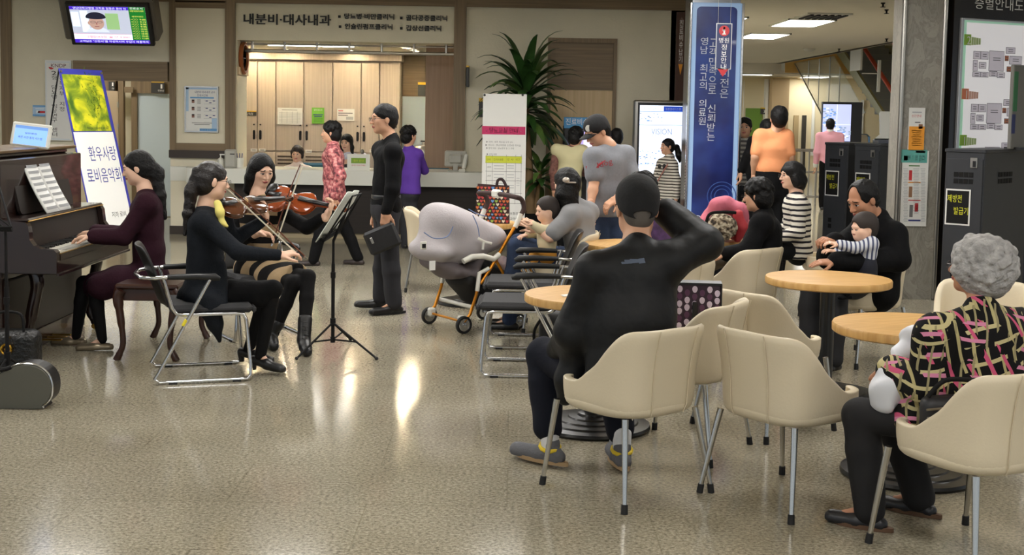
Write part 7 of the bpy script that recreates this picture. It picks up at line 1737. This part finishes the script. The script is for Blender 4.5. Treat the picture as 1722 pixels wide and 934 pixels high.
f.set(hd=(1036, 231)).stand(P(1036, 300, 16.0).x, (-.4, .9)).start(); f.J['hd'] = f.p(1036, 231)
f.head((-.4, .9, 0)).trunk().hand(f.J['wr'], (0, 0, -1), (-1, 0, 0)).hand(f.J['wl'], (0, 0, -1), (1, 0, 0), False).body().hair(None, 'bob', .003).top(BLK, (.96, .96), .0).legs(BLK).shoes(BLKLEA)
STRG = stripes('white and brown girl stripes', [(.62, (214, 208, 196)), (1.0, (66, 58, 52))], 'Z', .036)
f = Fig('girl with ponytail in white and dark striped shirt before the glowing kiosk', 15.5, 1.40, 'mid', .012, .0055)
f.set(hd=(1122, 247), nb=(1126, 265), sl=(1131, 275, -.13), sr=(1113, 274, .13), el=(1139, 306, -.15), wl=(1137, 334, -.18), er=(1101, 304, .12), wr=(1100, 330, .02), wa=(1122, 300), pe=(1122, 326)).stand(P(1122, 300, 15.5).x, (-.8, -.5)).start()
f.head((-.93, -.35, 0), size=.97).trunk().hand(f.J['wl'], (-.1, 0, -1), (-1, 0, 0), False, .4).hand(f.J['wr'], (0, -.3, -1), (1, 0, 0), True).body()
f.hair(None, 'tail', .0, extra=lambda S, g, q, R: S.cap(g((0, -.09, .0)), A(P(1138, 248, 15.55)), .03, .03, .02).chain([A(P(1138, 248, 15.55)), A(P(1142, 262, 15.55)), A(P(1143, 272, 15.55))], [.035, .04, .015], .02))
f.top(STRG, (.96, .96), .006, .07, 'shirt', belly=.0).legs(BLK).shoes(BLKLEA)
obj('bag_strap', MB().tube(spline([f.p(1130, 266, -.12), f.p(1118, 284, -.17), f.p(1106, 305, -.14)], 5), .008, 8), mat('rose strap', (170, 110, 100), .7), f.root, True)
m_ = MB()
for u_ in (1109, 1117): q = f.p(u_, 280, -.155); m_.ell(q, (.022, .01, .03), 10)
m_.tube(spline([f.p(1104, 291, -.16), f.p(1112, 295, -.18), f.p(1118, 289, -.17)], 4), .004, 6); obj('face_print', m_, INK, f.root, True)

# ------------------------------------------------------------------ people in the far hall
def passer(label, Y, H, u, f_, topm, legm, hd=None, sk='mid', sleeve=.96, hairstyle='short', J={}, tuck=0.0, aa=.8, nm='shirt'):
    f = Fig(label, Y, H, sk, .016, .007)
    if hd: f.set(hd=hd)
    f.set(**J); f.stand(P(u, 300, Y).x, f_).start(); fd = A((f_[0], f_[1], 0))
    f.head((f_[0], f_[1], .0)).trunk(aa=aa).hand(f.J['wr'], (0, 0, -1), -f.l).hand(f.J['wl'], (0, 0, -1), f.l, False).body().hair(None, hairstyle, .003)
    f.top(topm, (sleeve, sleeve), .008, tuck, nm).legs(legm, (.088, .072, .064)).shoes(BLKLEA, .26, .047); return f
passer('man in bright orange polo shirt walking away beyond striped jacket', 13.0, 1.76, 1297, (.05, 1), mat('orange polo', (236, 158, 110), .85, spec=.2, bump=.1, bscale=20), BLK, (1310, 200), sleeve=.40, aa=1.0, nm='polo_shirt', J=dict(sl=(1279, 228), sr=(1322, 228), el=(1270, 264, -.05), er=(1329, 263, -.03), wl=(1268, 294, .05), wr=(1330, 292, .05), wa=(1299, 255), pe=(1299, 283)))
passer('woman in black walking beside the orange polo shirt, mostly hidden', 13.9, 1.64, 1281, (.05, 1), BLK, BLK, (1290, 219), hairstyle='bob', J=dict(el=(1259, 262), wl=(1246, 288, .05), sl=(1269, 238)))
f = passer('man in grey striped T-shirt and dark cardigan half hidden by the blue pillar', 15.3, 1.66, 1250, (-.25, -.95), stripes('grey white stripes', [(.5, (176, 172, 164)), (1, (92, 90, 90))], 'Z', .05), mat('dark slate', (40, 42, 50), .9), hairstyle='bob', J=dict(wl=(1257, 288)))
f.top(mat('slate cardigan', (42, 46, 58), .9), (.95, .95), .012, .12, 'cardigan', collar=False, cut=None, extra=lambda S: S.cap(f.J['nb']+f.f*.13+A((0, 0, .02)), f.J['pe']+f.f*.16-A((0, 0, .15)), .085, .10, .02, sub=True))
f = passer('man in pink shirt with white collar in the far hall, back to us', 23.5, 1.66, 1393, (.2, 1), mat('pink striped shirt', (230, 168, 180), .85, spec=.2, bump=.1), BLK, nm='shirt')
S = Sdf(.012).cap(f.J['nb']-A((0, 0, .02)), f.J['nb']+A((0, 0, .03)), .068, .064); soft('collar', S, WHITE, f.root)
for n in 'lr': soft('cuff', Sdf(.012).cap(mix(f.J['e'+n], f.J['w'+n], .85), f.J['w'+n], .05, .048), WHITE, f.root)
passer('woman with dark bob in white beige top far behind dark machines', 28.0, 1.55, 1438, (-.2, -1), mat('white beige top', (222, 208, 184), .85), DKGREY, hairstyle='bob', J=dict(), nm='top')
# ------------------------------------------------------------------ seated audience
SHELL = mat('black shell jacket', (15, 16, 18), .55, spec=.3, bump=.9, bscale=6); NAVYT = mat('navy trousers', (22, 24, 34), .85, spec=.2, bump=.15, bscale=25)
f = Fig('old man in black cap and black jacket sitting with raised arm, nearest, back to us', 5.75, 1.68, 'mid', .009, .0035)
f.set(hd=(1071, 351, .10), nb=(1071, 416, .03), sl=(1002, 452, -.02), sr=(1128, 438, .0), el=(963, 560, .02), wl=(940, 590, .30), er=(1183, 411, .06), wr=(1114, 350, .20), wa=(1058, 545, -.02), pe=(1058, 632, -.04),
      hl=(1020, 655, .0), hr=(1090, 655, .0), kl=(922, 602, .36), kr=(1035, 620, .42), al=(904, 735, .34), ar=(1040, 745, .22), tl=(880, 768, .36), tr=(1037, 770, .30)).sit(.53, 5.72, (-.5, .85, 0), .45)
f.J['kl'] = A((.16, 6.16, .52)); f.J['kr'] = A((.50, 6.22, .52)); f.J['al'] = A((.20, 6.06, .10)); f.J['ar'] = A((.54, 6.02, .10)); f.J['tl'] = A((.08, 6.16, .03)); f.J['tr'] = A((.52, 6.18, .03)); f.start()
f.head((-.12, .99, -.02), size=1.15).trunk().hand(f.J['wr'], f.p(1075, 330, .28)-f.J['wr'], (-.3, -.6, -.4), True, .5).hand(f.J['wl'], (-.3, .9, -.1), (0, 0, -1), False, .4).body()
f.hair(mat('short grey stubble hair', (92, 86, 80), .85, bump=.2, bscale=120), 'short', -.006, noise=0).cap(mat('dark ball cap', (15, 15, 17), .85, bump=.12, bscale=50), brim=True, opening=True)
def jk(S):
    S.cap(f.J['wa'], f.J['pe'], .135, .14, .05, f.side(), 1.4).cap(f.J['nb']-A((0, 0, .13)), f.J['wa'], .125, .135, .05, f.side(), 1.45)
    S.chain([A(P(1000, 470, 5.78)), A(P(978, 560, 5.8)), A(P(956, 640, 5.84)), A(P(950, 668, 5.85))], [.06, .066, .06, .045], .05)
    S.cap(f.J['nb']-A((0, 0, .03)), f.J['nb']+A((0, -.01, .005)), .074, .070, .02); S.cap(f.J['nb']-A((0, 0, .04)), f.J['sl'], .07, .075, .04).cap(f.J['nb']-A((0, 0, .04)), f.J['sr'], .07, .075, .04)
f.top(SHELL, (.97, .93), .014, name='jacket', arm_r=(.072, .070, .052), noise=.005, ns=13, extra=jk, collar=False)
q0 = P(1064, 428, 5.55)
q = f.J['nb']; m_ = MB(); Ml = frame(V(P(1072, 430, 5.6)), (1, .05, .12), (0, .25, 1))
for k, (x, y, w_, h_) in enumerate(((-.045, -.005, .05, .014), (-.03, .006, .05, .014), (-.004, .004, .05, .03), (.03, .008, .03, .026), (.03, -.008, .034, .016))): m_.box((x, y, 0), (w_, h_, .004), M=Ml, r=.002)
lg = obj('back_print', m_, mat('slate blue print', (82, 92, 110), .7), f.root)
SW = lg.modifiers.new('fit', 'SHRINKWRAP'); SW.target = f.last; SW.wrap_method = 'PROJECT'; SW.use_project_y = False; SW.offset = .002; SW.wrap_method = 'NEAREST_SURFACEPOINT'
obj('sleeve_mark', MB().ell(P(1160, 408, 5.72), (.012, .006, .006), 8), mat('red mark', (190, 50, 46), .6), f.root)
f.legs(NAVYT, (.092, .078, .072), hip=.12, noise=.004, stop=.80)
SNK = mat('grey suede trainer', (92, 92, 96), .8, bump=.2, bscale=60); YL = mat('yellow trainer lining', (220, 190, 40), .7)
f.shoes(SNK, .285, .052, sole=mat('tan trainer sole', (160, 132, 96), .7), hgt=.062)
for n in 'lr':
    a = f.J['a'+n]; soft('sock', Sdf(.008).cap(A((a[0], a[1], .07)), A((a[0], a[1], .17)), .042, .045), mat('white sock', (214, 214, 216), .85), f.root)
    obj('shoe_lining', MB().tube([(a[0]+.046*math.cos(t*PI/6), a[1]+.052*math.sin(t*PI/6), .093+.012*math.sin(t*PI/6)) for t in range(12)], .010, 8, closed=True), YL, f.root, True)

PURP = mat('plum patterned knit', (64, 40, 74), .9, var=.5, vscale=24)
f = Fig('person with dark hair and plum patterned top seated beyond the capped man', 8.55, 1.58, 'mid', .012, .006)
f.set(hd=(1078, 322, .05), nb=(1100, 357), sr=(1148, 372, -.05), sl=(1072, 368, .12)).sit(1.03, 8.45, (-.25, .97)).start()
f.J['er'] = f.p(1152, 415, .1); f.J['wr'] = f.p(1128, 398, .3)
f.head((-.4, .9, -.1)).trunk().hand(f.J['wr'], (-.8, .3, .2), (0, 0, -1), True).hand(f.J['wl'], (0, 1, 0), (0, 0, -1), False).body().hair(None, 'curly', .0, extra=curls).top(PURP, (.93, .93), .008).legs(BLK).shoes(BLKLEA)

GREYT = mat('soft grey tee', (136, 136, 138), .9, spec=.15, bump=.2, bscale=12)
f = Fig('woman in grey top with hair clip holding a baby on her lap, from behind', 9.9, 1.58, 'fair', .011, .005)
f.set(hd=(951, 309, .0), nb=(964, 342, .0), sl=(960, 362, -.14), sr=(990, 354, .14), el=(925, 400, -.22), wl=(906, 386, -.12), er=(930, 395, .30), wr=(898, 378, .12), wa=(978, 412), pe=(975, 448)).sit(.40, 9.95, (-.98, .1), .46).start()
f.J['kl'] = f.p(868, 414, -.05); f.J['kr'] = f.p(872, 408, .16)
f.head((-.72, .64, -.30)).trunk(aa=.95).hand(f.J['wl'], (-.8, .1, .4), (.2, .9, 0), False, .3).hand(f.J['wr'], (-.9, 0, .2), (.1, -.8, -.3), True, .4).body()
tl_ = [A(P(u, v, 9.86)) for u, v in ((953, 306), (953, 326), (956, 344), (957, 357))]
f.hair(None, 'tail', .004, extra=lambda S, g, q, R: S.chain(tl_, [.05, .085, .075, .03], .03).ell(g((0, -.05, .0)), (.090, .085, .10), R, .02))
obj('hair_clip', MB().ell(P(952, 303, 9.765), (.028, .014, .022), 12).box(P(961, 307, 9.765), (.07, .012, .012), r=.004), mat('pearl clip', (206, 196, 184), .25, .5), f.root, True)
f.top(GREYT, (.40, .40), .016, .03, 'top', arm_r=(.060, .056, .046), noise=.005, ns=16).legs(DENIM, (.088, .070, .060), name='jeans').shoes(BLKLEA)
def baby(label, Y, hd, fwd, bodyc, topm, arm, legm, lean, hcol=None):
    f = Fig(label, Y, .78, 'fair', .009, .0045, .56)
    f.J['hd'] = A(P(*hd[:2], Y)); c = f.J['hd']; fd = nrm((fwd[0], fwd[1], 0)); l = A((-fd[1], fd[0], 0)); z = A((0, 0, 1)); b = c-z*.115-fd*.02
    f.J.update(nb=b, wa=b-z*.13+fd*lean*.3, pe=b-z*.22+fd*lean*.2); f.f, f.l = fd, l
    for n, g in (('l', 1), ('r', -1)):
        f.J['s'+n] = b-z*.03+l*g*.085; f.J['e'+n] = b-z*.07+l*g*.12+fd*.06; f.J['w'+n] = b-z*.08+l*g*.09+fd*.14
        f.J['h'+n] = b-z*.225+l*g*.05+fd*.01; f.J['k'+n] = b-z*.21+l*g*.085+fd*.13; f.J['a'+n] = b-z*.30+l*g*.09+fd*.19; f.J['t'+n] = f.J['a'+n]+fd*.07+z*.02
    for n, q in arm.items(): f.J[n] = A(P(q[0], q[1], Y+q[2]))
    f.at = f.J['pe']; f.start(); f.root.location[2] = float(f.J['pe'][2])-.07
    f.head(fwd, size=.82, chub=.010, baby=True).trunk().hand(f.J['wl'], f.J['wl']-f.J['el'], (0, .2, -1), False, .4).hand(f.J['wr'], f.J['wr']-f.J['er'], (0, .2, -1), True, .4).body()
    f.hair(mat('thin baby hair', (44, 36, 32), .7, bump=.1), 'short', .010, noise=0, facecut=(.122, -.030, .076, .080, .098))
    f.top(topm, (.95, .95), .008, name='romper', collar=False, arm_r=(.062, .056, .050)).legs(legm, (.085, .07, .06), hip=.13).shoes(legm, .15, .05, low=True); return f
fb = baby('baby in cream and yellow romper on the lap of the woman in grey top', 9.82, (919, 354), (-.94, -.32, -.04), None, mat('cream romper', (216, 204, 168), .85), dict(el=(908, 386, -.10), wl=(896, 378, -.12)), mat('mustard leggings', (190, 132, 40), .8), .05)

f = Fig('woman with curly dark hair in black jacket seated before the pink jacket', 9.2, 1.56, 'mid', .011, .005)
f.set(hd=(1273, 330), nb=(1284, 360), sl=(1281, 376, -.18), sr=(1283, 372, .18), el=(1258, 425, -.22), wl=(1219, 428, -.14), wa=(1288, 415), pe=(1288, 452)).sit(1.62, 9.13, (-.75, .66), .46).start()
f.head((-.88, .42, -.10)).trunk().hand(f.J['wl'], (-1, 0, .1), (0, .3, -1), False, .5).hand(f.J['wr'], (-1, 0, 0), (0, 0, -1), True).body().hair(None, 'curly', .006, extra=curls).glasses()
f.top(BLK, (.96, .96), .018, name='jacket', noise=.005, ns=14).legs(BLK).shoes(BLKLEA)
S = Sdf(.011).ell(f.p(1212, 448, -.02), (.14, .10, .09)); tb = thing('lap_bag', 'olive brown bag on the lap of the woman in black jacket', 'bag', tuple(f.p(1212, 448, -.02))); soft('body', S, mat('olive brown bag', (84, 72, 54), .8), tb, .006, 18); obj('handle', MB().tube(spline([f.p(1200, 436, -.06), f.p(1205, 420, -.08), f.p(1219, 420, -.08), f.p(1224, 434, -.06)], 5), .008, 8), mat('tan strap', (130, 104, 70), .6), tb, True)

STW = stripes('white and navy knit stripes', [(.60, (206, 200, 188)), (1.0, (34, 32, 38))], 'Z', .046, wob=.02)
f = Fig('woman with black bob in striped jacket and dark skirt, seated, looking left', 11.05, 1.58, 'fair', .011, .005)
f.set(hd=(1331, 296), nb=(1339, 326), sl=(1343, 342, -.16), sr=(1333, 338, .17), el=(1342, 392, -.22), wl=(1308, 400, -.12), wa=(1341, 380), pe=(1342, 424)).sit(2.46, 11.05, (-.96, .1), .46).start()
f.head((-.97, -.16, -.02)).trunk().hand(f.J['wl'], (-1, .1, 0), (0, .4, -1), False, .6).hand(f.J['wr'], (-1, 0, 0), (0, 0, -1), True).body().glasses()
f.hair(None, 'bob', .010, noise=.004, ns=40, facecut=(.118, -.045, .064, .074, .105), extra=lambda S, g, q, R: [S.ell(g((0, -.055, -.05)), (.092, .085, .085), R, .03)]+[S.cap(g((e*.075, -.01, .0)), g((e*.082, -.02, -.07)), .03, .032, .02) for e in (-1, 1)])
f.top(STW, (.96, .96), .012, .05, 'jacket', collar=False).legs(BLK, (.09, .075, .066), 'skirt', stop=.15).legs(TIGHTS, (.066, .05, .036), 'tights', 0, hip=.08).shoes(mat('black floral shoe', (40, 18, 20), .5, var=.6, vscale=60), .24, .044, low=True)

f = Fig('balding man in black jacket sitting with a baby in his arms beside the marble pillar', 8.75, 1.70, 'tan', .010, .0045)
f.set(hd=(1451, 337), nb=(1476, 368, .06), sl=(1503, 392, -.10), sr=(1452, 384, .20), el=(1508, 438, -.16), wl=(1402, 440, -.30), er=(1394, 434, .10), wr=(1405, 406, -.14), wa=(1476, 445, .05), pe=(1470, 492, .05)).sit(2.45, 8.9, (-.8, -.55), .45).start()
f.J['kl'] = A((2.16, 8.50, .55)); f.J['kr'] = A((2.04, 8.72, .55)); f.J['al'] = A((2.14, 8.46, .09)); f.J['ar'] = A((2.04, 8.68, .09)); f.J['tl'] = A((2.02, 8.36, .03)); f.J['tr'] = A((1.90, 8.60, .03))
f.head((-.82, -.42, -.40), size=1.08).trunk().hand(f.J['wl'], f.p(1370, 442, -.32)-f.J['wl'], (0, .2, -1), False, .18).hand(f.J['wr'], f.p(1380, 402, -.2)-f.J['wr'], (.1, .3, -1), True, .75).body()
f.hair(HAIRB, 'short', .002, facecut=(.100, .055, .060, .085, .080), extra=lambda S, g, q, R: S.ell(g((0, .085, -.02)), (.075*q, .075*q, .10*q), R, .01, True))
f.top(BLK, (.97, .97), .018, name='jacket', noise=.005, ns=13, arm_r=(.070, .066, .050), fat=1.08).legs(mat('faded black trousers', (30, 30, 33), .85), (.095, .076, .068), noise=.004).shoes(BLKLEA, .27, .048)
obj('collar', MB().tube(spline([f.p(1460, 371, -.05), f.p(1476, 372, -.03), f.p(1488, 362, .02), f.p(1484, 352, .10)], 5), .016, 8, flat=.5), mat('slate collar', (54, 62, 78), .7), f.root, True)
BST = stripes('baby blue white stripes', [(.58, (210, 212, 218)), (1.0, (78, 84, 112))], 'X', .030)
fb2 = baby('baby in white and blue striped sleeves held by the balding man', 8.52, (1452, 384), (-.95, -.28, -.06), None, BST, dict(sl=(1466, 408, -.06), el=(1438, 417, -.10), wl=(1409, 411, -.12), er=(1424, 428, .02), wr=(1406, 424, .0)), BLK, .03)
S = Sdf(.008).cap(fb2.J['nb']-A((0, 0, .06)), fb2.J['wa'], .072, .08, .02, fb2.l, 1.25).cap(fb2.J['wa'], fb2.J['pe'], .08, .085, .02, fb2.l, 1.3); soft('vest', S, mat('navy baby vest', (22, 24, 36), .85), fb2.root)

# grey haired woman nearest on the right
BRUSH = mat('black blouse with brush stripes', (20, 18, 18), .85, spec=.2)
nt, N, L, b = nodes_of(BRUSH); tc = N.new('ShaderNodeTexCoord')
def brush(rot, scale, lo, hi, seed, stretch):
    mp = N.new('ShaderNodeMapping'); mp.inputs['Rotation'].default_value = rot; mp.inputs['Location'].default_value = (seed, seed*.7, seed*.3); mp.inputs['Scale'].default_value = (1, 1, 1)
    wv = N.new('ShaderNodeTexWave'); wv.inputs['Scale'].default_value = scale; wv.inputs['Distortion'].default_value = 1.6; wv.inputs['Detail'].default_value = 1.5; wv.inputs['Detail Scale'].default_value = 1.2
    n_ = N.new('ShaderNodeTexNoise'); n_.inputs['Scale'].default_value = stretch; n_.inputs['Detail'].default_value = 1
    L.new(tc.outputs['Object'], mp.inputs['Vector']); L.new(mp.outputs['Vector'], wv.inputs['Vector']); L.new(mp.outputs['Vector'], n_.inputs['Vector'])
    a = N.new('ShaderNodeMath'); a.operation = 'GREATER_THAN'; a.inputs[1].default_value = lo; L.new(wv.outputs['Fac'], a.inputs[0])
    c = N.new('ShaderNodeMath'); c.operation = 'GREATER_THAN'; c.inputs[1].default_value = hi; L.new(n_.outputs['Fac'], c.inputs[0])
    m = N.new('ShaderNodeMath'); m.operation = 'MULTIPLY'; L.new(a.outputs[0], m.inputs[0]); L.new(c.outputs[0], m.inputs[1]); return m.outputs[0]
prev = None
for (rot, sc_, lo, hi, sd, stc, col) in (((0, .25, .2), 6.2, .86, .44, 1.3, 9, (176, 164, 116)), ((0, 1.75, .3), 5.6, .86, .46, 4.1, 8, (190, 178, 132)), ((.2, .5, -.2), 4.8, .87, .52, 7.7, 7, (196, 84, 118)), ((0, 1.5, -.4), 4.4, .89, .52, 2.9, 7, (206, 130, 160)), ((.1, -.1, .1), 7.5, .90, .50, 9.2, 9, (150, 140, 104))):
    mx_ = N.new('ShaderNodeMix'); mx_.data_type = 'RGBA'; L.new(brush(rot, sc_, lo, hi, sd, stc), mx_.inputs['Factor']); mx_.inputs['B'].default_value = lin(col)+(1,)
    if prev is None: mx_.inputs['A'].default_value = lin((16, 15, 15))+(1,)
    else: L.new(prev, mx_.inputs['A'])
    prev = mx_.outputs['Result']
L.new(prev, b.inputs['Base Color'])
GREYH = mat('silver grey curls', (164, 162, 160), .7, spec=.3, bump=.8, bscale=55, var=.3, vscale=26)
f = Fig('woman with silver grey curls in black blouse with pink and cream strokes, nearest right', 5.05, 1.55, 'tan', .009, .004)
f.set(hd=(1640, 450, .12), nb=(1650, 522, .06), sl=(1572, 558, -.06), sr=(1722, 548, .14), el=(1560, 648, -.06), wl=(1494, 622, .14), er=(1745, 650, .3), wr=(1640, 640, .5), wa=(1655, 640, .0), pe=(1650, 705, -.02), hl=(1600, 712, -.03), hr=(1690, 712, .08), kl=(1448, 700, .18), kr=(1500, 690, .38), al=(1462, 846, .14), ar=(1546, 828, .34), tl=(1418, 872, .16), tr=(1520, 858, .40)).sit(1.75, 5.0, (-.7, .7), .45)
f.J['al'][2] = .08; f.J['ar'][2] = .08; f.J['tl'] = f.J['al']+A((-.13, .08, -.05)); f.J['tr'] = f.J['ar']+A((-.12, .10, -.05)); f.start()
f.head((-.80, .60, .06), size=1.0).trunk().hand(f.J['wl'], (-.5, .4, -.7), (.3, .6, -.2), False, .6, .95).hand(f.J['wr'], (-.8, .5, 0), (0, 0, -1), True).body().glasses()
def gcurl(S, g, q, R):
    random.seed(4)
    S.ell(g((0, -.035, .02)), (.112, .125, .118), R, .03); S.ell(g((0, -.055, -.04)), (.10, .095, .085), R, .03)
    for i in range(120):
        a = i*2.39996; e = .1+2.0*math.sqrt(i/120); p = (math.cos(a)*math.sin(e)*.112, -.035+math.sin(a)*math.sin(e)*.126, .018+math.cos(e)*.118)
        if p[1] < .055 or p[2] > .07: S.ell(g(p), (random.uniform(.014, .030),)*3, None, .006)
f.hair(GREYH, 'curly', .01, extra=gcurl, noise=.002, ns=80, facecut=(.135, -.045, .085, .085, .105))
f.top(BRUSH, (.93, .93), .018, .05, 'blouse', arm_r=(.068, .066, .058), noise=.004, ns=16, fat=1.12, collar=False, extra=lambda S: S.cap(f.J['nb']-A((0, 0, .03)), f.J['nb']+A((0, 0, .0)), .07, .068, .02).chain([f.J['pe'], mix(f.J['hl'], f.J['kl'], .35)], [.14, .11], .05))
f.legs(mat('black wide trousers', (19, 18, 20), .85), (.088, .078, .072), noise=.004, ns=14)
f.shoes(mat('black leather sandal', (26, 26, 30), .4), .25, .048, low=True, hgt=.05, sole=mat('brown sandal sole', (92, 66, 46), .7))
t_ = thing('shoulder_bag', 'small black bag with grey zips at the hip of the grey haired woman', 'bag', tuple(f.p(1590, 700, -.17)))
S = Sdf(.010).box(f.p(1592, 700, -.14), (.22, .09, .17), head_axes((-.2, 1, .1)), .04); soft('body', S, mat('black bag leather', (28, 28, 31), .5, bump=.15, bscale=20), t_, .003, 20)
obj('zip', MB().tube([f.p(1558, 690, -.24), f.p(1622, 684, -.22)], .005, 6).tube([f.p(1560, 704, -.245), f.p(1618, 700, -.225)], .005, 6), STEEL, t_, True)
obj('strap', MB().tube(spline([f.p(1560, 668, -.18), f.p(1590, 640, -.18), f.p(1640, 640, -.20)], 5), .010, 8, flat=.4), MATBLACK, t_, True)
t_ = thing('white_cloth', 'crumpled white plastic bag held by the grey haired woman', 'bag', tuple(f.p(1498, 655, .1)))
S = Sdf(.009).chain([f.p(1488, 632, .10), f.p(1500, 655, .08), f.p(1482, 672, .10)], [.045, .07, .05], .03).chain([f.p(1500, 655, .08), f.p(1532, 660, .06)], [.07, .05], .03).chain([f.p(1500, 632, .16), f.p(1526, 592, .22), f.p(1534, 572, .22)], [.03, .045, .05], .03)
soft('sheet', S, mat('white plastic film', (214, 216, 222), .45), t_, .011, 34)
